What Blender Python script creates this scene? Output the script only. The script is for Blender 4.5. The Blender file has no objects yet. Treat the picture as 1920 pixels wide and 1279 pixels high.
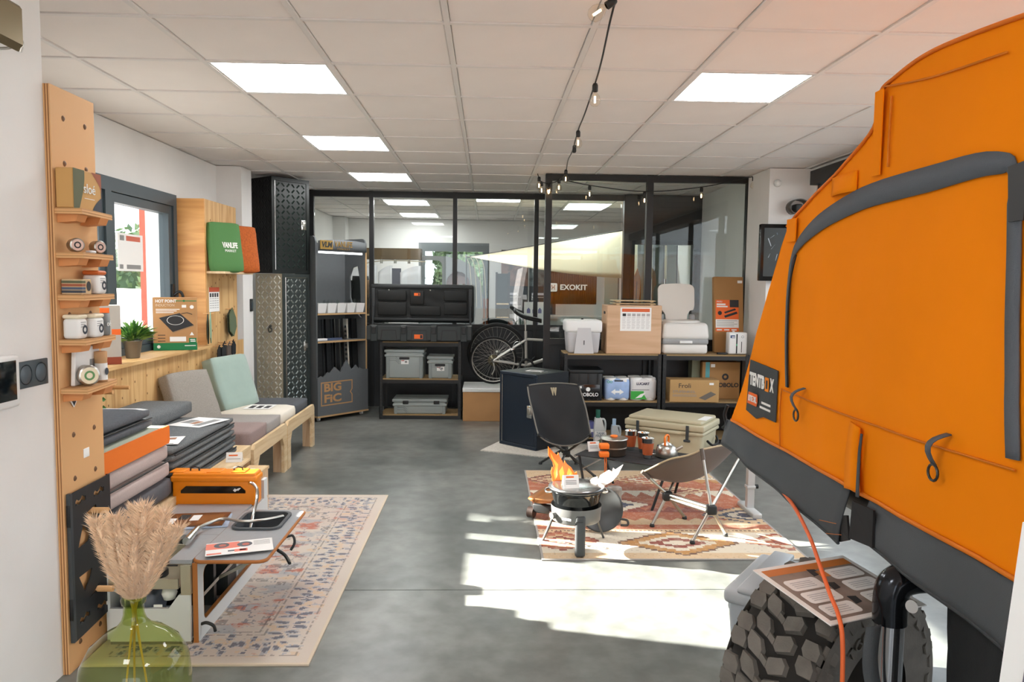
import bpy, bmesh, math, random
from mathutils import Matrix, Vector, noise as mnoise
random.seed(7)
S=bpy.context.scene
COL=S.collection
# ---------------------------------------------------------------- camera
yaw,pitch,roll=.03341964,-.07632516,.01170178
D_=Vector((math.sin(yaw)*math.cos(pitch),math.cos(yaw)*math.cos(pitch),math.sin(pitch)))
r0=Vector((math.cos(yaw),-math.sin(yaw),0)); u0=r0.cross(D_)
R_=r0*math.cos(roll)+u0*math.sin(roll); U_=u0*math.cos(roll)-r0*math.sin(roll)
cd=bpy.data.cameras.new('camera'); cam=bpy.data.objects.new('camera',cd); COL.objects.link(cam)
cd.sensor_fit='HORIZONTAL'; cd.sensor_width=36; cd.lens=36*1398.24/1920; cd.clip_start=.05; cd.clip_end=300
cam.matrix_world=Matrix(((R_.x,U_.x,-D_.x,0),(R_.y,U_.y,-D_.y,0),(R_.z,U_.z,-D_.z,1.4514),(0,0,0,1)))
S.camera=cam
# ---------------------------------------------------------------- world, sun, exposure
W=bpy.data.worlds.new('sky'); S.world=W; W.use_nodes=True
wb=W.node_tree.nodes['Background']; wb.inputs[0].default_value=(.86,.93,1,1); wb.inputs[1].default_value=2.7
sl=bpy.data.lights.new('sun','SUN'); sl.energy=45; sl.angle=.009; sl.color=(1,.93,.84)
so=bpy.data.objects.new('sun',sl); COL.objects.link(so)
so.rotation_euler=Vector((1,-.255,-.44)).to_track_quat('-Z','Y').to_euler()
S.view_settings.view_transform='Standard'; S.view_settings.look='None'; S.view_settings.gamma=1
S.view_settings.exposure=0.6; S.view_settings.use_curve_mapping=False
PANEL_EMIT=14.0
# ---------------------------------------------------------------- helpers
def lin(c):
    c=c/255
    return c/12.92 if c<=.04045 else ((c+.055)/1.055)**2.4
def hx(h): h=h.lstrip('#'); return tuple(lin(int(h[i:i+2],16)) for i in (0,2,4))
_M={}
def mat(name,col='#808080',rough=.5,metal=0,var=0,vs=8,stretch=(1,1,1),bump=0,bs=60,spec=.5,emit=0,trans=0,coat=0,sheen=0,bstretch=None):
    if name in _M: return _M[name]
    m=bpy.data.materials.new(name); m.use_nodes=True; _M[name]=m
    nt=m.node_tree; b=nt.nodes['Principled BSDF']; c=hx(col) if isinstance(col,str) else col
    b.inputs['Base Color'].default_value=(*c,1); b.inputs['Roughness'].default_value=rough; b.inputs['Metallic'].default_value=metal
    b.inputs['Specular IOR Level'].default_value=spec
    if coat: b.inputs['Coat Weight'].default_value=coat; b.inputs['Coat Roughness'].default_value=.08
    if sheen: b.inputs['Sheen Weight'].default_value=sheen
    if trans: b.inputs['Transmission Weight'].default_value=trans
    if emit: b.inputs['Emission Color'].default_value=(*c,1); b.inputs['Emission Strength'].default_value=emit
    if var or bump:
        tc=nt.nodes.new('ShaderNodeTexCoord')
        def nz(scale,st,det=4):
            mp=nt.nodes.new('ShaderNodeMapping'); mp.inputs['Scale'].default_value=st
            nt.links.new(tc.outputs['Object'],mp.inputs[0])
            n=nt.nodes.new('ShaderNodeTexNoise'); n.inputs['Scale'].default_value=scale; n.inputs['Detail'].default_value=det
            nt.links.new(mp.outputs[0],n.inputs['Vector']); return n
        if var:
            n=nz(vs,stretch,6); r=nt.nodes.new('ShaderNodeValToRGB')
            r.color_ramp.elements[0].position=.3; r.color_ramp.elements[1].position=.7
            r.color_ramp.elements[0].color=(*[x*(1-var) for x in c],1); r.color_ramp.elements[1].color=(*[min(1,x*(1+var)) for x in c],1)
            nt.links.new(n.outputs[0],r.inputs[0]); nt.links.new(r.outputs[0],b.inputs['Base Color'])
        if bump:
            n=nz(bs,bstretch or (1,1,1),3); bp=nt.nodes.new('ShaderNodeBump'); bp.inputs['Strength'].default_value=bump; bp.inputs['Distance'].default_value=.004
            nt.links.new(n.outputs[0],bp.inputs['Height']); nt.links.new(bp.outputs[0],b.inputs['Normal'])
    return m
def glassmat(name,tint=(1,1,1),refl=1.0,rough=0.0,dark=1.0):
    if name in _M: return _M[name]
    m=bpy.data.materials.new(name); m.use_nodes=True; _M[name]=m; nt=m.node_tree
    for n in list(nt.nodes):
        if n.type!='OUTPUT_MATERIAL': nt.nodes.remove(n)
    out=[n for n in nt.nodes][0]
    t=nt.nodes.new('ShaderNodeBsdfTransparent'); t.inputs[0].default_value=(*[x*dark for x in tint],1)
    g=nt.nodes.new('ShaderNodeBsdfGlossy'); g.inputs['Roughness'].default_value=rough; g.inputs[0].default_value=(refl,refl,refl,1)
    lw=nt.nodes.new('ShaderNodeLayerWeight'); lw.inputs[0].default_value=.5
    pw=nt.nodes.new('ShaderNodeMath'); pw.operation='POWER'; pw.inputs[1].default_value=5; nt.links.new(lw.outputs['Facing'],pw.inputs[0])
    f=nt.nodes.new('ShaderNodeMath'); f.operation='MULTIPLY_ADD'; f.inputs[1].default_value=.9; f.inputs[2].default_value=.028; nt.links.new(pw.outputs[0],f.inputs[0])
    mx=nt.nodes.new('ShaderNodeMixShader')
    nt.links.new(f.outputs[0],mx.inputs[0]); nt.links.new(t.outputs[0],mx.inputs[1]); nt.links.new(g.outputs[0],mx.inputs[2]); nt.links.new(mx.outputs[0],out.inputs[0])
    return m
def woodmat(name,c1,c2,axis='z',scale=14,rough=.5,ring=.5):
    """grain streaks running along the given axis"""
    if name in _M: return _M[name]
    m=bpy.data.materials.new(name); m.use_nodes=True; _M[name]=m; nt=m.node_tree; b=nt.nodes['Principled BSDF']
    tc=nt.nodes.new('ShaderNodeTexCoord'); mp=nt.nodes.new('ShaderNodeMapping')
    s={'x':(.08,1,1),'y':(1,.08,1),'z':(1,1,.08)}[axis]; mp.inputs['Scale'].default_value=s
    nt.links.new(tc.outputs['Object'],mp.inputs[0])
    n1=nt.nodes.new('ShaderNodeTexNoise'); n1.inputs['Scale'].default_value=scale; n1.inputs['Detail'].default_value=3; n1.inputs['Distortion'].default_value=.8
    nt.links.new(mp.outputs[0],n1.inputs['Vector'])
    ml=nt.nodes.new('ShaderNodeMath'); ml.operation='MULTIPLY'; ml.inputs[1].default_value=9; nt.links.new(n1.outputs[0],ml.inputs[0])
    fr=nt.nodes.new('ShaderNodeMath'); fr.operation='PINGPONG'; fr.inputs[1].default_value=1; nt.links.new(ml.outputs[0],fr.inputs[0])
    n2=nt.nodes.new('ShaderNodeTexNoise'); n2.inputs['Scale'].default_value=scale*9; n2.inputs['Detail'].default_value=2; nt.links.new(mp.outputs[0],n2.inputs['Vector'])
    mx=nt.nodes.new('ShaderNodeMix'); mx.data_type='FLOAT'; mx.inputs[0].default_value=.45
    nt.links.new(fr.outputs[0],mx.inputs[2]); nt.links.new(n2.outputs[0],mx.inputs[3])
    r=nt.nodes.new('ShaderNodeValToRGB'); r.color_ramp.elements[0].position=.15; r.color_ramp.elements[1].position=.75
    r.color_ramp.elements[0].color=(*hx(c2),1); r.color_ramp.elements[1].color=(*hx(c1),1)
    nt.links.new(mx.outputs[0],r.inputs[0]); nt.links.new(r.outputs[0],b.inputs['Base Color']); b.inputs['Roughness'].default_value=rough
    return m
def vcolmat(name,rough=.9,bump=.4,bs=300):
    m=mat(name,'#ffffff',rough,bump=bump,bs=bs,sheen=.15); nt=m.node_tree
    a=nt.nodes.new('ShaderNodeVertexColor'); a.layer_name='Col'; nt.links.new(a.outputs[0],nt.nodes['Principled BSDF'].inputs['Base Color']); return m

class MB:
    def __init__(s): s.v=[];s.f=[];s.m=[];s.s=[]
    def add(s,vs,fs,m=0,sm=False,T=None):
        o=len(s.v)
        s.v+= [tuple(T@Vector(p)) for p in vs] if T else [tuple(p) for p in vs]
        for f in fs: s.f.append([i+o for i in f]); s.m.append(m); s.s.append(sm)
        return s
    def box(s,x0,x1,y0,y1,z0,z1,m=0,T=None):
        return s.add([(x0,y0,z0),(x1,y0,z0),(x1,y1,z0),(x0,y1,z0),(x0,y0,z1),(x1,y0,z1),(x1,y1,z1),(x0,y1,z1)],
            [(3,2,1,0),(4,5,6,7),(0,1,5,4),(1,2,6,5),(2,3,7,6),(3,0,4,7)],m,False,T)
    def rbox(s,x0,x1,y0,y1,z0,z1,r=.01,seg=2,m=0,T=None,sm=True,taper=0):
        b=bmesh.new(); bmesh.ops.create_cube(b,size=1)
        for v in b.verts:
            k=1-taper*(.5-v.co.z)
            v.co=Vector(((x0+x1)/2+v.co.x*(x1-x0)*k,(y0+y1)/2+v.co.y*(y1-y0)*k,(z0+z1)/2+v.co.z*(z1-z0)))
        bmesh.ops.bevel(b,geom=list(b.edges),offset=min(r,.49*min(x1-x0,y1-y0,z1-z0)),segments=seg,affect='EDGES',profile=.5)
        b.verts.ensure_lookup_table(); 
        for i,v in enumerate(b.verts): v.index=i
        s.add([v.co.copy() for v in b.verts],[[v.index for v in f.verts] for f in b.faces],m,sm,T); b.free(); return s
    def cyl(s,p0,p1,r0,r1=None,n=12,m=0,cap=True,sm=True,T=None):
        r1=r0 if r1 is None else r1; p0=Vector(p0);p1=Vector(p1);d=(p1-p0).normalized()
        a=d.orthogonal().normalized(); b=d.cross(a); vs=[]
        for k in range(n):
            t=2*math.pi*k/n; e=a*math.cos(t)+b*math.sin(t); vs+=[p0+e*r0,p1+e*r1]
        fs=[(2*k,2*((k+1)%n),2*((k+1)%n)+1,2*k+1) for k in range(n)]
        s.add(vs,fs,m,sm,T)
        if cap:
            s.add([vs[2*k] for k in range(n)],[list(range(n))[::-1]],m,False,T); s.add([vs[2*k+1] for k in range(n)],[list(range(n))],m,False,T)
        return s
    def tube(s,path,r,n=8,m=0,closed=False,T=None,cap=True):
        P=[Vector(p) for p in path]; N=len(P); vs=[]; prev=None
        for i in range(N):
            if closed: d=(P[(i+1)%N]-P[i-1])
            else: d=(P[min(i+1,N-1)]-P[max(i-1,0)])
            d.normalize()
            if prev is None: a=d.orthogonal().normalized()
            else: a=(prev-d*prev.dot(d)); a=a.normalized() if a.length>1e-6 else d.orthogonal().normalized()
            prev=a; b=d.cross(a); rr=r[i] if isinstance(r,(list,tuple)) else r
            vs+=[P[i]+(a*math.cos(2*math.pi*k/n)+b*math.sin(2*math.pi*k/n))*rr for k in range(n)]
        fs=[]
        for i in range(N if closed else N-1):
            j=(i+1)%N
            fs+=[(i*n+k,i*n+(k+1)%n,j*n+(k+1)%n,j*n+k) for k in range(n)]
        s.add(vs,fs,m,True,T)
        if cap and not closed: s.add(vs[:n],[list(range(n))[::-1]],m,False,T); s.add(vs[-n:],[list(range(n))],m,False,T)
        return s
    def lathe(s,prof,n=24,m=0,T=None,sm=True,c=(0,0,0)):
        vs=[]
        for (r,z) in prof:
            for k in range(n): t=2*math.pi*k/n; vs.append((c[0]+r*math.cos(t),c[1]+r*math.sin(t),c[2]+z))
        fs=[]
        for i in range(len(prof)-1):
            for k in range(n): fs.append((i*n+k,i*n+(k+1)%n,(i+1)*n+(k+1)%n,(i+1)*n+k))
        return s.add(vs,fs,m,sm,T)
    def prism(s,poly,d0,d1,axis='y',m=0,T=None):
        """poly in the two other axes, in order x,y,z; extruded d0..d1 along axis"""
        def P(a,b,d): return {'x':(d,a,b),'y':(a,d,b),'z':(a,b,d)}[axis]
        n=len(poly); vs=[P(a,b,d0) for a,b in poly]+[P(a,b,d1) for a,b in poly]
        fs=[list(range(n))[::-1],list(range(n,2*n))]+[(k,(k+1)%n,n+(k+1)%n,n+k) for k in range(n)]
        return s.add(vs,fs,m,False,T)
    def grid(s,fn,nu,nv,m=0,sm=True,T=None,closed_u=False):
        vs=[fn(i/nu,j/nv) for j in range(nv+1) for i in range(nu+1)]
        fs=[(j*(nu+1)+i,j*(nu+1)+i+1,(j+1)*(nu+1)+i+1,(j+1)*(nu+1)+i) for j in range(nv) for i in range(nu)]
        return s.add(vs,fs,m,sm,T)
    def quad(s,*p,m=0,T=None): return s.add(list(p),[list(range(len(p)))],m,False,T)
    def mesh(s,name,mats):
        me=bpy.data.meshes.new(name); me.from_pydata(s.v,[],s.f)
        for q in (mats if isinstance(mats,(list,tuple)) else [mats]): me.materials.append(q)
        me.polygons.foreach_set('material_index',s.m); me.polygons.foreach_set('use_smooth',s.s)
        me.validate(); 
        b=bmesh.new(); b.from_mesh(me); bmesh.ops.recalc_face_normals(b,faces=b.faces); b.to_mesh(me); b.free()
        me.update(); return me
    def build(s,name,mats,parent=None,loc=(0,0,0),rot=(0,0,0)):
        o=bpy.data.objects.new(name,s.mesh(name,mats)); COL.objects.link(o); o.location=loc; o.rotation_euler=rot
        if parent: o.parent=parent
        return o
def solid(o,t,off=0,bevel=0,sub=0):
    md=o.modifiers.new('thickness','SOLIDIFY'); md.thickness=t; md.offset=off
    if sub: q=o.modifiers.new('smooth','SUBSURF'); q.levels=sub; q.render_levels=sub
    return o
def tag(o,label,cat,group=None,kind=None):
    o['label']=label; o['category']=cat
    if group: o['group']=group
    if kind: o['kind']=kind
    return o
def thing(name,label,cat,loc=(0,0,0),rz=0,group=None,rot=None):
    o=bpy.data.objects.new(name,None); COL.objects.link(o); o.location=loc; o.rotation_euler=rot or (0,0,rz); o.empty_display_size=.05
    return tag(o,label,cat,group)
def struct(o,label=None,cat=None):
    o['kind']='structure'
    if label: o['label']=label
    if cat: o['category']=cat
    return o
def anchor(name,loc=(0,0,0),label=None,cat=None):
    o=bpy.data.objects.new(name,None); COL.objects.link(o); o.location=loc; o.empty_display_size=.05; return struct(o,label,cat)
def copy_tree(o,parent=None):
    c=o.copy(); COL.objects.link(c); c.parent=parent
    for ch in list(o.children): copy_tree(ch,c)
    return c
def inst(me,name,parent=None,loc=(0,0,0),rot=(0,0,0),sc=(1,1,1)):
    o=bpy.data.objects.new(name,me); COL.objects.link(o); o.location=loc; o.rotation_euler=rot; o.scale=sc
    if parent: o.parent=parent
    return o
def text(s,size,m,parent,loc,rot=(math.pi/2,0,0),ext=.0008,align='CENTER',width=None,bold=0,name='lettering',shear=0):
    """lettering as thin mesh; default rot faces -Y"""
    c=bpy.data.curves.new('lettering','FONT'); c.body=s; c.size=size; c.extrude=ext; c.align_x=align; c.align_y='CENTER'; c.offset=bold; c.shear=shear; c.resolution_u=3
    t=bpy.data.objects.new('lettering_source',c); COL.objects.link(t); bpy.context.view_layer.update()
    me=bpy.data.meshes.new_from_object(t); COL.objects.unlink(t); bpy.data.objects.remove(t); bpy.data.curves.remove(c)
    if width and len(me.vertices):
        xs=[v.co.x for v in me.vertices]; w=max(xs)-min(xs); k=width/max(w,1e-6)
        for v in me.vertices: v.co.x*=k
    me.materials.clear(); me.materials.append(m)
    o=bpy.data.objects.new(name,me); COL.objects.link(o); o.location=loc; o.rotation_euler=rot; o.parent=parent; return o
def cutout(name,outer,holes,t,m,parent=None,loc=(0,0,0),rot=(0,0,0)):
    """flat board with real holes: outline in local XY, thickness t centred on Z"""
    c=bpy.data.curves.new(name,'CURVE'); c.dimensions='2D'; c.fill_mode='BOTH'; c.extrude=t/2
    for poly in [outer]+list(holes):
        sp=c.splines.new('POLY'); sp.points.add(len(poly)-1); sp.use_cyclic_u=True
        for k,(x,y) in enumerate(poly): sp.points[k].co=(x,y,0,1)
    t_=bpy.data.objects.new('outline_source',c); COL.objects.link(t_); bpy.context.view_layer.update()
    me=bpy.data.meshes.new_from_object(t_); COL.objects.unlink(t_); bpy.data.objects.remove(t_); bpy.data.curves.remove(c)
    me.materials.clear(); me.materials.append(m)
    o=bpy.data.objects.new(name,me); COL.objects.link(o); o.location=loc; o.rotation_euler=rot
    if parent: o.parent=parent
    return o
def arc(cx,cy,r,a0,a1,n=6): return [(cx+r*math.cos(math.radians(a0+(a1-a0)*k/n)),cy+r*math.sin(math.radians(a0+(a1-a0)*k/n))) for k in range(n+1)]
def rrect(x0,x1,y0,y1,r,n=4): return arc(x1-r,y0+r,r,-90,0,n)+arc(x1-r,y1-r,r,0,90,n)+arc(x0+r,y1-r,r,90,180,n)+arc(x0+r,y0+r,r,180,270,n)
def spline(pts,n=6):
    P=[Vector(p) for p in pts]; out=[]
    for i in range(len(P)-1):
        a=P[max(i-1,0)];b=P[i];c=P[i+1];d=P[min(i+2,len(P)-1)]
        for k in range(n):
            t=k/n; out.append(.5*((2*b)+(c-a)*t+(2*a-5*b+4*c-d)*t*t+(3*b-a-3*c+d)*t**3))
    out.append(P[-1]); return out
def fbm(x,y,z=0,s=1): return mnoise.noise(Vector((x*s,y*s,z)))*.6+mnoise.noise(Vector((x*s*2.1,y*s*2.1,z+9)))*.3+mnoise.noise(Vector((x*s*4.3,y*s*4.3,z+17)))*.15
def cushion(name,x0,x1,y0,y1,z0,z1,m,parent,T=None,r=.025,puff=.006,seed=0):
    """soft block with slightly puffed faces and worn edges"""
    b=bmesh.new(); bmesh.ops.create_cube(b,size=1); bmesh.ops.subdivide_edges(b,edges=list(b.edges),cuts=7,use_grid_fill=True)
    sx,sy,sz=x1-x0,y1-y0,z1-z0; R=min(r,.45*min(sx,sy,sz))
    mb=MB(); vs=[]
    for i,v in enumerate(b.verts):
        v.index=i; p=Vector((v.co.x*sx,v.co.y*sy,v.co.z*sz)); h=Vector((sx/2,sy/2,sz/2))
        q=Vector([max(-h[k]+R,min(h[k]-R,p[k])) for k in range(3)]); d=p-q
        if d.length>1e-6: p=q+d.normalized()*R
        u,w,t=v.co.x*2,v.co.y*2,v.co.z*2
        p+=Vector((math.copysign(puff*(1-w*w)*(1-t*t),u) if abs(u)>.95 else 0,math.copysign(puff*(1-u*u)*(1-t*t),w) if abs(w)>.95 else 0,math.copysign(puff*(1-w*w)*(1-u*u),t) if abs(t)>.95 else 0))
        nz=mnoise.noise(Vector((p.x*9+seed,p.y*9,p.z*9)))*.003; p+=Vector((nz,nz,nz))
        vs.append(p+Vector(((x0+x1)/2,(y0+y1)/2,(z0+z1)/2)))
    mb.add(vs,[[v.index for v in f.verts] for f in b.faces],0,True,T); b.free()
    return mb.build(name,m,parent)
# ---------------------------------------------------------------- materials
white_paint=mat('white_wall_paint','#e6e4e1',.85,var=.03,vs=3,bump=.08,bs=90)
ceil_tile=mat('ceiling_tile','#efe9e5',.9,var=.02,vs=3,bump=.1,bs=200)
grid_white=mat('ceiling_grid','#e4e0dd',.5)
black_metal=mat('black_frame','#101112',.45)
black_plastic=mat('black_plastic','#17191a',.5,var=.15,vs=20,bump=.15,bs=300)
dark_grey=mat('dark_grey_plastic','#26292a',.55)
anth=mat('anthracite_aluminium','#3e4a50',.45)
chrome=mat('chrome','#d8d8d6',.15,1)
steel=mat('brushed_steel','#b9b7b0',.32,1)
paper=mat('white_paper','#efeeeb',.7)
white_pl=mat('white_plastic','#e6e6e4',.4)
grey_pl=mat('grey_plastic','#9ba3a1',.5)
orange=mat('orange_print','#ee6a22',.6)
orange_pl=mat('orange_plastic','#f08a0c',.42,bump=.1,bs=250)
dark_print=mat('dark_print','#2c2c2e',.7)
grey_print=mat('grey_print','#8d8d8c',.7)
card=mat('brown_cardboard','#b88a5b',.85,var=.06,vs=6)
ply=woodmat('pine_plywood','#dcb67e','#c2925a','z',9,.55)
ply_h=woodmat('pine_plywood_flat','#dcb67e','#c69a63','y',9,.55)
plank_m=woodmat('beech_faced_ply','#e0ba8c','#ba8c5a','z',11,.5)
ply_dark=mat('ply_edge_dark','#96663c',.7); ply_light=mat('ply_edge_light','#d9a873',.7)
birch=woodmat('birch_ply','#e2c8a0','#d2b184','y',10,.5)
birch_z=woodmat('birch_ply_upright','#e2c49f','#cfa982','z',10,.5)
glass=glassmat('clear_glass',(.93,.96,.95),1.0)
winglass=glassmat('window_glass',(.97,.98,.98),.7)
greyboard=mat('grey_board','#5d6163',.6,var=.03,vs=30)
# floor
floor_m=mat('polished_concrete','#7a7d7a',.28,var=.0,bump=0)
nt=floor_m.node_tree; b=nt.nodes['Principled BSDF']; tc=nt.nodes.new('ShaderNodeTexCoord')
def _n(sc,det,vec=None,dist=0):
    n=nt.nodes.new('ShaderNodeTexNoise'); n.inputs['Scale'].default_value=sc; n.inputs['Detail'].default_value=det; n.inputs['Distortion'].default_value=dist
    nt.links.new(tc.outputs['Object'],n.inputs['Vector']); return n
def _ramp(src,p0,c0,p1,c1):
    r=nt.nodes.new('ShaderNodeValToRGB'); r.color_ramp.elements[0].position=p0; r.color_ramp.elements[1].position=p1
    r.color_ramp.elements[0].color=(*hx(c0),1); r.color_ramp.elements[1].color=(*hx(c1),1); nt.links.new(src,r.inputs[0]); return r
a=_ramp(_n(1.3,7,dist=.7).outputs[0],.32,'#636764',.7,'#8a8c87'); c=_ramp(_n(9,8).outputs[0],.35,'#bdbdbb',.65,'#ffffff')
mx=nt.nodes.new('ShaderNodeMix'); mx.data_type='RGBA'; mx.blend_type='MULTIPLY'; mx.inputs[0].default_value=.6
nt.links.new(a.outputs[0],mx.inputs[6]); nt.links.new(c.outputs[0],mx.inputs[7]); nt.links.new(mx.outputs[2],b.inputs['Base Color'])
rr=nt.nodes.new('ShaderNodeMapRange'); rr.inputs[3].default_value=.22; rr.inputs[4].default_value=.42
nt.links.new(_n(2.2,5).outputs[0],rr.inputs[0]); nt.links.new(rr.outputs[0],b.inputs['Roughness'])
# ---------------------------------------------------------------- floor
ZC=2.5
fl=anchor('floor',(0,0,0))
for (y0,y1) in ((-3,3.443),(3.449,8.05),(8.056,12.6)):
    MB().box(-2.7,3.1,y0,y1,-.06,0).build('slab',floor_m,fl)
MB().box(-2.7,3.1,-3,12.6,-.1,-.06).build('joint_base',dark_print,fl)
# ---------------------------------------------------------------- ceiling
ce=anchor('ceiling',(0,0,ZC))
X0,Y0=-.1745,2.5215
lights={(-2,2),(2,2),(-2,5),(-2,8),(-2,12),(-2,15),(0,11),(2,5),(2,12),(-2,-4),(2,-4)}
tm=MB().rbox(.014,.586,.014,.586,.006,.022,.004,1,sm=False).mesh('ceiling_tile',ceil_tile)
rest=MB()
for i in range(-4,6):
    for j in range(-9,17):
        if (i,j) in lights: continue
        x,y=X0+.6*i,Y0+.6*j
        if j>=0: inst(tm,'ceiling_tile',ce,(x,y,0))
        else: rest.box(x+.014,x+.586,y+.014,y+.586,.006,.022)
rest.build('ceiling_tiles',ceil_tile,ce)['kind']='stuff'
MB().box(-2.7,3.3,-3,12.7,.03,.06).build('soffit',ceil_tile,ce)
for i in range(-4,7):
    x=X0+.6*i; MB().box(x-.012,x+.012,-3,12.7,0,.03).build('grid_bar',grid_white,ce)
for j in range(-9,17):
    y=Y0+.6*j; MB().box(-2.7,3.2,y-.012,y+.012,.0005,.0295).build('grid_bar',grid_white,ce)
emis=mat('light_diffuser','#ffffff',.5,emit=PANEL_EMIT)
lab={(-2,2):'square white ceiling light nearest the plywood post',(2,2):'square white ceiling light nearest the orange tent',(-2,5):'white ceiling light in the middle of the left row',
 (-2,8):'white ceiling light just in front of the glass partition',(-2,12):'first white ceiling light behind the partition at left',(-2,15):'farthest white ceiling light behind the partition',
 (-2,-4):'square white ceiling light behind the viewer at left',(2,-4):'square white ceiling light behind the viewer at right',(0,11):'white ceiling light behind the middle pane of the partition',(2,5):None,(2,12):'white ceiling light in the room behind the right glass screen'}
lights.discard((2,5))
for (i,j) in ((2,5),): inst(tm,'ceiling_tile',ce,(X0+.6*i,Y0+.6*j,0))
for (i,j) in sorted(lights):
    x,y=X0+.6*i+.3,Y0+.6*j+.3
    t=thing('ceiling_light',lab.get((i,j)) or 'square white ceiling light behind the viewer','ceiling light',(x,y,ZC+.004),group='square ceiling lights')
    MB().box(-.275,.275,-.275,.275,0,.02).build('diffuser',emis,t)
    f=MB()
    for a_ in ((-.286,.286,-.286,-.275),(-.286,.286,.275,.286),(-.286,-.275,-.275,.275),(.275,.286,-.275,.275)): f.box(*a_,-.002,.02)
    f.build('frame',white_pl,t)
# ---------------------------------------------------------------- walls
def wall(name,parts,m=white_paint,label=None):
    mb=MB()
    for p in parts: mb.box(*p)
    return struct(mb.build(name,m))
wl=wall('wall_left',[(-2.72,-2.5,2.5,3.62,0,2.5),(-2.72,-2.5,6.06,12.6,0,2.5),(-2.72,-2.5,3.62,6.06,0,.93),(-2.72,-2.5,3.62,6.06,2.12,2.5)])
wall('wall_left_near',[(-1.75,-1.545,-3,2.69,0,2.5),(-2.72,-1.75,2.55,2.69,0,2.5)])
pil=wall('wall_left_pilaster',[(-2.5,-2.27,7.02,7.31,0,2.5)])
wall('wall_back',[(-2.72,3.2,12.5,12.7,0,2.5),(-2.5,-2.3,12.2,12.5,0,2.5)])
wall('wall_right_return',[(2.49,3.1,6.62,6.82,0,2.5),(2.49,2.62,6.82,12.5,0,2.5)])
wall('wall_right',[(2.86,3.06,-3,6.62,0,.5),(2.86,3.06,-3,6.62,2.46,2.5),(2.86,3.06,-3,-.5,.5,2.46),(2.86,3.06,6.5,6.62,.5,2.46)])
wall('wall_front',[(-1.75,-1.2,-3.2,-3,0,2.5),(2.6,3.06,-3.2,-3,0,2.5),(-1.2,2.6,-3.2,-3,2.3,2.5)])
sf=anchor('window_3',(0,-3.1,0))
for x in (-1.2,0,1.3,2.56): MB().box(x,x+.05,-.04,.04,0,2.3).build('window_frame',black_metal,sf)
MB().box(-1.2,2.6,-.04,.04,2.25,2.3).build('window_frame',black_metal,sf); MB().box(-1.2,2.6,-.04,.04,0,.06).build('window_frame',black_metal,sf)
# right window with dark shutter box
wr=anchor('window_2',(2.9,0,0))
MB().box(-.1,.1,-.5,6.5,2.34,2.46).build('shutter_box',black_metal,wr)
for y in (-.5,1.6,3.7,5.1,6.44): MB().box(-.03,.03,y,y+.06,.5,2.34).build('window_frame',black_metal,wr)
MB().box(-.03,.03,-.5,6.5,.5,.56).build('window_frame',black_metal,wr)
for y,y2 in ((-.44,1.6),(1.66,3.7),(3.76,5.1),(5.16,6.44)): MB().box(-.004,.004,y,y2,.56,2.34).build('pane',winglass,wr)
# left window
w1=anchor('window_1',(-2.53,0,0))
fr=MB()
fr.box(-.05,.06,3.62,6.06,2.03,2.12); fr.box(-.05,.06,3.62,6.06,.93,.98); fr.box(-.05,.06,3.62,3.68,.98,2.03); fr.box(-.05,.06,6.0,6.06,.98,2.03); fr.box(-.05,.06,4.95,5.03,.98,2.03)
fr.build('window_frame',anth,w1)
for y0,y1 in ((3.68,4.95),(5.03,6.0)):
    q=MB(); q.box(-.03,.045,y0+.003,y1-.003,1.965,2.027); q.box(-.03,.045,y0+.003,y1-.003,.983,1.05); q.box(-.03,.045,y0+.003,y0+.065,1.05,1.965); q.box(-.03,.045,y1-.065,y1-.003,1.05,1.965)
    q.build('sash',anth,w1); MB().box(0,.006,y0+.065,y1-.065,1.05,1.965).build('pane',winglass,w1)
h=MB(); h.box(.045,.06,5.955,5.985,1.28,1.42); h.tube(spline([(.06,5.97,1.33),(.1,5.975,1.36),(.12,5.99,1.33),(.125,6.0,1.24)]),.011); h.build('handle',black_metal,w1)
# partition behind
def lattice(name,loc,posts,xs,z0,z1,pw,yd,m=black_metal):
    a=anchor(name,loc); 
    for x in posts: MB().box(x-pw/2,x+pw/2,-yd/2,yd/2,0,ZC).build('post',m,a)
    MB().box(xs[0],xs[1],-yd/2+.002,yd/2-.002,z1,ZC-.002).build('head_rail',m,a)
    MB().box(xs[0],xs[1],-yd/2+.003,yd/2-.003,z0-.06,z0).build('transom',m,a)
    return a
charcoal=mat('charcoal_panel','#222426',.5,var=.05,vs=5)
pa=lattice('wall_partition',(0,8.75,0),(-2.03,-1.347,-.384,.561),(-2.5,1.58),.975,2.43,.05,.06)
xs=[-2.5,-2.03,-1.347,-.384,.561,1.58]
for x0,x1 in zip(xs,xs[1:]):
    MB().box(x0+.03,x1-.03,-.004,.004,.976,2.428).build('pane',glass,pa)
    MB().box(x0+.026,x1-.026,-.015,.015,.0,.913).build('panel',charcoal,pa)
pb=lattice('wall_glass_screen',(0,7.2,0),(.575,1.546,2.515),(.575,2.515),.93,2.44,.062,.07)
for x0,x1 in ((.575,1.546),(1.546,2.515)):
    MB().box(x0+.034,x1-.034,-.004,.004,.931,2.438).build('pane',glass,pb)
    MB().box(x0+.032,x1-.032,-.015,.015,.0,.868).build('panel',charcoal,pb)
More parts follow.
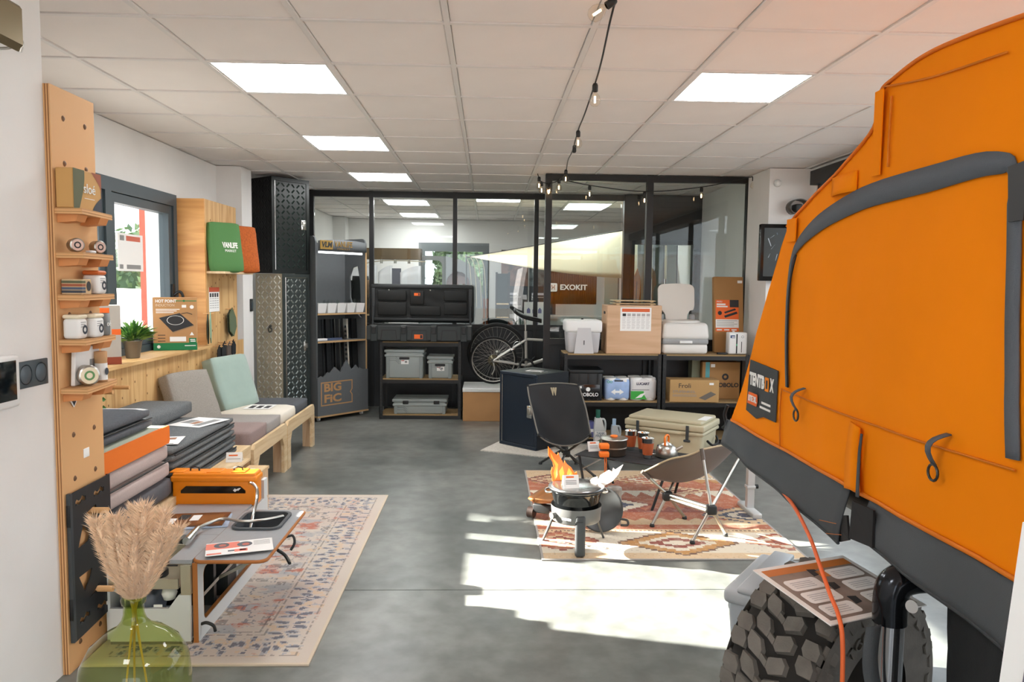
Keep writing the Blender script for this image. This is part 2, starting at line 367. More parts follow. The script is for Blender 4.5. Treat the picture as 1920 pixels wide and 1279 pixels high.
# charcoal wall with a wide glazed doorway behind the glass screen
cw=wall('wall_back_charcoal',[(1.58,1.66,8.7,8.8,0,2.5),(2.45,2.49,8.7,8.8,0,2.5),(1.66,2.45,8.7,8.8,1.98,2.5)],charcoal)
d1=anchor('door_1',(0,8.75,0))
fm=MB(); fm.box(1.662,1.71,-.06,.06,0,1.978); fm.box(2.40,2.448,-.06,.06,0,1.978); fm.box(1.71,2.40,-.06,.06,1.93,1.978); fm.build('door_frame',black_metal,d1)
MB().box(1.71,2.40,-.004,.004,0.02,1.93).build('pane',glass,d1)
# small fittings on the left pilaster, column and near wall
sw=thing('light_switch','small dark switch plate on the white pilaster by the tool cabinet','switch',(-2.27,7.24,1.22)); MB().rbox(0,.012,-.035,.035,-.06,.06,.004).build('plate',dark_grey,sw); MB().rbox(.012,.018,-.02,.02,-.035,.035,.003).build('rocker',anth,sw)
t=thing('socket_plate','double dark grey round switch plate on the near left wall','switch',(-1.545,2.565,1.13)); MB().rbox(0,.009,-.085,.085,-.045,.045,.003).build('plate',anth,t)
for y in (-.042,.042): 
    k=MB().lathe([(0,.012),(.026,.012),(.031,.009),(.034,.009)],24,T=Matrix.Rotation(math.pi/2,4,'Y')); k.build('dial',mat('dial_grey','#46525a',.4),t,(.0,y,0))
t=thing('wall_touch_panel','white framed touch panel at the left edge of the view','touch panel',(-1.545,2.36,1.12)); MB().rbox(0,.025,-.11,.11,-.085,.085,.012,3).build('frame',white_pl,t); MB().rbox(.024,.027,-.095,.085,-.06,.068,.004).build('screen',mat('black_screen','#0d1417',.12),t)
# air conditioner-like dispenser high on the near wall
t=thing('wall_dispenser','white wall unit with a brushed bronze lip high on the near left wall','wall unit',(-1.545,2.31,2.13))
prof=[(0,.01),(.05,.0),(.065,.02),(.068,.06),(.075,.10),(.075,.42),(0,.42)]
MB().prism([(x,z+.05) for x,z in prof],-.3,.14,'y').build('housing',white_pl,t)
MB().tube(spline([(.01,.145,.04),(.04,.147,.045),(.06,.147,.07),(.078,.145,.06),(.07,.145,.03)]),.005).build('trim',steel,t)
br=mat('brushed_bronze','#8f8266',.35,.9); MB().prism([(.066,.03),(.082,.05),(.082,.16),(.075,.17),(.075,.1)],-.3,.142,'y').build('lip',br,t)
# plastered detector on the right return
t=thing('motion_detector','small round white detector high on the column by the screen','detector',(2.56,6.62,2.37)); MB().lathe([(0,.04),(.02,.037),(.03,.02),(.032,0)],20,T=Matrix.Rotation(math.pi/2,4,'X')).build('dome',white_pl,t); MB().lathe([(.034,.003),(.034,0),(0,0)],20,T=Matrix.Rotation(math.pi/2,4,'X')).build('base',white_pl,t)
R0=math.radians
PX=(math.pi/2,0,math.pi/2)   # lettering that faces +X
PY=(math.pi/2,0,0)           # lettering that faces -Y
# ---------------------------------------------------------------- plywood post with small shelves
t=thing('plywood_post','tall plywood board on the near left wall carrying small shelves','wall board',(-1.522,2.69,0))
lay=MB()
for k in range(7): lay.box(-.032+k*.0046,-.032+(k+1)*.0046,(.001 if k%2 else 0),.29,0,2.125,m=(1 if k%2 else 2))
lay.box(-.0002,.0,.002,.289,0,2.124,m=0); lay.build('board',[plank_m,ply_dark,ply_light],t)
bm=MB().lathe([(0,.004),(.006,.004),(.009,.001),(.011,0)],12,T=Matrix.Rotation(math.pi/2,4,'Y')).mesh('bolt',mat('bolt_hole','#6b4a2c',.6))
for z in (2.022,1.863,.878,.714,.09,1.32):
    for y in (.078,.222): inst(bm,'bolt',t,(0,y,z))
MB().rbox(0,.002,.14,.18,.775,.81,.001).build('price_label',paper,t)
for z in (1.70,1.545,1.395,1.235,1.06):
    s_=MB()
    pl=[(0,.005),(.095,.005),(.085,.10),(.062,.285),(0,.285)]
    for k in range(4): s_.prism([(a*(1 if k%2==0 else .985),b_) for a,b_ in pl],z-.02+k*.005,z-.015+k*.005,'z',m=(1 if k%2 else 0))
    sh=s_.build('shelf',[ply_light,mat('ply_mid','#c08f5c',.7)],t)
    for y0 in (.02,.17): MB().prism([(0,z-.02),(.075,z-.02),(.065,z-.045),(0,z-.05)],y0,y0+.06,'y').build('bracket',mat('ply_orange','#cf8a52',.6),sh)
# carton with wave print
tan=mat('kraft_tan','#c79a5c',.7); olive=mat('olive_print','#5c6044',.7); rust=mat('rust_print','#9c5538',.7); navy=mat('navy_print','#3a3f49',.7)
t=thing('printed_carton','kraft carton with olive, rust and navy waves on the top shelf of the post','carton',(-1.519,2.70,1.701))
MB().rbox(.0,.062,0,.19,0,.14,.003,1,sm=False).build('box',tan,t)
def wavep(f0,f1,y0,y1): return [(y0,f0)]
mb=MB(); N=12
def strip(lo,hi,m):  # lo/hi functions of height giving y
    for k in range(N):
        z0,z1=.14*k/N,.14*(k+1)/N
        mb.quad((.0625,lo(z0),z0),(.0625,hi(z0),z0),(.0625,hi(z1),z1),(.0625,lo(z1),z1),m=m)
e1=lambda z:.035+.028*math.sin((z/.14)*2.2-.4)+.012
strip(lambda z:0,e1,0); e2=lambda z:.19-.045-.05*math.sin((z/.14)*math.pi*1.15+2.6)*(1 if z<.09 else 1)
strip(lambda z:max(.12,min(.19,.13+.06*math.sin(z/.14*3.3))),lambda z:.19,1)
for k in range(6):
    z0,z1=.055*k/6,.055*(k+1)/6; g=lambda z:.125+.065*(z/.055)**1.5
    mb.quad((.063,g(z0),z0),(.063,.19,z0),(.063,.19,z1),(.063,g(z1),z1),m=2)
mb.build('wave_print',[olive,rust,navy],t)
text('sloé',.05,paper,t,(.0635,.105,.075),PX); MB().box(.0628,.0634,.07,.14,.04,.042).build('underline',paper,t)
# tins on the second shelf
def tin(label,loc,r,d,lidm,rz=0,img=dark_print):
    t=thing('round_tin',label,'tin',loc,rz,group='round tins on the post shelves')
    T=Matrix.Translation((0,0,r+.003))@Matrix.Rotation(math.pi/2,4,'Y')
    MB().lathe([(0,-d/2),(r*.96,-d/2),(r,-d/2+.003),(r,d*.1),(r*1.04,d*.1),(r*1.04,d/2-.003),(r,d/2),(0,d/2)],24,T=T).build('can',steel,t)
    MB().lathe([(r*.85,d/2+.0006),(0,d/2+.0006)],24,T=T).build('lid_label',lidm,t)
    MB().lathe([(r*.5,d/2+.0012),(r*.3,d/2+.0012)],16,T=T).build('emblem',img,t); return t
pinkish=mat('pale_pink_print','#d9b8aa',.6)
tin('silver tin lying on edge at the near end of the second post shelf',(-1.475,2.735,1.545),.024,.036,pinkish,-.7)
tin('silver tin lying on edge at the far end of the second post shelf',(-1.482,2.90,1.545),.024,.036,pinkish,-.5)
t=thing('soap_sample','tiny white soap block between the two tins','soap',(-1.455,2.80,1.5455)); MB().rbox(-.012,.012,-.018,.018,0,.01,.004).build('block',white_pl,t)
t=thing('soap_dish','dark little clip on the second post shelf','clip',(-1.475,2.85,1.5455)); MB().rbox(-.008,.008,-.012,.012,0,.006,.002).build('clip',dark_print,t)
# third shelf
t=thing('striped_carton','small carton with coloured stripes on the third post shelf','carton',(-1.485,2.745,1.3955),.1)
MB().rbox(-.034,.034,-.03,.05,0,.055,.002,1,sm=False).build('box',mat('kraft_light','#cdb28a',.8),t)
q=MB()
for k,m_ in enumerate((0,1,2,3)): q.box(-.034,.0346,-.0306,.0,.006+k*.0115,.015+k*.0115,m=m_)
q.build('stripes',[navy,mat('slate_blue','#4d5a70',.7),rust,olive],t)
MB().lathe([(.018,.001),(0,.001)],20,T=Matrix.Translation((.0345,.025,.03))@Matrix.Rotation(math.pi/2,4,'Y')).build('emblem',dark_print,t)
def tub(label,loc,r,h,lidm,rz=0,lh=.016,grp=None):
    t=thing('powder_tub',label,'tub',loc,rz,group=grp)
    MB().rbox(-r,r,-r,r,0,h,.012,3).build('tub',white_pl,t); MB().rbox(-r*1.02,r*1.02,-r*1.02,r*1.02,h-.001,h+lh,.01,3).build('lid',lidm,t)
    T=Matrix.Translation((r+.0006,.008,h*.45))@Matrix.Rotation(math.pi/2,4,'Y'); MB().lathe([(.017,0),(.008,0)],18,T=T).build('emblem',navy,t)
    q=MB()
    for k in range(3): q.box(r,r+.0006,-r*.6,r*.5-.006*k,h*.8-k*.008,h*.8-k*.008+.002)
    q.build('small_print',grey_print,t); return t
tub('white tub with an orange lid on the third post shelf',(-1.476,2.86,1.3955),.031,.072,mat('rust_lid','#c9662c',.5))
cream=mat('cream_lid','#e8dcc0',.5)
tub('white tub with a cream lid at the near end of the fourth post shelf',(-1.485,2.735,1.2355),.03,.074,cream,0,.014)
tub('wider white tub with a cream lid beside the grey mug',(-1.474,2.82,1.2355),.034,.074,cream,0,.014)
t=thing('grey_mug','grey printed mug behind the white tubs on the fourth shelf','mug',(-1.49,2.93,1.2355)); MB().lathe([(0,0),(.026,0),(.029,.004),(.029,.085),(.026,.085),(.026,.01),(0,.01)],24).build('cup',mat('mug_grey','#777a7a',.5),t); text('oé',.03,paper,t,(.03,-.004,.045),PX)
# fifth shelf
tin('large silver tin with a green emblem on the lowest post shelf',(-1.47,2.775,1.0605),.036,.05,cream,-.75,mat('green_emblem','#5f8f5a',.6))
t=thing('kraft_tube','kraft paper tube with a white label on the lowest post shelf','tube',(-1.475,2.885,1.0605)); MB().lathe([(0,0),(.022,0),(.022,.05),(.022,.085),(.0225,.086),(.0225,.115),(.02,.117),(0,.117)],24).build('tube',mat('kraft_tube','#c59a6d',.7),t); MB().lathe([(.0224,.008),(.0224,.072)],24).build('label_band',paper,t); MB().lathe([(.014,.0),(.0,0)],16,T=Matrix.Translation((.0228,-.002,.04))@Matrix.Rotation(math.pi/2,4,'Y')).build('emblem',navy,t)
t=thing('white_card_box','flat white box leaning at the back of the lowest post shelf','box',(-1.512,2.82,1.062),rot=(0,.05,0)); MB().rbox(0,.015,-.08,.09,0,.14,.003,1,sm=False).build('box',white_pl,t); MB().box(.0152,.0156,.02,.07,.05,.09).build('print',grey_print,t)
t=thing('corner_card','small triangular picture card hanging under the lowest post shelf','card',(-1.519,2.77,1.035)); MB().prism([(-.05,0),(.05,0),(0,-.055)],0,.002,'x').build('card',paper,t); MB().prism([(-.02,-.022),(.022,-.022),(0,-.05)],.002,.0026,'x').build('print',dark_print,t)
t=thing('trailing_plant','dark leafy plant trailing on the plywood behind the post','plant',(-2.21,4.28,.86)); MB().tube(spline([(-.045,0,.02),(0,0,0),(.01,.0,-.12),(.0,.01,-.25)]),.003,5).build('stem',mat('vine_stem','#3d4a30',.7),t)
q=MB()
for k in range(10): z_=-.02-.024*k; s_=1 if k%2 else -1; q.add([(.005,0,z_),(.02,s_*.02,z_+.012),(.02,s_*.05,z_-.008),(.02,s_*.022,z_-.016)],[(0,1,2,3)])
q.build('leaves',mat('vine_leaf','#4f7a3a',.6),t)
# ---------------------------------------------------------------- black perforated side panel
t=thing('perforated_panel','black steel panel with cut-outs fixed low on the plywood post','panel',(-1.507,0,0))
def slot(y0,z0,y1,z1,w=.012):
    n=8; up=[];dn=[]
    for k in range(n+1):
        f=k/n; y=y0+(y1-y0)*f; z=z0+(z1-z0)*f+.006*math.sin(f*12); up.append((y,z+w)); dn.append((y,z-w*.4))
    return up+dn[::-1]
holes=[slot(2.735,.622,2.806,.632),slot(2.863,.62,2.94,.63),[(2.806,.571),(2.876,.585),(2.886,.518)],[(2.781,.534),(2.832,.488),(2.814,.461),(2.743,.454)],[(2.835,.349),(2.825,.319),(2.781,.277),(2.744,.346)],[(2.886,.271),(2.869,.249),(2.809,.236)],slot(2.74,.172,2.81,.182),slot(2.865,.172,2.945,.164),[(2.862,.43),(2.897,.455),(2.887,.352)]]
steelblk=mat('black_steel_panel','#2b2d2f',.5,.3)
cutout('plate',[(2.715,.115),(2.982,.13),(2.982,.675),(2.715,.672)],holes,.004,steelblk,t,(0,0,0),(math.pi/2,0,math.pi/2))
MB().box(-.012,.002,2.7,2.7155,.115,.672).build('flange',mat('flange_grey','#4a4f52',.4,.5),t); MB().box(-.012,.002,2.982,2.986,.13,.675).build('flange',steelblk,t)
for z in (.2,.55): MB().rbox(-.012,.001,2.697,2.7,z,z+.08,.001).build('bracket',black_metal,t)
for (y,z) in ((2.85,.568),(2.872,.25)): MB().cyl((-.012,y,z),(.06,y,z),.012,n=12).build('dowel',ply_light,t)
# ---------------------------------------------------------------- plywood cladding and sill
t=thing('plywood_cladding','pine plywood cladding and window sill along the left wall','wall cladding',(-2.26,0,0))
MB().box(-.02,0,2.72,6.98,.0,.912).build('lower_panel',ply,t)
MB().box(-.239,.04,3.05,6.07,.912,.932).build('sill',ply_h,t)
MB().box(-.24,0,6.07,6.09,.9325,2.1).build('reveal_board',woodmat('reveal_ply','#e2a968','#c98a4c','x',5,.5),t)
MB().box(-.02,0,6.0905,6.82,.9125,2.1).build('upper_panel',ply,t)
hm=MB().lathe([(.006,.0006),(0,.0006)],8,T=Matrix.Rotation(math.pi/2,4,'Y'))
pegs=MB()
for k in range(7):
    for j in range(9):
        y=6.2+k*.09; z=.5+j*.18+(.03*k if j%2 else -.02*k)
        if z<2.05: pegs.box(.0,.0008,y-.005,y+.005,z-.008,z+.008)
for k in range(16):
    for j in range(3): pegs.box(0,.0008,3.3+k*.17,3.309+k*.17,.55+j*.12+.02*(k%3),.563+j*.12+.02*(k%3))
pegs.build('peg_holes',mat('peg_hole','#7d5a35',.8),t)['kind']='stuff'
for (y,z) in ((4.35,.80),(4.55,.80),(4.42,.66)): MB().cyl((0,y,z),(.1,y,z),.012,n=10).build('dowel',ply_light,t)
sh=MB(); sh.box(.001,.15,6.095,6.81,1.508,1.526); sh.build('shelf',birch,t)
# products on the sill
t=thing('coffee_set_box','grey and orange product box standing on the sill behind the post','product box',(-2.36,4.62,.9335),.5)
MB().rbox(-.11,.11,-.05,.05,0,.36,.003,1,sm=False).build('box',mat('box_grey','#b3aca2',.7),t)
q=MB(); q.box(-.1,-.04,-.0508,-.05,.25,.34,m=1); q.box(-.02,.05,-.0508,-.05,.25,.345,m=0); q.box(-.11,.11,-.0508,-.05,0,.045,m=2); q.box(.06,.11,-.0508,-.05,.18,.215,m=0); q.lathe([(.035,0),(0,0)],20,m=0,T=Matrix.Translation((-.035,-.0512,.085))@Matrix.Rotation(math.pi/2,4,'X')); q.lathe([(.028,0),(0,0)],20,m=0,T=Matrix.Translation((.03,-.0514,.15))@Matrix.Rotation(math.pi/2,4,'X')); q.box(-.1,-.03,-.0508,-.05,.1,.19,m=3)
q.build('print',[orange,dark_print,mat('brick_print','#8c3f24',.7),rust],t)
t=thing('potted_plant','bushy green potted plant on the window sill','plant',(-2.345,5.0,.9335))
MB().lathe([(0,0),(.04,0),(.042,.004),(.058,.11),(.062,.112),(.062,.12),(.055,.12),(.05,.1),(0,.1)],24).build('pot',mat('zinc_pot','#77746f',.4,.7),t)
lv=MB(); rng=random.Random(3)
for k in range(420):
    a=rng.uniform(0,6.28); el=rng.uniform(.1,1.5); L=rng.uniform(.08,.17); st=Vector((math.cos(a)*.03*rng.random(),math.sin(a)*.03*rng.random(),.10+.05*rng.random()))
    d=Vector((math.cos(a)*math.cos(el),math.sin(a)*math.cos(el),math.sin(el)*.75)); tip=st+d*L; s0=d.cross(Vector((0,0,1))).normalized()*.0065*rng.uniform(.6,1.3)
    base=st+d*L*.35; mid=st+d*L*.7+Vector((0,0,.008))
    lv.add([base-s0*.3,base+s0*.3,mid+s0,tip,mid-s0],[(0,1,2,3,4)],rng.randrange(3),True)
lf=lv.build('foliage',[mat('leaf_a','#5d9440',.5),mat('leaf_b','#7fb04f',.5),mat('leaf_c','#3f7337',.5)],t); lf['kind']='stuff'
st=MB()
for k in range(8): a=k*.8; st.tube([(0,0,.1),(math.cos(a)*.03,math.sin(a)*.03,.16),(math.cos(a)*.06,math.sin(a)*.06,.22)],.002,5)
st.build('stems',mat('stem','#5b7a3a',.6),t)
t=thing('induction_hob_box','brown carton with a black induction hob picture on the sill','product box',(-2.315,5.62,.9335),.32)
MB().rbox(-.15,.145,-.045,.045,0,.39,.003,1,sm=False).build('box',[card][0],t)
q=MB(); q.box(-.1502,.1452,-.0456,-.0448,0,.055,m=0); q.box(-.151,-.15,-.045,.045,0,.055,m=0); q.box(-.1508,-.15,-.045,.045,.056,.389,m=1); q.box(.09,.14,-.0456,-.0448,.055,.09,m=0); q.box(-.04,.07,-.0456,-.045,.065,.1,m=1); q.box(.045,.075,-.0458,-.045,.315,.335,m=1)
for k in range(3): q.box(-.13,.03-.02*k,-.0456,-.045,.30-k*.012,.305-k*.012,m=1)
for k in range(3): q.box(-.12,-.07,-.0456,-.045,.055+.022*(k+.5),.06+.022*(k+.5),m=2)
q.quad((-.11,-.0457,.24),(.03,-.0457,.275),(.125,-.0457,.185),(-.02,-.0457,.135),m=2); q.quad((-.02,-.0457,.135),(.125,-.0457,.185),(.125,-.0457,.177),(-.02,-.0457,.126),m=3)
T=Matrix.Translation((0,-.0461,.222))@Matrix.Rotation(math.pi/2,4,'X')@Matrix.Scale(.6,4,(0,1,0)); q.lathe([(.058,0),(.054,0)],28,m=1,T=T)
q.box(.0,.145,-.0456,-.045,.362,.368,m=0); q.lathe([(.008,0),(.0,0)],14,m=0,T=Matrix.Translation((.06,-.0462,.365))@Matrix.Rotation(math.pi/2,4,'X')); q.lathe([(.014,0),(.0,0)],14,m=1,T=Matrix.Translation((.113,-.0462,.32))@Matrix.Rotation(math.pi/2,4,'X')); q.lathe([(.012,0),(.0,0)],14,m=1,T=Matrix.Translation((-.115,-.0466,.027))@Matrix.Rotation(math.pi/2,4,'X'))
q.tube([(.04,-.0458,.27),(.08,-.0458,.278),(.115,-.0458,.265)],.003,4,m=2); q.prism([(.095,.11),(.125,.11),(.11,.135)],-.0457,-.045,'y',m=1)
q.build('print',[mat('box_green','#157a48',.6),paper,dark_print,mat('copper_line','#9a7a55',.5)],t)
text('HOT POINT',.03,paper,t,(-.132,-.0462,.362),PY,align='LEFT',bold=.0009,width=.14); text('INDUCTION',.026,mat('pale_tan','#e2cdb2',.7),t,(-.132,-.0462,.332),PY,align='LEFT',width=.125)
q=MB(); q.box(.098,.132,-.0464,-.0456,.074,.081); q.box(.1,.134,-.0464,-.0456,.062,.069); q.box(.06,.135,-.0464,-.0456,.03,.036); q.build('small_print',paper,t)
# notice taped to the window
t=thing('window_notice','white notice with red header taped to the window pane','notice',(-2.518,5.36,1.64))
MB().box(0,.002,-.17,.2,-.13,.13).build('sheet',paper,t); q=MB(); q.box(-.001,.0026,-.05,.16,.08,.115,m=0); q.box(-.001,.0026,-.05,.16,-.115,-.085,m=1); q.box(-.001,.0026,-.15,-.1,-.115,-.085,m=1); q.box(-.001,.0026,-.14,-.08,.08,.115,m=1); q.build('print',[mat('notice_red','#c96a55',.7),grey_print],t)
# ---------------------------------------------------------------- cushions and samples on the upper panel
fab_green=mat('green_canvas','#4e7d46',.85,bump=.3,bs=400); cord=mat('orange_corduroy','#b5591c',.85,var=.2,vs=60,stretch=(1,1,1),bump=.5,bs=160,bstretch=(.1,.1,1))
def lean(name,label,yc,w,h,d,x_bot,x_top,z0,m,cat='cushion',rz=0,grp=None):
    a=math.asin((x_bot-x_top)/h); t=thing(name,label,cat,(x_bot,yc,z0),rot=(0,-a,rz),group=grp)
    cushion('cover',-d,0,-w/2,w/2,0,h,m,t,r=.02,seed=yc); return t
t=lean('seat_cushion','green canvas cushion with white lettering leaning on the wall shelf',6.19,.30,.40,.08,-2.10,-2.16,1.530,fab_green,rz=R0(-32))
text('VANLIFE',.062,paper,t,(.0075,.02,.21),PX,width=.15,bold=.002); text('MARKET',.03,paper,t,(.0075,.02,.165),PX,width=.11)
lean('seat_cushion','rust orange corduroy cushion leaning beside the green one on the shelf',6.56,.30,.40,.08,-2.08,-2.14,1.530,cord,rz=R0(-32))
t=thing('size_chart','white chart with a red header pinned to the plywood panel','chart',(-2.259,6.25,1.295)); MB().box(0,.002,-.115,.115,-.1,.1).build('sheet',paper,t); q=MB(); q.box(.002,.0026,-.115,.115,.062,.1,m=0)
for k in range(4):
    q.box(.002,.0026,-.1+.052*k,-.065+.052*k,.02,.052,m=1)
    for j in range(5): q.box(.002,.0026,-.1+.052*k,-.062+.052*k,.006-.019*j,.010-.019*j,m=2)
q.build('print',[mat('chart_red','#d4603f',.7),dark_print,grey_print],t)
def swatch(label,y,z,pts,m,grp='fabric samples hung on the plywood panel',x=-2.2,n=2,rz=0):
    t=thing('fabric_sample',label,'fabric sample',(x,y,z),rz,group=grp)
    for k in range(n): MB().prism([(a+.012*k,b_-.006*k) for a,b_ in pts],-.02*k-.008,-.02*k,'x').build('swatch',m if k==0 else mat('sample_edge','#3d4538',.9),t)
    MB().cyl((-.058,0,-.012),(.02,0,-.012),.004,n=8).build('peg',ply_light,t)
dia=[(0,0),(.085,-.09),(.10,-.17),(.03,-.25),(-.06,-.2),(-.075,-.06)]
swatch('pale green fabric sample hanging nearest the reveal board',5.99+.02,1.2,dia,mat('pale_green_fab','#8fae93',.9,bump=.3,bs=300),rz=.3)
swatch('dark moss green fabric sample hanging nearer the pilaster',6.52,1.22,dia,mat('moss_fab','#5c6a50',.9,bump=.3,bs=300))
for k in range(6):
    c_=['#17181a','#1c1c1e','#3a312c','#5a4c44','#6b5f58','#15161a'][k]
    swatch(['black fabric sample, first of the dark bunch on the panel','black fabric sample, second of the dark bunch on the panel','dark brown fabric sample, third of the dark bunch','brown fabric sample, fourth of the dark bunch','taupe fabric sample, fifth of the dark bunch','black fabric sample, last of the dark bunch on the panel'][k],6.16+.06*k,.925+.012*(k%3),[(0,0),(.05,-.05),(.045,-.12),(-.01,-.16),(-.05,-.11),(-.045,-.04)],mat('dark_sample%d'%k,c_,.9),x=-2.185+.012*(k%2),n=1)
# ---------------------------------------------------------------- benches along the left wall
def bench(name,label,y0,y1,ztop=.37,endpanel=True,grp='plywood benches along the left wall',near_leg=True):
    t=thing(name,label,'bench',(-1.53,y0,0),group=grp); L=y1-y0
    def rail(x):  # frame board with an arched opening
        w=.085
        return MB().prism([(0,0),(w,0),(w,.21),(w+.045,.275),(L-w-.045,.275),(L-w,.21),(L-w,0),(L,0),(L,ztop-.03),(L-.03,ztop),(.03,ztop),(0,ztop-.03)],x-.024,x,'x')
    rail(0).build('front_frame',birch,t)
    q=MB()
    for yy in (.035,L-.07): q.box(-.10,-.03,yy,yy+.03,0,.29)
    for k,yy in enumerate((.035,L-.07)): MB().box(-.09,-.026,yy,yy+.032,0,.285).build('leg',birch_z,t)
    rail(-.62).build('back_frame',birch,t)
    MB().box(-.62,-.025,.02,L-.02,.295,.315).build('seat_board',birch,t)
    if endpanel:
        cutout('end_panel',[(-.60,.0),(-.03,.0),(-.03,.345),(-.60,.345)],[[(-.40,.13),(-.37,.24),(-.33,.27),(-.22,.22),(-.20,.12),(-.25,.09),(-.38,.09)]],.022,birch_z,t,(0,.011,0),(math.pi/2,0,0))
    return t
t=bench('plywood_bench','plywood bench under the mauve and grey cushions',4.90,5.715)
MB().lathe([(.013,.001),(0,.001)],18,T=Matrix.Rotation(math.pi/2,4,'X')).build('logo_dot',orange,t,(-.10,-.002,.235)); MB().lathe([(.006,.0),(.004,0)],12,T=Matrix.Rotation(math.pi/2,4,'X')).build('logo_ring',paper,t,(-.10,-.0036,.235))
bench('plywood_bench','plywood bench under the white and charcoal cushions by the tool cabinet',5.735,6.62,endpanel=False)
# near bench carrying the cushion stacks
t=thing('plywood_bench','long plywood bench under the two stacks of folded cushions','bench',(-1.53,2.98,0),group='plywood benches along the left wall')
L=1.86
MB().box(-.60,0,0,L,.355,.385).build('seat_board',birch,t); MB().box(-.026,-.002,.0,L,.30,.3545).build('front_rail',birch,t); MB().box(-.60,-.575,0,L,.30,.3545).build('back_rail',birch,t)
for y in (.06,.52,1.0,1.7):
    MB().box(-.075,-.03,y,y+.09,0,.3545).build('leg',birch_z,t); MB().box(-.60,-.57,y,y+.09,0,.3).build('leg',birch_z,t)
for y in (.2,.5): MB().rbox(-.001,.04,y,y+.06,.32,.345,.004,1,sm=False).build('tenon',ply_light,t)
MB().prism([(.1,.0),(.5,.0),(.5,.1),(.42,.16),(.18,.16),(.1,.1)],-.07,-.05,'x').build('inner_panel',mat('brown_ply','#8a6d4c',.7),t)  # inner panel in a browner ply than the bench
# fabrics
charcoal_f=mat('charcoal_fabric','#54575c',.95,var=.12,vs=90,bump=.4,bs=500); tweed=mat('dark_tweed','#66696a',.95,var=.3,vs=150,bump=.5,bs=400)
pink_f=mat('pale_pink_fabric','#b9a8a2',.95,var=.05,vs=120,bump=.3,bs=500); suede=mat('dark_suede','#57565a',.95,var=.08,vs=20)
mauve=mat('mauve_fabric','#8f7c78',.95,var=.08,vs=150,bump=.3,bs=500); grey_f=mat('grey_melange','#9b9591',.95,var=.12,vs=200,bump=.3,bs=500); mint=mat('mint_velvet','#98ada3',.9,var=.05,vs=8,sheen=.3)
cream_f=mat('cream_fabric','#ddd6c8',.9,bump=.2,bs=400); taupe=mat('grey_brown_boucle','#98928a',.95,var=.15,vs=160,bump=.5,bs=350)
def cush(label,x0,x1,y0,y1,z0,z1,m,r=.02,cat='cushion',fold=False,grp=None,rz=0,puff=.006):
    t=thing('seat_cushion',label,cat,((x0+x1)/2,(y0+y1)/2,z0),rz,group=grp); a,b_=(x1-x0)/2,(y1-y0)/2
    if fold:
        h=(z1-z0)/2
        cushion('lower_half',-a,a,-b_,b_,0,h-.001,m,t,r=r,puff=puff,seed=y0); cushion('upper_half',-a,a-.006,-b_,b_-.004,h+.001,2*h,m,t,r=r,puff=puff,seed=y0+3)
        MB().cyl((a-.0,-b_+.02,h),(a-.0,b_-.02,h),.004,n=6).build('zip',black_plastic,t)
    else: cushion('cover',-a,a,-b_,b_,0,z1-z0,m,t,r=r,puff=puff,seed=y0)
    return t
g1='cushions in the near stack'
cush('dark suede cushion at the bottom of the near cushion stack',-2.08,-1.545,2.99,3.70,.387,.485,suede,.03,grp=g1)
cush('pale pink folded cushion in the middle of the near cushion stack',-2.08,-1.55,2.98,3.67,.487,.655,pink_f,.025,fold=True,grp=g1)
t=thing('seat_cushion','green topped cushion with an orange front edge in the near stack','cushion',(-1.81,3.325,.657),group=g1)
MB().rbox(-.26,.252,-.335,.33,.0,.086,.008,2).build('cover',mat('sage_fabric','#a9b0a0',.9,bump=.2,bs=400),t); MB().prism([(-.335,.0),(.318,.0),(.33,.012),(.33,.08),(.322,.087),(-.335,.087)],.2515,.262,'x').build('front_band',mat('bright_orange_fabric','#e8741a',.85,bump=.2,bs=400),t)
cush('charcoal folded cushion on top of the near cushion stack',-2.02,-1.60,2.98,3.60,.745,.842,charcoal_f,.022,fold=True,grp=g1)
cush('charcoal cushion lying behind the top of the near stack',-2.24,-2.03,3.5,4.05,.66,.74,charcoal_f,.025,grp=g1)
cush('grey support cushion under the charcoal cushion by the wall',-2.24,-2.09,3.4,4.1,.387,.658,suede,.03,grp=g1)
g2='folded tweed cushions in the far stack'
z=.387
for k,nm in enumerate(('bottom','middle','top')):
    cush('dark grey tweed folded cushion, %s of the far stack'%nm,-2.06,-1.55-.006*k,3.725,4.64,z,z+.073,tweed,.02,fold=True,grp=g2,puff=.004); z+=.0745
cush('dark grey tweed cushion lying on the back of the far stack',-2.19,-1.86,3.95,4.75,z,z+.085,tweed,.025,grp=g2)
cush('brown grey boucle pad lying under the tweed by the wall',-2.24,-2.07,4.2,4.85,.53,.6,taupe,.03,grp=g2)
def leaflet(label,loc,w,d,rz,pics,name='leaflet'):
    t=thing(name,label,'leaflet',loc,rz); MB().box(-w/2,w/2,-d/2,d/2,0,.0015).build('sheet',paper,t)
    q=MB()
    for (x0,x1,y0,y1,m) in pics: q.box(x0,x1,y0,y1,.0015,.0021,m=m)
    q.build('print',[dark_print,grey_print,mat('photo_brown','#9c6a4a',.6),orange],t); return t
zz=z+.003
leaflet('white leaflet with two brown pictures on the near end of the tweed stack',(-1.68,3.9,zz),.17,.20,.2,[(-.05,.0,-.06,0,2),(.0,.05,.02,.07,2),(-.06,.06,-.09,-.085,1),(-.06,.06,-.08,-.075,1)])
leaflet('white leaflet with small pictures on the far end of the tweed stack',(-1.70,4.42,zz),.22,.28,-.3,[(-.09,-.03,-.05,.05,1),(-.02,.02,-.06,.02,2),(.03,.08,-.1,.1,1)])
g3='seat cushions on the far benches'
cush('mauve seat cushion nearest the tweed stack',-2.1,-1.565,4.93,5.315,.316,.452,mauve,.012,grp=g3)
cush('grey melange seat cushion between the mauve and white ones',-2.1,-1.57,5.325,5.69,.316,.44,grey_f,.012,grp=g3)
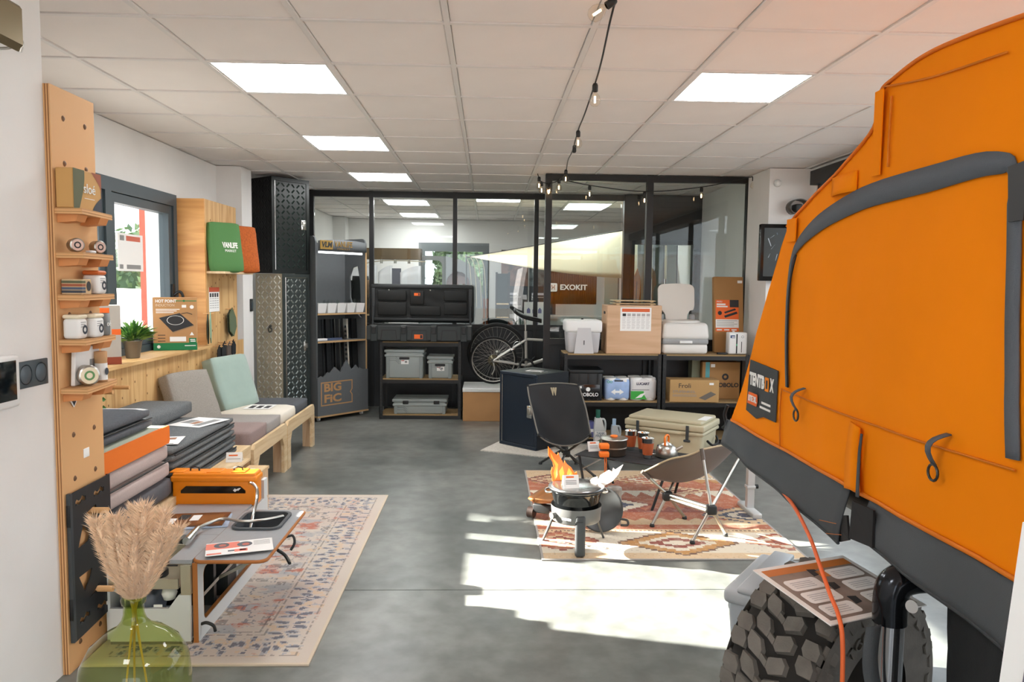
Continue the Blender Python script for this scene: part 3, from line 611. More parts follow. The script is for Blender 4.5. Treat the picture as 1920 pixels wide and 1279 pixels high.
t=cush('cream seat cushion with a printed chart on the far bench',-2.1,-1.575,5.75,6.18,.316,.44,cream_f,.04,grp=g3); q=MB(); q.box(-.08,.13,-.1,.12,.132,.1325,m=0)
for k in range(3): q.box(-.05+.06*k,-.01+.06*k,-.06,.06,.1326,.133,m=1)
q.build('print',[paper,dark_print],t)
cush('charcoal seat cushion at the end of the far bench',-2.1,-1.58,6.2,6.6,.316,.43,charcoal_f,.02,grp=g3)
t=lean('back_cushion','grey boucle back cushion leaning on the plywood behind the tweed stack',5.27,.42,.44,.10,-1.97,-2.12,.40,taupe,rz=R0(-18),grp='back cushions leaning on the plywood')
lean('back_cushion','pale mint velvet back cushion leaning on the plywood under the dark samples',6.02,.44,.43,.11,-1.95,-2.09,.445,mint,rz=R0(-18),grp='back cushions leaning on the plywood')
# ---------------------------------------------------------------- dry toilet box with lifted lid
t=thing('toilet_box','low plywood toilet box with a raised lid board beside the bench','toilet',(-1.42,4.33,0))
q=MB(); q.box(-.09,.03,-.02,0,0,.26); q.build('front_panel',birch_z,t)
MB().box(-.09,.03,.38,.40,0,.26).build('back_panel',birch_z,t); MB().box(.01,.03,0,.38,0,.26).build('side_panel',birch_z,t)
MB().box(-.09,.035,-.03,.41,.2605,.278).build('rim_board',birch,t)
T=Matrix.Translation((-.035,.13,.279)); MB().lathe([(.055,.0),(.085,.0),(.09,.012),(.082,.02),(.06,.012),(.055,0)],32,T=T@Matrix.Scale(1.5,4,(0,1,0))).build('bucket_rim',white_pl,t); MB().lathe([(.06,.008),(0,.006)],32,T=T@Matrix.Scale(1.5,4,(0,1,0))).build('bucket_liner',mat('liner_green','#1f6b3a',.5),t)
MB().box(-.125,.02,-.34,.09,.388,.40).build('lid_board',birch,t); MB().box(-.1,.0,-.32,-.30,0,.388).build('lid_support',birch_z,t); MB().box(-.1,.0,-.32,-.022,.34,.36).build('lid_rail',birch,t)
t=thing('price_card','small folded white price card on the toilet lid board','price card',(-1.465,4.33,.4005),.15); MB().prism([(-.02,0),(0,.055),(.02,0),(.018,0),(0,.05),(-.018,0)],-.045,.045,'x').build('card',paper,t); q=MB(); q.quad((-.03,-.0085,.035),(.02,-.0085,.035),(.02,-.006,.042),(-.03,-.006,.042),m=0); q.quad((-.035,-.0145,.018),(.035,-.0145,.018),(.035,-.0135,.021),(-.035,-.0135,.021),m=1); q.build('print',[orange,grey_print],t)
# ---------------------------------------------------------------- orange case
t=thing('orange_case','bright orange hard case with a black stripe standing on the camp kitchen','case',(-1.345,3.72,.337))
MB().rbox(-.205,.205,-.05,.05,0,.165,.012,3).build('shell',orange_pl,t); MB().rbox(-.212,.212,-.055,.055,.118,.15,.01,2).build('lid_band',orange_pl,t)
MB().prism([(-.16,.065),(.155,.065),(.155,.078),(.13,.10),(-.135,.10),(-.16,.078)],-.0555,-.05,'y').build('front_window',mat('gloss_black','#14100c',.15),t)
for x in (-.11,.105): MB().tube([(x-.022,0,.165),(x-.02,0,.18),(x,0,.186),(x+.02,0,.18),(x+.022,0,.165)],.004,6).build('handle',black_plastic,t)
for x in (-.2,-.02,.1): MB().rbox(x-.02,x+.05,-.04,.04,.163,.169,.003).build('latch',orange_pl,t)
q=MB(); q.prism([(.095,.08),(.105,.09),(.115,.08),(.105,.072)],-.0562,-.0555,'y'); q.prism([(.11,.085),(.12,.077),(.135,.092),(.125,.092)],-.0562,-.0555,'y'); q.build('logo',paper,t)
# ---------------------------------------------------------------- camp kitchen on the rug
ktop=mat('pale_grey_laminate','#9c9fa2',.35,var=.03,vs=60); kwhite=mat('white_laminate','#d3d5d4',.5); kedge=mat('oak_edge','#a9682f',.6); beige_m=mat('beige_metal','#b3ab94',.4,.4)
t=thing('camp_kitchen','low campervan kitchen unit with grey worktop, sink and open side on the rug','camp kitchen',(-1.15,2.92,0))
side=cutout('side_panel',rrect(0,.95,.005,.335,.02),[rrect(.06,.86,.07,.29,.03)],.018,kwhite,t,(0,0,0),(math.pi/2,0,math.pi/2))
MB().box(-.0095,.0095,-.004,-.0002,.006,.334).build('edge_strip',kedge,t)
e=MB(); path=[(0,a,b_) for a,b_ in rrect(.063,.857,.073,.287,.03)]
for k in range(len(path)):
    a_,b_=path[k],path[(k+1)%len(path)]; e.quad((-.009,a_[1],a_[2]),(.0091,a_[1],a_[2]),(.0091,b_[1],b_[2]),(-.009,b_[1],b_[2]))
e.build('opening_edge',kedge,t)
MB().box(-.36,-.345,.02,.93,.01,.33).build('back_panel',kwhite,t); MB().box(-.345,-.01,.02,.93,.01,.025).build('base_panel',kwhite,t); MB().box(-.345,-.01,.915,.93,.025,.33).build('end_panel',kwhite,t); MB().box(-.345,-.01,.52,.53,.025,.33).build('divider',kwhite,t)
MB().box(-.30,-.02,.25,.28,.05,.30).build('fridge_door',mat('fridge_black','#1b1c1d',.3),t); MB().box(-.19,-.012,.40,.51,.03,.31).build('drawer_box',dark_grey,t); MB().box(-.012,-.010,.1,.5,.15,.165,).build('rail',steel,t)
MB().box(-.37,-.012,.30,.82,.330,.346).build('worktop',ktop,t); MB().box(-.10,-.012,.0,.298,.330,.346).build('worktop_strip',ktop,t)
# flip-out worktop with sink hole
wt=cutout('flap_worktop',rrect(0,.285,0,.66,.035),[rrect(.03,.235,.36,.60,.04)],.016,ktop,t,(-.010,0,.338))
MB().tube([(x-.010,y,.338) for x,y in rrect(-.0008,.2858,-.0008,.6608,.035)],.0078,6,closed=True).build('worktop_edge',kedge,t)
sk=MB(); o_=rrect(.022,.243,.352,.608,.045); i_=rrect(.036,.229,.366,.594,.035); lo=rrect(.05,.215,.38,.58,.03); n_=len(o_)
rings=[[(x-.01,y,.347) for x,y in o_],[(x-.01,y,.356) for x,y in o_],[(x-.01,y,.356) for x,y in i_],[(x-.01,y,.24) for x,y in lo]]
for r_ in range(3):
    for k in range(n_): sk.add([rings[r_][k],rings[r_][(k+1)%n_],rings[r_+1][(k+1)%n_],rings[r_+1][k]],[(0,1,2,3)],0,True)
sk.add(rings[3],[list(range(n_))]); sk.build('sink',mat('sink_grey','#4a4f53',.5),t)
fa=MB(); fa.lathe([(.014,0),(.014,.01),(.009,.012),(.009,.055)],14,T=Matrix.Translation((-.03,.78,.346))); fa.tube(spline([(-.03,.78,.39),(-.028,.765,.44),(-.005,.73,.46),(.03,.70,.44),(.045,.65,.40),(.06,.55,.36),(.062,.48,.30)]),.008,8); fa.build('tap',chrome,t)
MB().tube(spline([(.20,.54,.352),(.14,.44,.366),(.06,.40,.372),(-.04,.43,.374),(-.09,.36,.372),(-.10,.29,.375)]),.0075,8).build('shower_hose',steel,t); MB().cyl((-.10,.29,.375),(-.088,.14,.372),.013,.017,n=14).build('shower_head',chrome,t)
MB().box(-.008,.009,.89,.95,.335,.43).build('raised_flap',kwhite,t); MB().box(-.03,-.0085,.88,.90,.347,.41).build('flap_bracket',greyboard,t)
# near end: drawer with cooker
dr=cutout('drawer_front',[(-.33,.0),(-.015,.0),(-.015,.19),(-.06,.19),(-.10,.135),(-.33,.135)],[],.014,kwhite,t,(0,-.01,.02),(math.pi/2,0,0))
MB().box(-.33,-.012,-.015,.28,.006,.018).build('drawer_rail',steel,t); MB().box(-.05,-.012,-.018,.02,.21,.329).build('corner_post',beige_m,t)
ck=MB(); ck.box(-.33,-.06,-.02,.24,.235,.243); ck.box(-.33,-.06,-.02,-.01,.243,.275); ck.box(-.33,-.06,.23,.24,.243,.325); ck.build('cooker_tray',beige_m,t)
MB().lathe([(.05,0),(.05,.02),(.035,.03),(0,.03)],20).build('burner',black_metal,t,(-.2,.1,.244)); gp=MB()
for k in range(4): a=k*math.pi/4; gp.tube([(-.2-.09*math.cos(a),.1-.09*math.sin(a),.285),(-.2+.09*math.cos(a),.1+.09*math.sin(a),.285)],.004,5)
gp.build('pan_support',black_metal,t)
MB().rbox(-.31,-.16,.0,.16,.05,.2,.02,3,taper=.25).build('waste_bin',mat('slate_bin','#5c626e',.5),t); MB().lathe([(0,-.03),(.022,-.024),(.03,0),(.024,.024),(0,.03)],16).build('gas_regulator',white_pl,t,(-.115,.03,.2)); MB().rbox(-.165,-.13,-.004,.0,.14,.165,.002).build('tag',paper,t)
for (y,z) in ((.02,.04),): MB().tube(spline([(.009,.03,.07),(.03,.03,.075),(.055,.035,.06),(.06,.04,.035)]),.007,6).build('latch_hook',black_plastic,t)
lp=MB(); lp.tube(spline([(.27,.3,.33),(.30,.32,.335),(.315,.30,.31),(.30,.29,.28)]),.006,6); lp.tube(spline([(.275,.18,.32),(.30,.20,.29),(.33,.16,.27)]),.007,6); lp.build('strap',black_plastic,t)
MB().prism([(.02,.20),(.27,.33),(.27,.315),(.02,.185)],.2,.212,'y').build('flap_stay',steel,t)
t=thing('leaflet','white and coral leaflet lying on the camp kitchen worktop','leaflet',(-1.01,3.03,.3575),.32); MB().box(-.13,.13,-.07,.08,0,.0012).build('sheet',paper,t)
q=MB(); q.box(-.13,.0,-.0,.07,.0012,.0017,m=0); q.box(-.125,-.07,-.06,-.045,.0012,.0017,m=0); q.box(-.02,.03,-.05,-.02,.0012,.0017,m=0)
for (x,y) in ((-.07,.04),(.02,.03)): q.lathe([(.03,.0022),(0,.0022)],20,m=1,T=Matrix.Translation((x,y,0)))
for (x,y) in ((-.07,.04),(.02,.03)): q.lathe([(.015,.0026),(0,.0026)],12,m=2,T=Matrix.Translation((x+.004,y-.003,0)))
for k in range(5): q.box(.055,.12,.06-.012*k,.063-.012*k,.0012,.0017,m=3)
for x in (-.045,.0): q.box(x,x+.025,-.04,-.025,.0012,.0017,m=1)
q.build('print',[mat('coral_print','#e98470',.6),mat('photo_slate','#5b6068',.6),mat('photo_rose','#c06a58',.6),grey_print],t)
for k,(lb,x,y,rz,c_) in enumerate((('glossy brown magazine lying on top of the pile on the camp kitchen',-1.335,3.40,.12,'#6d4528'),('magazine with a pale blue edge under the brown one',-1.315,3.38,.22,'#a9bdd6'))):
    t=thing('magazine',lb,'magazine',(x,y,.352-.005*k+.0005),rz); MB().box(-.14,.14,-.095,.095,0,.004).build('pages',mat('mag_%d'%k,c_,.3),t)
    if k==0:
        q=MB(); q.box(-.13,-.08,-.06,.02,.004,.0046,m=0); q.box(-.02,.02,-.02,.06,.004,.0046,m=0); q.box(.02,.12,-.07,.06,.004,.0045,m=1); q.box(-.075,-.03,.0,.07,.004,.0045,m=2); q.build('print',[paper,mat('mag_brown','#8a5a33',.3),dark_print],t)
# ---------------------------------------------------------------- green demijohn with pampas grass
t=thing('glass_demijohn','large round green glass bottle holding dry pampas grass','vase',(-1.05,2.2,0))
vg=glassmat('green_bottle_glass',(.80,.86,.52),1.0,0,.97)
pr_=[(0,.012),(.09,.012),(.125,.03),(.148,.09),(.156,.17),(.157,.25),(.150,.31),(.125,.36),(.085,.395),(.05,.415),(.035,.435),(.029,.455),(.028,.485),(.034,.488),(.035,.50),(.032,.507),(.026,.508),(.024,.48),(.025,.455),(.031,.43)]
MB().lathe(pr_,56).build('bottle',vg,t)
pm=mat('pampas_plume','#efd0ae',.95,var=.15,vs=60,sheen=.5); ps=mat('dry_stem','#c9a646',.7); rng=random.Random(5)
heads=[(-.085,.02,.735),(-.03,-.01,.76),(.0,.03,.775),(.03,0,.785),(.06,.03,.76),(.10,.0,.72),(-.055,.03,.70),(.02,-.03,.71),(.075,-.02,.70)]
for k,(hx_,hy,hz) in enumerate(heads):
    t2=thing('pampas_stem','dry beige pampas plume in the green bottle, '+['leftmost and leaning outwards','left of the tallest ones','behind the middle','tallest of the bunch','right of the tallest one','rightmost and leaning outwards','short one at the left back','short one in the middle front','short one at the right front'][k],'dried grass',(-1.05,2.2,0),group='pampas plumes in the green bottle')
    a=k*2.1; bp=Vector((math.cos(a)*.06,math.sin(a)*.06,.03)); nk=Vector((hx_*.13,hy*.2,.495)); tip=Vector((hx_*1.4,hy*1.2,hz)); 
    MB().tube(spline([bp,(bp.x*.4,bp.y*.4,.3),nk,nk+(tip-nk)*.35]),.0028,6,m=0).build('stem',ps,t2)
    pl=MB(); cen=spline([nk,nk+(tip-nk)*.5+Vector((0,0,.01)),tip],10); rad=[.008+.021*math.sin(math.pi*min(1,(i/(len(cen)-1))**.8*.93+.06)) for i in range(len(cen))]
    pl.tube(cen,[q_*.55 for q_ in rad],8); c2=len(cen)
    for q_ in range(1100):
        i=rng.uniform(.03,.98)*(c2-1); i0=int(i); c_=cen[i0].lerp(cen[min(i0+1,c2-1)],i-i0); r_=rad[i0]; an=rng.uniform(0,6.28); d=Vector((math.cos(an),math.sin(an),rng.uniform(.6,1.4))).normalized()
        p0=c_+Vector((math.cos(an),math.sin(an),0))*r_*.8; p1=p0+d*rng.uniform(.018,.04); sd=d.orthogonal().normalized()*.0013; pl.add([p0-sd,p0+sd,p1],[(0,1,2)])
    pl.build('plume',pm,t2)
# ---------------------------------------------------------------- rugs (woven colour per stitch cell)
def rug(name,label,x0,x1,y0,y1,h,cell,fn,m,edge,edgew=.012):
    nx,ny=int((x1-x0)/cell),int((y1-y0)/cell); t=thing(name,label,'rug',((x0+x1)/2,(y0+y1)/2,0)); W_,H_=x1-x0,y1-y0
    me=bpy.data.meshes.new('pile'); vs=[(-W_/2+W_*i/nx,-H_/2+H_*j/ny,h) for j in range(ny+1) for i in range(nx+1)]
    fs=[(j*(nx+1)+i,j*(nx+1)+i+1,(j+1)*(nx+1)+i+1,(j+1)*(nx+1)+i) for j in range(ny) for i in range(nx)]
    me.from_pydata(vs,[],fs); ca=me.color_attributes.new('Col','FLOAT_COLOR','CORNER'); buf=[]
    for j in range(ny):
        for i in range(nx):
            c_=fn((i+.5)/nx*W_,(j+.5)/ny*H_,W_,H_); buf+=[c_[0],c_[1],c_[2],1]*4
    ca.data.foreach_set('color',buf); me.materials.append(m); o=bpy.data.objects.new('pile',me); COL.objects.link(o); o.parent=t
    e=MB(); a,b_=W_/2,H_/2
    e.box(-a,a,-b_,b_,.0005,h-.0004); e.build('backing',edge,t)
    e=MB(); e.box(-a-edgew,-a,-b_-edgew,b_+edgew,.0005,h); e.box(a,a+edgew,-b_-edgew,b_+edgew,.0005,h); e.box(-a,a,-b_-edgew,-b_,.0005,h); e.box(-a,a,b_,b_+edgew,.0005,h); e.build('binding',edge,t)
    return t
def mixc(a,b_,k): return tuple(x+(y-x)*k for x,y in zip(a,b_))
C_=dict(cream=hx('#c8bdb0'),pale=hx('#bdb6ad'),grey=hx('#9a9da3'),navy=hx('#4b5266'),terra=hx('#b4634a'),sand=hx('#cfae86'),dk=hx('#5a5250'),blue=hx('#8b95a6'))
def rug1(x,y,W_,H_):
    dx,dy=min(x,W_-x),min(y,H_-y); d=min(dx,dy)
    n=fbm(x,y,0,8); n2=fbm(x,y,5,15); n3=fbm(x,y,11,48); big=fbm(x,y,21,2.6); w=fbm(x*.7,y*1.3,33,8); w2=fbm(x*.7,y*1.3,51,7); wear=fbm(x*.5,y*2.2,71,20)
    c_=mixc(C_['cream'],hx_pink,max(0,min(1,.5+big*1.5)))
    if d<.04: return mixc(c_,C_['cream'],.6)
    if d<.24:
        u=(y if dx<=dy else x); ph=u*11+(0 if dx<=dy else 1.3); cell=int(ph//1); fu=ph-cell-.5; fd=(d-.14)/.085
        r_=math.hypot(fu*2,fd); petal=math.cos(4*math.atan2(fd,fu*2)+cell)
        mot=petal*.5+.6-abs(r_-.55)*1.6+n2*.9
        if mot>.5 and n3>-.22 and wear>-.25: c_=mixc(c_,C_['navy'],.85)
        elif mot>.25 and wear>-.15: c_=mixc(c_,C_['blue'],.6)
        elif n2<-.2: c_=mixc(c_,C_['sand'],.55)
        elif w>.25: c_=mixc(c_,C_['terra'],.35)
        if (abs(d-.055)<.005 or abs(d-.228)<.004) and n3>-.1: c_=mixc(c_,C_['dk'],.55)
    else:
        if abs(d-.25)<.004 and n3>-.15: c_=mixc(c_,C_['dk'],.55)
        sx=math.floor(x*22)/22; sy=math.floor(y*22)/22; st=fbm(sx,sy,91,5)
        if w2>.12: c_=mixc(c_,C_['grey'],min(.7,(w2-.12)*4+.2))
        if w>.14 and w2<.2: c_=mixc(c_,C_['terra'],min(.9,(w-.14)*5+.15)*(1 if n2>-.15 else .4))
        if w<-.30: c_=mixc(c_,C_['sand'],.6)
        if abs(st)<.035 and n3>-.1: c_=mixc(c_,C_['dk'],.55)
        if abs(n)<.03 and n2>0: c_=mixc(c_,C_['navy'],.6)
        if n2<-.34: c_=mixc(c_,C_['blue'],.5)
    if wear<-.25: c_=mixc(c_,C_['pale'],.55)
    if n3>.36: c_=mixc(c_,C_['dk'],.3)
    return tuple(max(0,min(1,v)) for v in c_)
hx_pink=hx('#c4b0a4')
rug('oriental_rug','faded cream oriental rug with blue and coral motifs under the camp kitchen',-1.50,-.675,2.755,5.0,.008,.0085,rug1,vcolmat('rug_pile_faded'),mat('rug_binding_cream','#cfc0aa',.9))
K=dict(rust=hx('#b0613c'),deep=hx('#8c3f2c'),sand=hx('#d2b48c'),cream=hx('#dcd0ba'),navy=hx('#3b3f55'),och=hx('#b98443'),brown=hx('#6b4631'))
def kil(x,y,W_,H_):
    n=fbm(x,y,3,18); n2=fbm(x,y,7,70); v=y/H_
    bands=[(0,.045,'sand'),(.045,.225,'cream'),(.225,.255,'sand'),(.255,.45,'rust'),(.45,.71,'rust'),(.71,.86,'rust'),(.86,.89,'cream'),(.89,1.01,'sand')]
    c_=K['sand']
    for a,b_,k in bands:
        if a<=v<b_: c_=K[k]
    def dia(cx,cy,rx,ry,step=.02):
        a=abs(x-cx); a=math.floor(a/step)*step; b_=abs(y-cy); b_=math.floor(b_/step)*step
        return a/rx+b_/ry
    saw=abs(((x*9)%1)-.5)*2
    # zigzag transitions
    if .40<v<.45+.05*saw: c_=K['deep'] if v>.43 else K['rust']
    if .62+.06*saw<v<.70: c_=K['cream']
    if .30<v<.34+.03*saw: c_=K['sand']
    if .80+.05*saw<v<.86: c_=K['och']
    for cx,cy,rx,ry,cols in ((W_*.55,H_*.13,.34,.19,('brown','och','cream','deep','cream')),(W_*.30,H_*.52,.36,.25,('deep','cream','navy','rust','cream')),(W_*.95,H_*.40,.28,.16,('navy','sand','navy','cream','navy')),(W_*.12,H_*.86,.2,.13,('brown','deep','sand','deep','sand')),(W_*.62,H_*.86,.26,.13,('deep','sand','rust','cream','rust')),(W_*.75,H_*.70,.22,.10,('deep','sand','deep','sand','deep')),(W_*.08,H_*.15,.22,.15,('deep','rust','sand','deep','sand')),(W_*.98,H_*.14,.22,.13,('deep','rust','cream','rust','deep'))):
        d=dia(cx,cy,rx,ry)
        for lim,k in zip((1.0,.9,.62,.42,.2),cols):
            if d<lim: c_=K[k]
    if (.235<v<.245 or .875<v<.885) and ((x*40)%1)<.5: c_=K['brown']
    c_=mixc(c_,K['cream'],max(0,min(.3,.02+n*.5))); 
    if n2>.3: c_=mixc(c_,K['cream'],.25)
    if n2<-.3: c_=mixc(c_,K['brown'],.25)
    return c_
rug('kilim_rug','rust and sand kilim rug with stepped diamonds under the camping chairs',.31,1.72,3.83,5.70,.007,.0085,kil,vcolmat('rug_pile_kilim'),mat('rug_binding_grey','#a5a09b',.9))
t=thing('woven_mat','small pale woven mat with fringe under the navy cabinet','mat',(.46,6.52,0),-.42)
MB().box(-.42,.42,-.30,.30,.0005,.005).build('weave',mat('woven_cotton','#cbc4b8',.95,var=.12,vs=60,bump=.6,bs=250),t); q=MB()
for k in range(60): x=-.42+.84*(k+.5)/60; q.box(x-.003,x+.002,-.325-.006*math.sin(k*2.3),-.30,.0005,.004); q.box(x-.003,x+.002,.30,.325,.0005,.004)
q.build('fringe',mat('fringe_cotton','#d8d2c6',.95),t)['kind']='stuff'
R=math.radians
alu=mat('aluminium_tread','#bdb39c',.4,.4,var=.06,vs=4); alu_dk=mat('dark_alu_tread','#4a5150',.35,.5,var=.1,vs=5); blk_gr=mat('black_green_enamel','#131917',.35,.2)
def tread(mb,w,h,pitch,y,m=0,x0=0,z0=0,L=.6,side=None):
    """raised five-bar style lugs on a face"""
    nx,nz=int(w/pitch),int(h/pitch)
    for i in range(nx):
        for j in range(nz):
            cx,cz=x0+(i+.5)*w/nx,z0+(j+.5)*h/nz; s=1 if (i+j)%2 else -1; l=pitch*L; d=pitch*.17
            ux,uz=.7071*l*.75,.7071*l*.75*s; px_,pz=-uz/(l*.75)*d,ux/(l*.75)*d
            P=[(cx-ux-px_,cz-uz-pz),(cx+ux-px_,cz+uz-pz),(cx+ux+px_,cz+uz+pz),(cx-ux+px_,cz-uz+pz),(cx,cz)]
            e=.004
            V=[((x,y,z) if side is None else (side,x,z)) for x,z in P[:4]]+[((cx-ux*.6,y-e,cz-uz*.6) if side is None else (side-e,cx-ux*.6,cz-uz*.6)),((cx+ux*.6,y-e,cz+uz*.6) if side is None else (side-e,cx+ux*.6,cz+uz*.6))]
            mb.add(V,[(0,1,5,4),(3,4,5,2),(0,4,3),(1,2,5)],m,False)
def toolcab(label,loc,rz,w,d,h,body,face,trim,latch_x,pitch,sidem,lugf,lugs):
    t=thing('tool_cabinet',label,'cabinet',loc,rz,group='tread plate tool cabinets')
    MB().box(0,w,0,d,0,h).build('body',sidem,t)
    f=MB(); b_=.035
    for a in ((0,w,0,b_),(0,w,h-b_,h),(0,b_,b_,h-b_),(w-b_,w,b_,h-b_)): f.box(a[0],a[1],-.012,0,a[2],a[3])
    f.build('front_frame',trim,t)
    dr=MB().box(b_+.004,w-b_-.004,-.008,-.001,b_+.004,h-b_-.004).build('door',face,t)
    q=MB(); tread(q,w-2*b_-.02,h-2*b_-.02,pitch,-.008,0,b_+.01,b_+.01); o=q.build('door_tread',lugf,dr); o['kind']='stuff'
    q=MB(); tread(q,d-.02,h-.02,pitch,0,0,.01,.01,side=0.0); o=q.build('side_tread',lugs,t); o['kind']='stuff'
    q=MB().rbox(latch_x-.03,latch_x+.03,-.016,-.008,h*.52-.05,h*.52+.05,.012,2); q.build('latch_plate',chrome,dr); MB().rbox(latch_x-.018,latch_x+.018,-.024,-.016,h*.52-.02,h*.52+.03,.006,2).build('latch_paddle',steel,dr)
    q=MB(); q.cyl((b_,-.014,b_),(b_,-.014,h-b_),.004,n=6); q.build('hinge',chrome,dr); return t
toolcab('tall silver tread plate tool cabinet standing behind the far bench',(-2.02,7.42,0),R(60),.37,.36,1.525,alu,alu_dk,alu_dk,.31,.05,alu,mat('lug_glint','#a9b1af',.25,.8),mat('lug_side_glint','#ece8dc',.22,.7))  # lugs coloured lighter than the plates to stand in for reflected light
toolcab('black tread plate tool cabinet stacked on top of the silver one',(-2.115,7.41,1.53),R(50),.44,.34,.94,blk_gr,blk_gr,blk_gr,.37,.05,mat('black_enamel_plain','#0e0f10',.4,.2),mat('lug_green_black','#2b3834',.2,.4),mat('black_enamel_plain','#0e0f10',.4,.2))
t=thing('padlock_loop','small dark knotted strap hanging on the silver cabinet side','strap',(-2.145,7.478,.98),R(60)); MB().tube(spline([(-.01,-.0,.04),(-.012,.02,.02),(-.012,-.02,-.01),(-.012,.015,-.035),(-.012,.03,.0),(-.012,-.015,.03)]),.006,6).build('loop',dark_grey,t)
# ---------------------------------------------------------------- grey display stand
t=thing('display_stand','grey wheeled display stand with mountain cut-out and bins of fittings','display stand',(-1.755,7.70,.06),R(49))
w,d,h=.665,.36,1.86; edge=mat('stand_edge','#b7966a',.6)
MB().box(.012,w-.012,d-.012,d,.03,h-.05).build('back_panel',greyboard,t)
def sidebd(x,hole):
    hl=[[(.07,1.0),(.20,1.08),(.26,1.22),(.27,1.45),(.22,1.55),(.13,1.57),(.09,1.4)]] if hole else []
    hl=[[(a,b_) for a,b_ in q] for q in hl]
    return cutout('side_panel',[(0,0),(d,0),(d,h),(.05,h),(.015,h-.02),(0,h-.06)],hl,.018,greyboard,t,(x,0,0),(math.pi/2,0,math.pi/2))
sidebd(.009,False); sidebd(w-.009,True)
MB().box(w-.0185,w+.0005,-.003,-.0002,0,h-.06).build('edge_strip',edge,t)
MB().box(-.005,w+.005,-.02,d,-.018,-.001).build('base_board',edge,t)
hd=MB().grid(lambda u,v:(.02+(w-.04)*u,-.02-.012*math.sin(math.pi*u),(h-.15)+(.12-.02*(2*u-1)**2)*v),16,2)
ho=hd.build('header',greyboard,t); solid(ho,.012)
gold=mat('gold_foil','#b08d4a',.35,.6)
MB().box(.03,.185,-.0410,-.0330,h-.135,h-.045).build('logo_plate',gold,t); text('VLM',.075,dark_grey,t,(.108,-.0418,h-.09),PY,width=.13,bold=.003,shear=.2); text('VANLIFE',.085,gold,t,(.325,-.0415,h-.08),PY,width=.23,bold=.001); text('MARKET',.022,gold,t,(.325,-.0415,h-.128),PY,width=.17)
q=MB(); q.box(.05,w-.06,-.0,.02,h-.175,h-.155); q.build('light_bar',mat('lamp_strip','#ffffff',.5,emit=2.5),t)
for z in (1.065,.775): 
    MB().box(.02,w-.02,.0,d-.014,z-.018,z).build('shelf',greyboard,t); MB().box(.02,w-.02,-.002,-.0002,z-.018,z).build('shelf_edge',edge,t)
ridge=[(0,.0),(w,.0),(w,.445),(.60,.445),(.56,.465),(.54,.455),(.50,.50),(.47,.47),(.44,.455),(.37,.56),(.29,.44),(.22,.50),(.16,.44),(.13,.45),(.07,.40),(.05,.415),(0,.39)]
MB().prism(ridge,-.018,0,'y').build('mountain_front',greyboard,t)
fr_=MB(); 
for a in ((.04,.45,.10,.112),(.04,.45,.338,.35),(.04,.052,.112,.338),(.438,.45,.112,.19),(.438,.45,.25,.338)): fr_.box(a[0],a[1],-.0188,-.018,a[2],a[3])
fr_.prism([(.438,.25),(.45,.25),(.428,.22),(.45,.19),(.438,.19),(.414,.22)],-.0188,-.018,'y'); fr_.build('logo_frame',mat('copper_print','#b58a5c',.5),t)
text('BIG',.115,_M['copper_print'],t,(.075,-.0188,.285),PY,align='LEFT',width=.22,bold=.004); text('FiC',.115,_M['copper_print'],t,(.075,-.0188,.17),PY,align='LEFT',width=.22,bold=.004)
for (x,y) in ((.05,.04),(w-.05,.04),(.05,d-.04),(w-.05,d-.04)):
    q=MB(); q.cyl((x-.012,y,-.04),(x+.012,y,-.04),.019,n=14); q.box(x-.016,x+.016,y-.014,y+.014,-.03,-.018); q.build('caster',white_pl,t)
bw=.125
for k in range(5):
    tb=thing('parts_bin','white parts bin with bagged fittings on the display stand shelf, %s'%('hidden at the left end','second from the left','middle one','second from the right','at the right end')[k].replace('hidden ',''),'bin',t.matrix_basis@Vector((0,0,0)),R(49),group='white bins on the display stand')
    tb.location=Matrix.Translation((-1.755,7.70,.06))@Matrix.Rotation(R(49),4,'Z')@Vector((.03+k*bw,.03,1.0655))
    a0,a1=.006,bw-.006; q=MB(); e=.01
    o_=[(a0+e,0),(a1-e,0),(a1-e,.16),(a0+e,.16)]; u_=[(a0,-.02),(a1,-.02),(a1,.17),(a0,.17)]; i_=[(a0+.006,-.012),(a1-.006,-.012),(a1-.006,.164),(a0+.006,.164)]
    L_=[[(x,y,.001) for x,y in o_],[(x,y,.10) for x,y in u_],[(x,y,.10) for x,y in i_],[(x*.9+.006,y,.012) for x,y in o_]]
    for r_ in range(3):
        for s_ in range(4): q.add([L_[r_][s_],L_[r_][(s_+1)%4],L_[r_+1][(s_+1)%4],L_[r_+1][s_]],[(0,1,2,3)])
    q.add(L_[3],[(0,1,2,3)]); q.add(L_[0],[(3,2,1,0)]); q.build('tray',white_pl,tb)
    if k in (1,2,3,4):
        q=MB(); rg=random.Random(k)
        for s_ in range(7):
            x,y=rg.uniform(.02,.08),rg.uniform(.02,.12); q.add([(x,y,.03),(x+.04,y+.02,.04),(x+.05,y+.03,.12+.03*rg.random()),(x+.01,y+.01,.115+.03*rg.random())],[(0,1,2,3)])
        q.build('plastic_bags',glassmat('clear_bag',(.85,.88,.87),1,.15),tb)
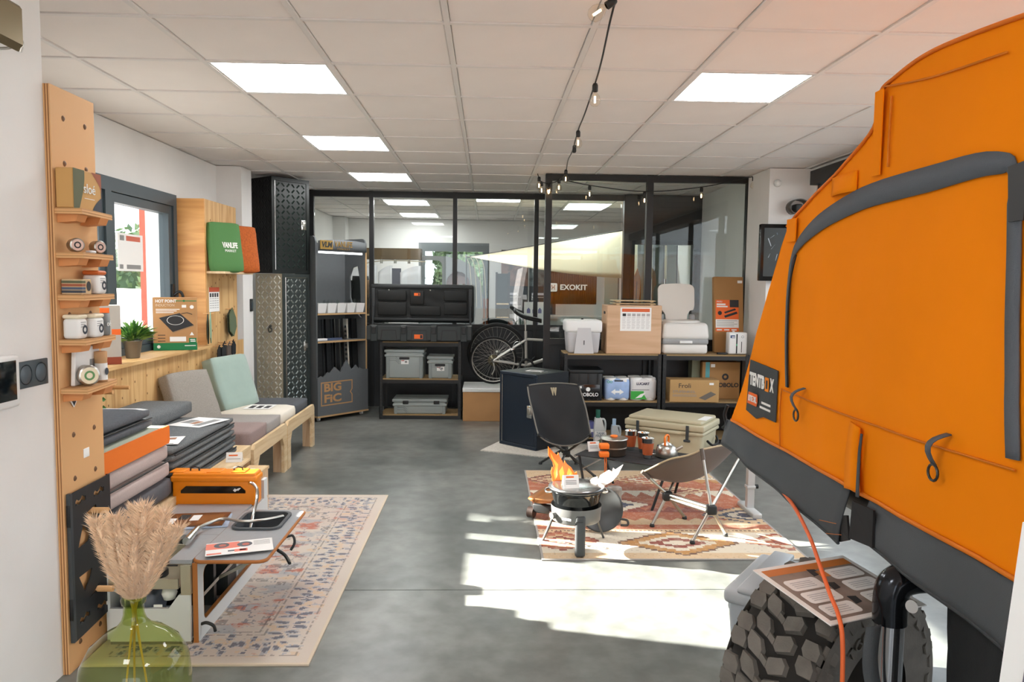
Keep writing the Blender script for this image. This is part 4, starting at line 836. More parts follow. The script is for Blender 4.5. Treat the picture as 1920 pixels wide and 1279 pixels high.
for k in range(5):
    x=.06+k*.115; m_=[black_plastic,black_plastic,black_metal,steel,black_plastic][k]
    p=thing('drawer_slide',['black slotted profile leaning at the left of the display stand','black slotted profile second in the display stand','black profile with a shiny edge in the display stand','silver perforated profile leaning in the display stand','black profile leaning at the right of the display stand'][k],'metal profile',(0,0,0),group='metal profiles in the display stand')
    p.matrix_basis=Matrix.Translation((-1.755,7.70,.06))@Matrix.Rotation(R(49),4,'Z')@Matrix.Translation((x,.04,.005))@Matrix.Rotation(-.13,4,'X')@Matrix.Rotation(.06,4,'Y')
    MB().box(0,.07,0,.02,0,1.0).build('web',m_,p); q=MB(); q.box(0,.006,-.012,0,0,1.0); q.box(.064,.07,-.012,0,0,1.0); q.build('flanges',m_ if k!=2 else steel,p); q=MB()
    for s_ in range(18): q.box(.02,.05,-.001,-.0002,.05+s_*.05,.075+s_*.05)
    q.build('slots',black_metal if k!=3 else dark_grey,p)['kind']='stuff'
tb=thing('booklet','blue and white booklet lying on the lower shelf of the display stand','booklet',(0,0,0),R(49)); tb.location=Matrix.Translation((-1.755,7.70,.06))@Matrix.Rotation(R(49),4,'Z')@Vector((.22,.16,.7755)); MB().rbox(-.17,.17,-.08,.08,0,.02,.002,1,sm=False).build('pages',paper,tb); MB().box(-.02,.171,-.081,.081,.0,.0208).build('cover',mat('booklet_blue','#4a5670',.5),tb)
# ---------------------------------------------------------------- steel rack with tool chest
def rack(label,x0,x1,y0,y1,h,shelves,grp,deck=mat('chipboard','#9b8058',.85,var=.1,vs=60)):
    t=thing('steel_rack',label,'shelf rack',(x0,y0,0),group=grp); w,d=x1-x0,y1-y0
    for (x,y) in ((0,0),(w-.035,0),(0,d-.035),(w-.035,d-.035)):
        q=MB(); q.box(x,x+.035,y,y+.004,0,h) if y==0 else q.box(x,x+.035,y+.031,y+.035,0,h); xs_=x if x==0 else x+.031; q.box(xs_,xs_+.004,y,y+.035,0,h)
        po=q.build('upright',black_metal,t); q=MB()
        if y==0:
            for k in range(int(h/.04)): q.box(x+.013,x+.022,y-.0008,y,.02+k*.04,.036+k*.04)
            q.build('slots',dark_grey,po)['kind']='stuff'
    for z in shelves:
        q=MB(); q.box(.004,w-.004,.004,.02,z-.05,z-.012); q.box(.004,w-.004,d-.02,d-.004,z-.05,z-.012); q.box(.004,.02,.02,d-.02,z-.05,z-.012); q.box(w-.02,w-.004,.02,d-.02,z-.05,z-.012); s_=q.build('shelf_frame',black_metal,t)
        MB().box(.01,w-.01,.006,d-.006,z-.012,z).build('deck',deck,s_)
    return t
rack('black steel rack carrying the open tool chest',-1.14,-.27,7.9,8.3,.835,(.83,.435,.05),None)
t=thing('tool_chest','large black rugged tool chest standing open on the steel rack','tool chest',(-.715,7.84,.8365))
MB().rbox(-.55,.55,0,.42,0,.165,.015,2).build('base',black_plastic,t)
dg=mat('dark_green_grey','#272d2d',.5,bump=.1,bs=200)
q=MB(); q.box(-.548,.548,-.004,.0,.02,.16); q.build('front_skin',dg,t)
for x in (-.47,-.16,.155,.47):
    q=MB().rbox(x-.035,x+.035,-.018,-.002,.0,.17,.006,1,sm=False); q.build('rib',dg,t)
    l=MB().rbox(x-.022,x+.022,-.028,-.016,.08,.155,.004,1,sm=False).build('latch',black_metal,t)
for x in (-.315,0,.315):
    q=MB(); q.prism([(x-.09,.012),(x+.09,.012),(x+.075,.125),(x-.075,.125)],-.010,-.004,'y'); q.build('recess_panel',black_metal,t); q=MB(); q.prism([(x-.078,.014),(x+.078,.014),(x+.066,.112),(x-.066,.112)],-.013,-.010,'y'); q.build('recess_face',dg,t)
q=MB(); q.box(-.05,.04,-.0136,-.013,.03,.075); q.build('badge',orange,t); MB().box(.012,.036,-.0139,-.0136,.035,.07).build('badge_block',dark_print,t)
lid=MB(); lid.rbox(-.565,.565,.36,.47,.18,.60,.03,3); lo_=lid.build('lid',black_plastic,t)
q=MB(); 
for a in ((-.55,.55,.20,.235),(-.55,.55,.555,.59),(-.55,-.51,.235,.555),(.51,.55,.235,.555)): q.rbox(a[0],a[1],.345,.36,a[2],a[3],.006,2)
q.build('lid_rim',dark_grey,lo_)
cl=MB().grid(lambda u,v:(-.505+1.01*u,.352+.006*math.sin(u*22+v*5)*math.sin(v*9)+.004*fbm(u*3,v*2,2,4),.24+.31*v),44,14); cl.build('liner',mat('black_cordura','#121413',.7,bump=.4,bs=200),lo_)
for (x0,x1,z0,z1) in ((-.48,-.17,.26,.40),(-.13,.2,.26,.36),(-.13,.02,.38,.53),(.24,.49,.27,.40),(.24,.49,.42,.53),(-.48,-.17,.42,.53)): MB().rbox(x0,x1,.330,.348,z0,z1,.008,2).build('pocket',_M['black_cordura'],lo_)
MB().box(-.085,-.02,.3285,.3295,.475,.505).build('badge',orange,lo_); MB().box(-.04,-.025,.328,.3284,.478,.502).build('badge_block',dark_print,lo_)
for x in (-.36,.09): MB().lathe([(.008,0),(0,.003)],10,T=Matrix.Translation((x,.344,.535))@Matrix.Rotation(math.pi/2,4,'X')).build('snap',steel,lo_)
for x in (-.53,.53): MB().cyl((x,.30,.16),(x,.345,.36),.01,n=8).build('gas_strut',dark_grey,t)
for x in (-.50,.42): MB().rbox(x-.02,x+.02,.36,.38,.598,.608,.003).build('lid_catch',grey_pl,lo_)
def crate(label,loc,w,d,h,lidh=.02,handle=True,rz=0,flat=False):
    t=thing('storage_crate',label,'crate',loc,rz,group='grey euro crates on the rack')
    MB().rbox(-w/2+.012,w/2-.012,.012,d-.012,0,h,.012,2).build('tub',grey_pl,t)
    MB().rbox(-w/2,w/2,0,d,h-.055,h-.03,.006,1,sm=False).build('band',grey_pl,t)
    MB().rbox(-w/2-.003,w/2+.003,-.003,d+.003,h-.012,h+lidh,.008,2).build('lid',mat('grey_lid','#8e9694',.5),t)
    q=MB()
    for x in (-w/2+.02,w/2-.05): q.box(x,x+.03,.002,.012,.0,h-.055)
    for k in range(3): q.prism([(-w/2+.05,h-.05-.02*k),(-w/2+.12,h-.05-.02*k),(-w/2+.16,h-.09-.02*k),(-w/2+.15,h-.09-.02*k),(-w/2+.115,h-.055-.02*k),(-w/2+.05,h-.055-.02*k)],.006,.012,'y')
    q.build('ribs',mat('grey_rib','#868e8c',.5),t)
    if handle:
        MB().prism(rrect(-.055,.055,h-.085,h-.06,.011),.004,.0118,'y').build('handle_hole',black_metal,t)
        q=MB(); q.box(-.035,.045,.0105,.0114,h-.135,h-.09,m=0); q.box(-.033,.0,.0102,.0106,h-.102,h-.094,m=1); q.box(.005,.03,.0102,.0106,h-.12,h-.1,m=2); q.build('label_sticker',[paper,mat('sticker_red','#b23a2e',.6),grey_print],t)
    if flat:
        for x in (-.15,.18): MB().rbox(x-.03,x+.03,-.012,0,h-.03,h+.005,.004).build('clip',black_plastic,t)
crate('large pale grey crate with a handle slot on the rack middle shelf',(-.88,7.93,.4355),.42,.33,.285)
crate('small pale grey crate beside the large one on the rack',(-.50,7.94,.4355),.275,.3,.215)
crate('flat pale grey lidded crate on the rack bottom shelf',(-.715,7.93,.0505),.58,.34,.14,.02,False,flat=True)
# ---------------------------------------------------------------- cardboard box, boards, bicycle
t=thing('cardboard_box','brown cardboard box under the white boards beside the rack','cardboard box',(-.05,7.80,0)); MB().rbox(-.2,.2,0,.5,0,.31,.004,1,sm=False).build('box',card,t); MB().box(-.2005,.2005,.02,.06,.311,.3125).build('tape',mat('tape','#c7a878',.4),t)
for k in range(3):
    t=thing('white_board','white board %s of the pile on the cardboard box'%('at the bottom','in the middle','on top')[k],'board',(-.05,7.79,.3127+k*.012),0,group='white boards on the cardboard box'); MB().rbox(-.205,.21-.01*k,0,.56,0,.0115,.003,1,sm=False).build('board',white_pl,t)
def wheel(label,loc,R_o,tyre_r,rim_r,rz=0,tilt=0,parent=None):
    if parent is None: t=thing('bicycle_wheel',label,'wheel',loc,rot=(tilt,0,rz))
    else: t=None
    T=Matrix.Rotation(math.pi/2,4,'X') if parent is None else Matrix.Translation(loc)@Matrix.Rotation(math.pi/2,4,'X')
    P=t if parent is None else parent
    circ=lambda r,n=40:[T@Vector((r*math.cos(2*math.pi*k/n),r*math.sin(2*math.pi*k/n),0)) for k in range(n)]
    MB().tube(circ(R_o-tyre_r),tyre_r,8,closed=True).build('tyre',mat('bike_tyre','#161616',.85),P)
    q=MB(); q.lathe([(rim_r-.018,-.012),(rim_r,-.012),(rim_r,.012),(rim_r-.018,.012),(rim_r-.018,-.012)],48,T=T); q.build('rim',mat('rim_silver','#b5b3ad',.3,.8),P)
    q=MB()
    for k in range(32):
        a=2*math.pi*k/32; b_=a+(.35 if k%2 else -.35); z=.025 if k%4<2 else -.025
        q.cyl(T@Vector((rim_r*math.cos(a)*.95,rim_r*math.sin(a)*.95,0)),T@Vector((.02*math.cos(b_),.02*math.sin(b_),z)),.0012,n=4,cap=False)
    q.build('spokes',steel,P); q=MB(); q.lathe([(0,-.05),(.012,-.05),(.012,-.03),(.024,-.03),(.024,-.024),(.012,-.02),(.012,.02),(.024,.024),(.024,.03),(0,.05)],16,T=T); q.build('hub',steel,P); return t
wheel('loose large bicycle wheel with black tyre leaning behind the bicycle',(.11,8.30,.349+.335),.335,.024,.305)
t=thing('bicycle','silver framed bicycle without handlebar showing, rear wheel towards the rack','bicycle',(.07,8.12,.352))
bz=.265; wheel('',(0,0,bz),.262,.016,.245,parent=t)
fr_m=mat('bike_silver','#b9b7b1',.35,.5)
q=MB(); ax=Vector((0,-.05,bz)); st_=Vector((.35,-.01,.53)); bbv=Vector((.36,-.01,.21))
q.cyl(ax,st_+Vector((0,-.03,-.04)),.011); q.cyl(ax+Vector((0,.1,0)),st_+Vector((0,.03,-.04)),.011); q.cyl(ax,bbv+Vector((0,-.03,0)),.012); q.cyl(ax+Vector((0,.1,0)),bbv+Vector((0,.03,0)),.012); q.cyl(st_+Vector((0,0,.06)),bbv,.017); q.cyl(st_+Vector((0,0,-.03)),(.95,-.01,.47),.016); q.cyl(bbv,(.97,-.01,.42),.019); q.cyl((.93,-.01,.54),(.99,-.01,.33),.02); q.build('frame',fr_m,t)
q=MB(); q.cyl((.97,-.04,.36),(1.04,-.04,.06),.012); q.cyl((.97,.03,.36),(1.04,.03,.06),.012); q.cyl((.91,-.01,.6),(.94,-.01,.5),.015); q.build('fork',fr_m,t)
MB().cyl(st_,st_+Vector((-.01,0,.2)),.013).build('seat_post',chrome,t)
sd=MB().grid(lambda u,v:(.22+.30*u,-.012+(v-.5)*(.15*(1-u)**1.3+.03),.755+.03*(1-u)**3-.035*(2*v-1)**2+ (.05*(1-u)**4)-.04*u*u),14,8); so_=sd.build('saddle',mat('saddle_black','#141414',.5),t); solid(so_,.02)
q=MB(); q.lathe([(.06,-.03),(.06,-.015),(.05,-.015),(.05,-.01),(.045,-.01),(.045,0),(0,0)],28,T=Matrix.Translation((0,-.02,bz))@Matrix.Rotation(math.pi/2,4,'X')); q.build('sprockets',mat('brass_dark','#7a7158',.4,.8),t)
q=MB(); q.tube([(0,-.07,bz-.02),(.015,-.075,bz-.09),(-.015,-.075,bz-.15)],.009,6); q.lathe([(.018,-.004),(.018,.004)],12,T=Matrix.Translation((-.018,-.075,bz-.15))@Matrix.Rotation(math.pi/2,4,'X')); q.build('derailleur',steel,t)
q=MB(); q.lathe([(.085,-.003),(.085,.003),(.06,.003),(.06,-.003),(.085,-.003)],28,T=Matrix.Translation((.36,-.06,.21))@Matrix.Rotation(math.pi/2,4,'X')); q.build('chainring',dark_grey,t); MB().cyl((.36,-.065,.21),(.26,-.075,.12),.01,n=8).build('crank_arm',dark_grey,t); MB().cyl((.36,.05,.21),(.46,.06,.30),.01,n=8).build('crank_arm',dark_grey,t)
q=MB(); q.box(.215,.25,-.14,-.06,.09,.10,) ; q.build('pedal',dark_grey,t)
q=MB(); q.tube(spline([(.2,-.05,.40),(.24,-.055,.47),(.3,-.05,.47)]),.004,5); q.rbox(.18,.23,-.07,-.045,.375,.40,.006); q.build('brake',chrome,t)
# ---------------------------------------------------------------- navy steel cabinet
navy_m=mat('navy_steel','#1e2a38',.4,.3); t=thing('steel_locker','dark navy steel cabinet standing on the pale woven mat','cabinet',(.128,6.70,.0055),R(-45.5))
w,d,h=.445,.42,.665; MB().box(0,w,0,d,0,h).build('body',mat('navy_black','#0f151c',.45,.2),t)
q=MB(); e=.03
for a in ((0,w,0,e),(0,w,h-e,h),(0,e,e,h-e),(w-e,w,e,h-e)): q.rbox(a[0],a[1],-.014,0,a[2],a[3],.003,1,sm=False)
q.build('front_frame',navy_m,t); dd=MB().rbox(e+.003,w-e-.003,-.009,-.001,e+.003,h-e-.003,.002,1,sm=False).build('door',navy_m,t); MB().cyl((e+.002,-.014,e),(e+.002,-.014,h-e),.003,n=6).build('hinge',chrome,dd)
q=MB().rbox(w-.11,w-.05,-.02,-.009,h*.42,h*.42+.11,.012,2); q.build('latch_plate',chrome,dd); MB().rbox(w-.098,w-.062,-.03,-.02,h*.42+.03,h*.42+.09,.006,2).build('latch_paddle',steel,dd)
MB().box(.002,w-.002,.0,d,h,h+.002).build('top_skin',mat('grey_green_top','#39413f',.35,.3),t)
leaflet('pale leaflet lying on the navy cabinet',(.43,6.66,.6735),.14,.1,R(-30),[(-.05,.05,-.03,.03,1)]); t=thing('keys','small silver keys lying on the navy cabinet','keys',(.50,6.55,.6735),.3); MB().rbox(-.03,.03,-.008,.008,0,.004,.002).build('key',chrome,t); MB().tube([(.03+.012*math.cos(a*.7),.012*math.sin(a*.7),.003) for a in range(9)],.0015,5,closed=True).build('ring',chrome,t)
# ---------------------------------------------------------------- right-hand racks and their goods
RY0,RY1=6.74,7.13
rack('black steel rack with the white dispenser and plywood box on top',.70,1.60,RY0,RY1,.825,(.824,.39,.05),'racks below the glass screen')
rack('black steel rack with the portable toilet on top',1.606,2.41,RY0,RY1,.825,(.824,.39,.05),'racks below the glass screen')
zt=.8245
t=thing('waste_separator','white and pale grey lidded separator box on the rack corner','sanitary box',(.885,6.78,zt)); MB().rbox(-.155,.155,0,.28,0,.20,.02,3,taper=.1).build('tank',mat('pale_grey_pl','#b7b6b8',.45),t); MB().rbox(-.168,.168,-.01,.29,.19,.305,.025,3).build('hood',white_pl,t); MB().prism([(-.09,.0),(.09,.0),(.06,.235),(-.06,.235)],-.012,0,'y').build('front_plate',mat('pale_grey_pl2','#c4c3c4',.45),t); MB().box(-.004,.004,-.0135,-.012,.08,.12).build('slot',dark_grey,t); MB().lathe([(.012,0),(.012,.008),(0,.012)],12).build('cap',dark_grey,t,(.0,.15,.305))
t=thing('plywood_toilet_box','pale plywood box with a white instruction chart on its front','wooden box',(1.345,6.78,zt)); MB().rbox(-.252,.252,0,.32,0,.445,.004,1,sm=False).build('box',woodmat('birch_pinkish','#d3ae8c','#c39c78','x',5,.55),t)
MB().prism(rrect(.10,.18,.36,.385,.012),-.256,-.2515,'x').build('hand_slot',black_metal,t)
q=MB(); q.box(-.13,.155,-.0015,0,.21,.425,m=0); q.box(-.115,.14,-.0022,-.0015,.385,.415,m=1)
for k in range(6):
    q.box(-.11+.044*k,-.078+.044*k,-.0022,-.0015,.345,.37,m=(2 if k in(0,) else 3))
    for j in range(9): q.box(-.112+.044*k,-.078+.044*k-.004*(j%3),-.0022,-.0015,.332-.0125*j,.335-.0125*j,m=3)
q.build('instruction_chart',[paper,mat('chart_orange','#dd6636',.6),dark_print,mat('pale_print','#b4afad',.7)],t)
for k in range(2):
    t=thing('wooden_tray','thin wooden tray %s on the plywood toilet box'%('below' if k==0 else 'on top'),'tray',(1.35,6.86,zt+.447+k*.026)); MB().rbox(-.19,.19,-.08,.2,.008,.016,.004,1,sm=False).build('board',birch,t); q=MB(); q.box(-.17,-.14,-.07,.19,0,.008); q.box(.14,.17,-.07,.19,0,.008); q.build('runner',birch,t); 
    q=MB(); q.tube(spline([(-.19,0,.01),(-.21,.03,.012),(-.19,.06,.01)]),.003,5); q.build('clip',steel,t)
beige_w=mat('warm_white_plastic','#dedad4',.35); seam=mat('grey_seam','#9a9a9a',.5)
t=thing('portable_toilet','white and grey portable toilet with its lid raised','toilet',(1.825,6.78,zt)); MB().rbox(-.21,.21,0,.33,0,.10,.03,3).build('waste_tank',beige_w,t); MB().rbox(-.213,.213,-.006,.335,.088,.145,.02,3).build('seal_band',seam,t); MB().rbox(-.205,.205,0,.33,.135,.29,.035,4,taper=-.08).build('flush_tank',beige_w,t)
MB().rbox(-.06,.06,-.016,.0,.10,.125,.006,2).build('latch',white_pl,t); MB().lathe([(.19,0),(.19,.012),(.17,.022),(.11,.018),(.10,0)],36,T=Matrix.Translation((-.02,.17,.288))@Matrix.Scale(.85,4,(0,1,0))).build('seat_ring',beige_w,t)
lp_=[(-.10,0),(.10,0),(.105,.05),(.13,.09),(.165,.10),(.175,.14),(.175,.27)]+arc(.12,.29,.055,0,80,4)+[(0,.352)]+arc(-.12,.29,.055,100,180,4)+[(-.175,.27),(-.175,.14),(-.165,.10),(-.13,.09),(-.105,.05)]
MB().prism([(a-.02,b_) for a,b_ in lp_],-.012,.012,'y').build('raised_lid',mat('lid_cream','#d9d3ca',.4),t,(0,.30,.30),(-.12,0,0))
for s_ in (-1,1): MB().rbox(-.02+s_*.15-.03,-.02+s_*.15+.03,.27,.32,.288,.36,.02,3).build('hinge_block',seam,t)
q=MB(); q.tube(spline([(.02,-.002,.22),(.04,-.003,.215),(.05,-.003,.225),(.06,-.003,.22)]),.003,4); q.tube(spline([(.065,-.002,.215),(.08,-.003,.225),(.095,-.003,.215)]),.003,4); q.build('emblem',dark_print,t)
t=thing('long_carton','tall narrow brown carton with an orange label leaning by the column','carton',(2.285,6.98,zt),rot=(-.12,0,0)); MB().rbox(-.14,.14,-.03,.03,0,.72,.003,1,sm=False).build('box',mat('carton_brown','#a47a4a',.85,var=.05,vs=5),t); q=MB(); q.box(-.125,.095,-.0312,-.03,.20,.50,m=0); q.box(-.125,.095,-.0318,-.0312,.235,.315,m=1)
q.box(.01,.095,-.0318,-.0312,.43,.50,m=2); q.quad((-.045,-.032,.385),(.06,-.032,.42),(.07,-.032,.405),(-.035,-.032,.37),m=2); q.quad((-.045,-.032,.35),(.075,-.032,.39),(.085,-.032,.37),(-.035,-.032,.33),m=2); q.lathe([(.02,0),(0,0)],14,m=2,T=Matrix.Translation((-.085,-.032,.375))@Matrix.Rotation(math.pi/2,4,'X')); q.box(-.115,-.03,-.0318,-.0312,.45,.465,m=1); q.box(-.115,-.01,-.0318,-.0312,.43,.443,m=1); MB().box(.085,.13,-.0315,-.03,.66,.685).build('price_label',paper,t)
for k in range(4): q.box(-.115,.08-.03*(k%2),-.0324,-.0318,.30-.016*k,.304-.016*k,m=3)
for k in range(3): q.box(-.115+.07*k,-.065+.07*k,-.0318,-.0312,.21,.222,m=1)
q.build('label_print',[orange,paper,dark_print,grey_print],t); text('FROLI',.022,paper,t,(-.115,-.0325,.482),PY,align='LEFT',width=.05)
t=thing('air_purifier','small white unit with two black slots standing by the carton','appliance',(2.315,6.79,zt)); MB().rbox(-.085,.085,0,.1,.004,.205,.012,3).build('case',white_pl,t); q=MB(); q.box(-.018,-.006,-.001,.0,.01,.19); q.box(.03,.036,-.001,.0,.02,.12); q.build('slots',black_metal,t); MB().lathe([(.012,0),(.009,0)],16,T=Matrix.Translation((.04,-.0012,.165))@Matrix.Rotation(math.pi/2,4,'X')).build('button_ring',grey_print,t); MB().box(-.072,-.03,-.0012,0,.152,.178).build('logo_patch',mat('blue_print','#33507a',.6),t); MB().box(-.06,-.033,-.0018,-.0012,.158,.167).build('logo_stripe',paper,t); MB().box(-.016,-.008,-.0016,-.001,.08,.10).build('indicator',mat('led_green','#3fae78',.4),t); MB().lathe([(.012,0),(.012,.01),(0,.012)],12).build('knob',white_pl,t,(-.03,.05,.205))
t=thing('small_black_adapter','small black adapter lying in front of the long carton','adapter',(2.17,6.80,zt)); MB().rbox(-.045,.045,-.015,.02,0,.018,.005).build('body',black_plastic,t); MB().tube(spline([(.045,0,.008),(.06,.01,.006),(.05,.04,.005)]),.003,5).build('lead',black_plastic,t)
zm=.3905
t=thing('black_crate','black folding crate with white lettering on the rack middle shelf','crate',(.91,6.77,zm)); MB().rbox(-.15,.15,0,.30,0,.26,.008,2).build('tub',black_plastic,t); MB().rbox(-.158,.158,-.008,.31,.25,.285,.008,2).build('lid',black_plastic,t); q=MB()
for k in range(4): q.box(-.15+.085*k,-.135+.085*k,-.006,0,.0,.25)
q.build('ribs',black_plastic,t); MB().rbox(-.11,.13,-.009,-.004,.02,.15,.01,2).build('bag',mat('gloss_bag','#1c1c1e',.15),t); text('TROBOLO',.045,paper,t,(.02,-.0098,.055),PY,width=.19,bold=.001); MB().lathe([(.02,0),(.0,0)],16,T=Matrix.Translation((.02,-.0098,.105))@Matrix.Rotation(math.pi/2,4,'X')).build('globe_mark',paper,t); MB().box(-.07,-.04,-.0105,-.0095,.115,.135).build('price_label',paper,t)
def rolls(label,x,w,h,base,deco):
    t=thing('paper_roll_pack',label,'paper pack',(x,6.79,zm)); q=MB()
    for i in range(2):
        for k in range(2):
            for j in range(2): q.lathe([(0,0),(w/4-.004,0),(w/4,.006),(w/4,h/2-.006),(w/4-.004,h/2),(0,h/2)],18,T=Matrix.Translation((-w/4+i*w/2,w/4+j*w/2,k*h/2)))
    q.build('rolls',paper,t); MB().rbox(-w/2-.001,w/2+.001,-.002,w+.001,.004,h-.004,.03,3).build('wrap',base,t); deco(t,w,h); return t
blu=mat('pale_blue_wrap','#9db6dd',.3,var=.12,vs=12)
def deco1(t,w,h):
    q=MB(); q.prism([(-.06,h*.38),(-.02,h*.52),(-.02,h*.44),(.02,h*.44),(.02,h*.52),(.06,h*.38),(.02,h*.26),(.02,h*.34),(-.02,h*.34),(-.02,h*.26)],-.0042,-.002,'y',m=0); q.box(-.03,.05,-.0042,-.002,h*.86,h*.92,m=1); q.box(.06,.085,-.0044,-.002,h*.84,h*.93,m=0)
    for x in (-.085,-.06): q.lathe([(.012,0),(.007,0)],12,m=2,T=Matrix.Translation((x,-.0044,h*.84))@Matrix.Rotation(math.pi/2,4,'X'))
    q.build('print',[paper,dark_print,mat('wrap_green','#4a9a78',.5)],t)
rolls('blue wrapped pack of tissue rolls on the middle shelf',1.205,.23,.205,blu,deco1)
def deco2(t,w,h):
    q=MB(); q.prism([(-w/2,.012),(.03,.012),(.0,.06),(-.0,h*.42),(-w/2,h*.42)],-.0042,-.002,'y',m=0); q.prism([(-.08,.02),(-.02,.03),(.02,.075),(-.03,.06)],-.0046,-.0042,'y',m=1); q.box(-w/2+.01,-.0+.05,-.004,-.002,h*.46,h*.49,m=2); q.build('print',[mat('wrap_bright_green','#39a23c',.5),paper,grey_print],t); text('LUCART',.032,mat('print_navy','#2b2d4a',.6),t,(-.01,-.0046,h*.74),PY,width=.12,bold=.001)
rolls('white and green wrapped pack of tissue rolls on the middle shelf',1.45,.24,.21,mat('clear_white_wrap','#dcdad8',.25),deco2)
t=thing('wedge_carton','long brown carton with a grey ramp picture on the middle shelf','carton',(1.90,6.71,zm),-.03); MB().rbox(-.225,.225,0,.2,0,.205,.003,1,sm=False).build('box',mat('carton_tan','#b8925f',.85,var=.05,vs=5),t); text('Froli',.06,dark_print,t,(-.09,-.001,.15),PY,width=.11); text('STUFENKEIL',.032,grey_print,t,(-.20,-.001,.095),PY,align='LEFT',width=.21); q=MB(); q.quad((.04,-.001,.04),(.15,-.001,.10),(.20,-.001,.075),(.10,-.001,.02),m=0); q.box(.135,.175,-.001,0,.16,.18,m=1)
for k in range(2): q.box(-.2,.02,-.001,0,.065-.012*k,.069-.012*k,m=2)
q.build('print',[mat('ramp_grey','#6a6259',.6),paper,grey_print],t)
t=thing('large_carton','large brown carton with black lettering behind the wedge carton','carton',(2.22,6.925,zm)); MB().rbox(-.19,.17,0,.19,0,.35,.003,1,sm=False).build('box',mat('carton_mid','#a87f4f',.85,var=.05,vs=5),t); text('TROBOLO',.055,dark_print,t,(.03,-.001,.13),PY,width=.26,bold=.002); MB().lathe([(.032,0),(.014,0)],18,T=Matrix.Translation((.03,-.001,.21))@Matrix.Rotation(math.pi/2,4,'X')).build('globe_mark',dark_print,t); q=MB(); q.box(-.16,-.12,-.001,0,.2,.349,m=0); q.box(-.11,-.07,-.001,0,.30,.33,m=1); q.build('tape_and_label',[mat('teal_tape','#4f9aa0',.4),paper],t)
t=thing('flat_carton','pale green carton end behind the large carton','carton',(1.985,6.98,zm)); MB().rbox(-.04,.04,0,.13,0,.36,.003,1,sm=False).build('box',mat('carton_sage','#7d806a',.8),t)
# bottom level
def carton_small(label,x,y,w,h,base):
    t=thing('tablet_carton',label,'carton',(x,y,.051)); MB().rbox(-w/2,w/2,0,.1,0,h,.003,1,sm=False).build('box',base,t); q=MB(); q.box(-w/2,w/2,-.001,0,h*.35,h*.55,m=0); q.lathe([(.018,0),(0,0)],12,m=1,T=Matrix.Translation((.01,-.0015,h*.25))@Matrix.Rotation(math.pi/2,4,'X')); q.build('print',[paper,mat('wrap_green2','#4f8f6a',.5)],t)
vio=mat('violet_print','#5d5f94',.6); carton_small('violet printed carton behind the black chair, left one',.82,6.76,.1,.14,vio); carton_small('violet printed carton behind the black chair, right one',.935,6.76,.115,.14,vio)
def bottle(label,x,y,z,w,d,h,cap,bodym,lab):
    t=thing('fluid_bottle',label,'bottle',(x,y,z)); bh=h*.80
    MB().prism([(-w/2,0),(w/2,0),(w/2,bh*.55),(w/2-.012,bh*.62),(w*.1,bh*.98),(w*.02,bh),(-w*.42,bh),(-w*.47,bh*.9),(-w/2,bh*.7)],0,d,'y').build('body',bodym,t)
    MB().tube(spline([(w*.08,d/2,bh*.96),(w*.32,d/2,bh*.95),(w*.44,d/2,bh*.82),(w*.43,d/2,bh*.6)]),.009,8).build('handle',bodym,t); MB().cyl((-w*.2,d/2,bh),(-w*.2,d/2,h),w*.19,n=16).build('cap',cap,t); lab(t,w,bh)
def l1(t,w,h):
    q=MB(); q.box(-w*.46,w*.46,-.001,0,.02,h*.6,m=0); q.box(-w*.46,w*.46,-.0016,-.001,.02,.05,m=1); q.prism([(-w*.46,.05),(w*.46,.05),(w*.46,h*.32),(w*.1,h*.38),(-w*.46,h*.28)],-.0016,-.001,'y',m=2); q.build('label_print',[paper,mat('lime_print','#b4c23a',.6),mat('photo_green','#6d7d5f',.6)],t); text('TANK',.03,mat('teal_print','#2f6d86',.6),t,(0,-.0018,h*.54),PY,width=w*.7); text('FRESH',.03,_M['teal_print'],t,(0,-.0018,h*.46),PY,width=w*.8)
bottle('white bottle with a dark green cap and lime label by the cooler',1.0,6.42,.0,.105,.07,.36,mat('cap_green','#1c5a4a',.4),mat('bottle_white','#cfd4d3',.35),l1)
def l2(t,w,h): q=MB(); q.box(-w*.4,w*.4,-.001,0,.02,h*.55); q.build('label_print',mat('label_pale','#c2cbd6',.5),t)
bottle('smaller pale bottle with a light blue cap beside the cooler',1.14,6.42,.0,.085,.06,.28,mat('cap_blue','#a9c3de',.4),mat('bottle_pale','#c5cbd0',.35),l2)
# ---------------------------------------------------------------- cooler
tanp=mat('desert_tan','#b9b195',.5,bump=.1,bs=300); t=thing('cool_box','large tan hard cooler with black rubber latches in front of the rack','cooler',(1.13,5.99,0),R(-33))
w,d,h=.65,.44,.40
MB().rbox(.012,w-.012,.012,d-.012,.01,h-.085,.03,3,taper=.05).build('body',tanp,t); MB().rbox(0,w,0,d,h-.115,h-.085,.01,2).build('rim',tanp,t); ld=MB(); ld.rbox(-.004,w+.004,-.004,d+.004,h-.082,h-.03,.012,2); ld.rbox(.02,w-.02,.02,d-.02,h-.035,h,.02,3); lo_=ld.build('lid',tanp,t)
MB().rbox(.22,w-.18,-.008,0,h-.112,h-.092,.006,2).build('lip',tanp,t)
for x in (.115,w-.125):
    la=MB(); la.rbox(x-.012,x+.012,-.016,-.004,h-.15,h-.035,.004,2); la.rbox(x-.028,x+.028,-.022,-.002,h-.165,h-.145,.008,2); la.build('latch',mat('latch_rubber','#2e3538',.6),t)
for x in (.02,w-.1): MB().rbox(x,x+.08,.02,.1,0,.012,.004).build('foot',black_plastic,t)
q=MB(); q.rbox(w*.43,w*.63,-.004,.011,.135,.185,.006,2); q.build('badge',mat('badge_navy','#26325c',.4),t); text('YETI',.045,paper,t,(w*.53,-.0048,.16),PY,width=.1,bold=.002)
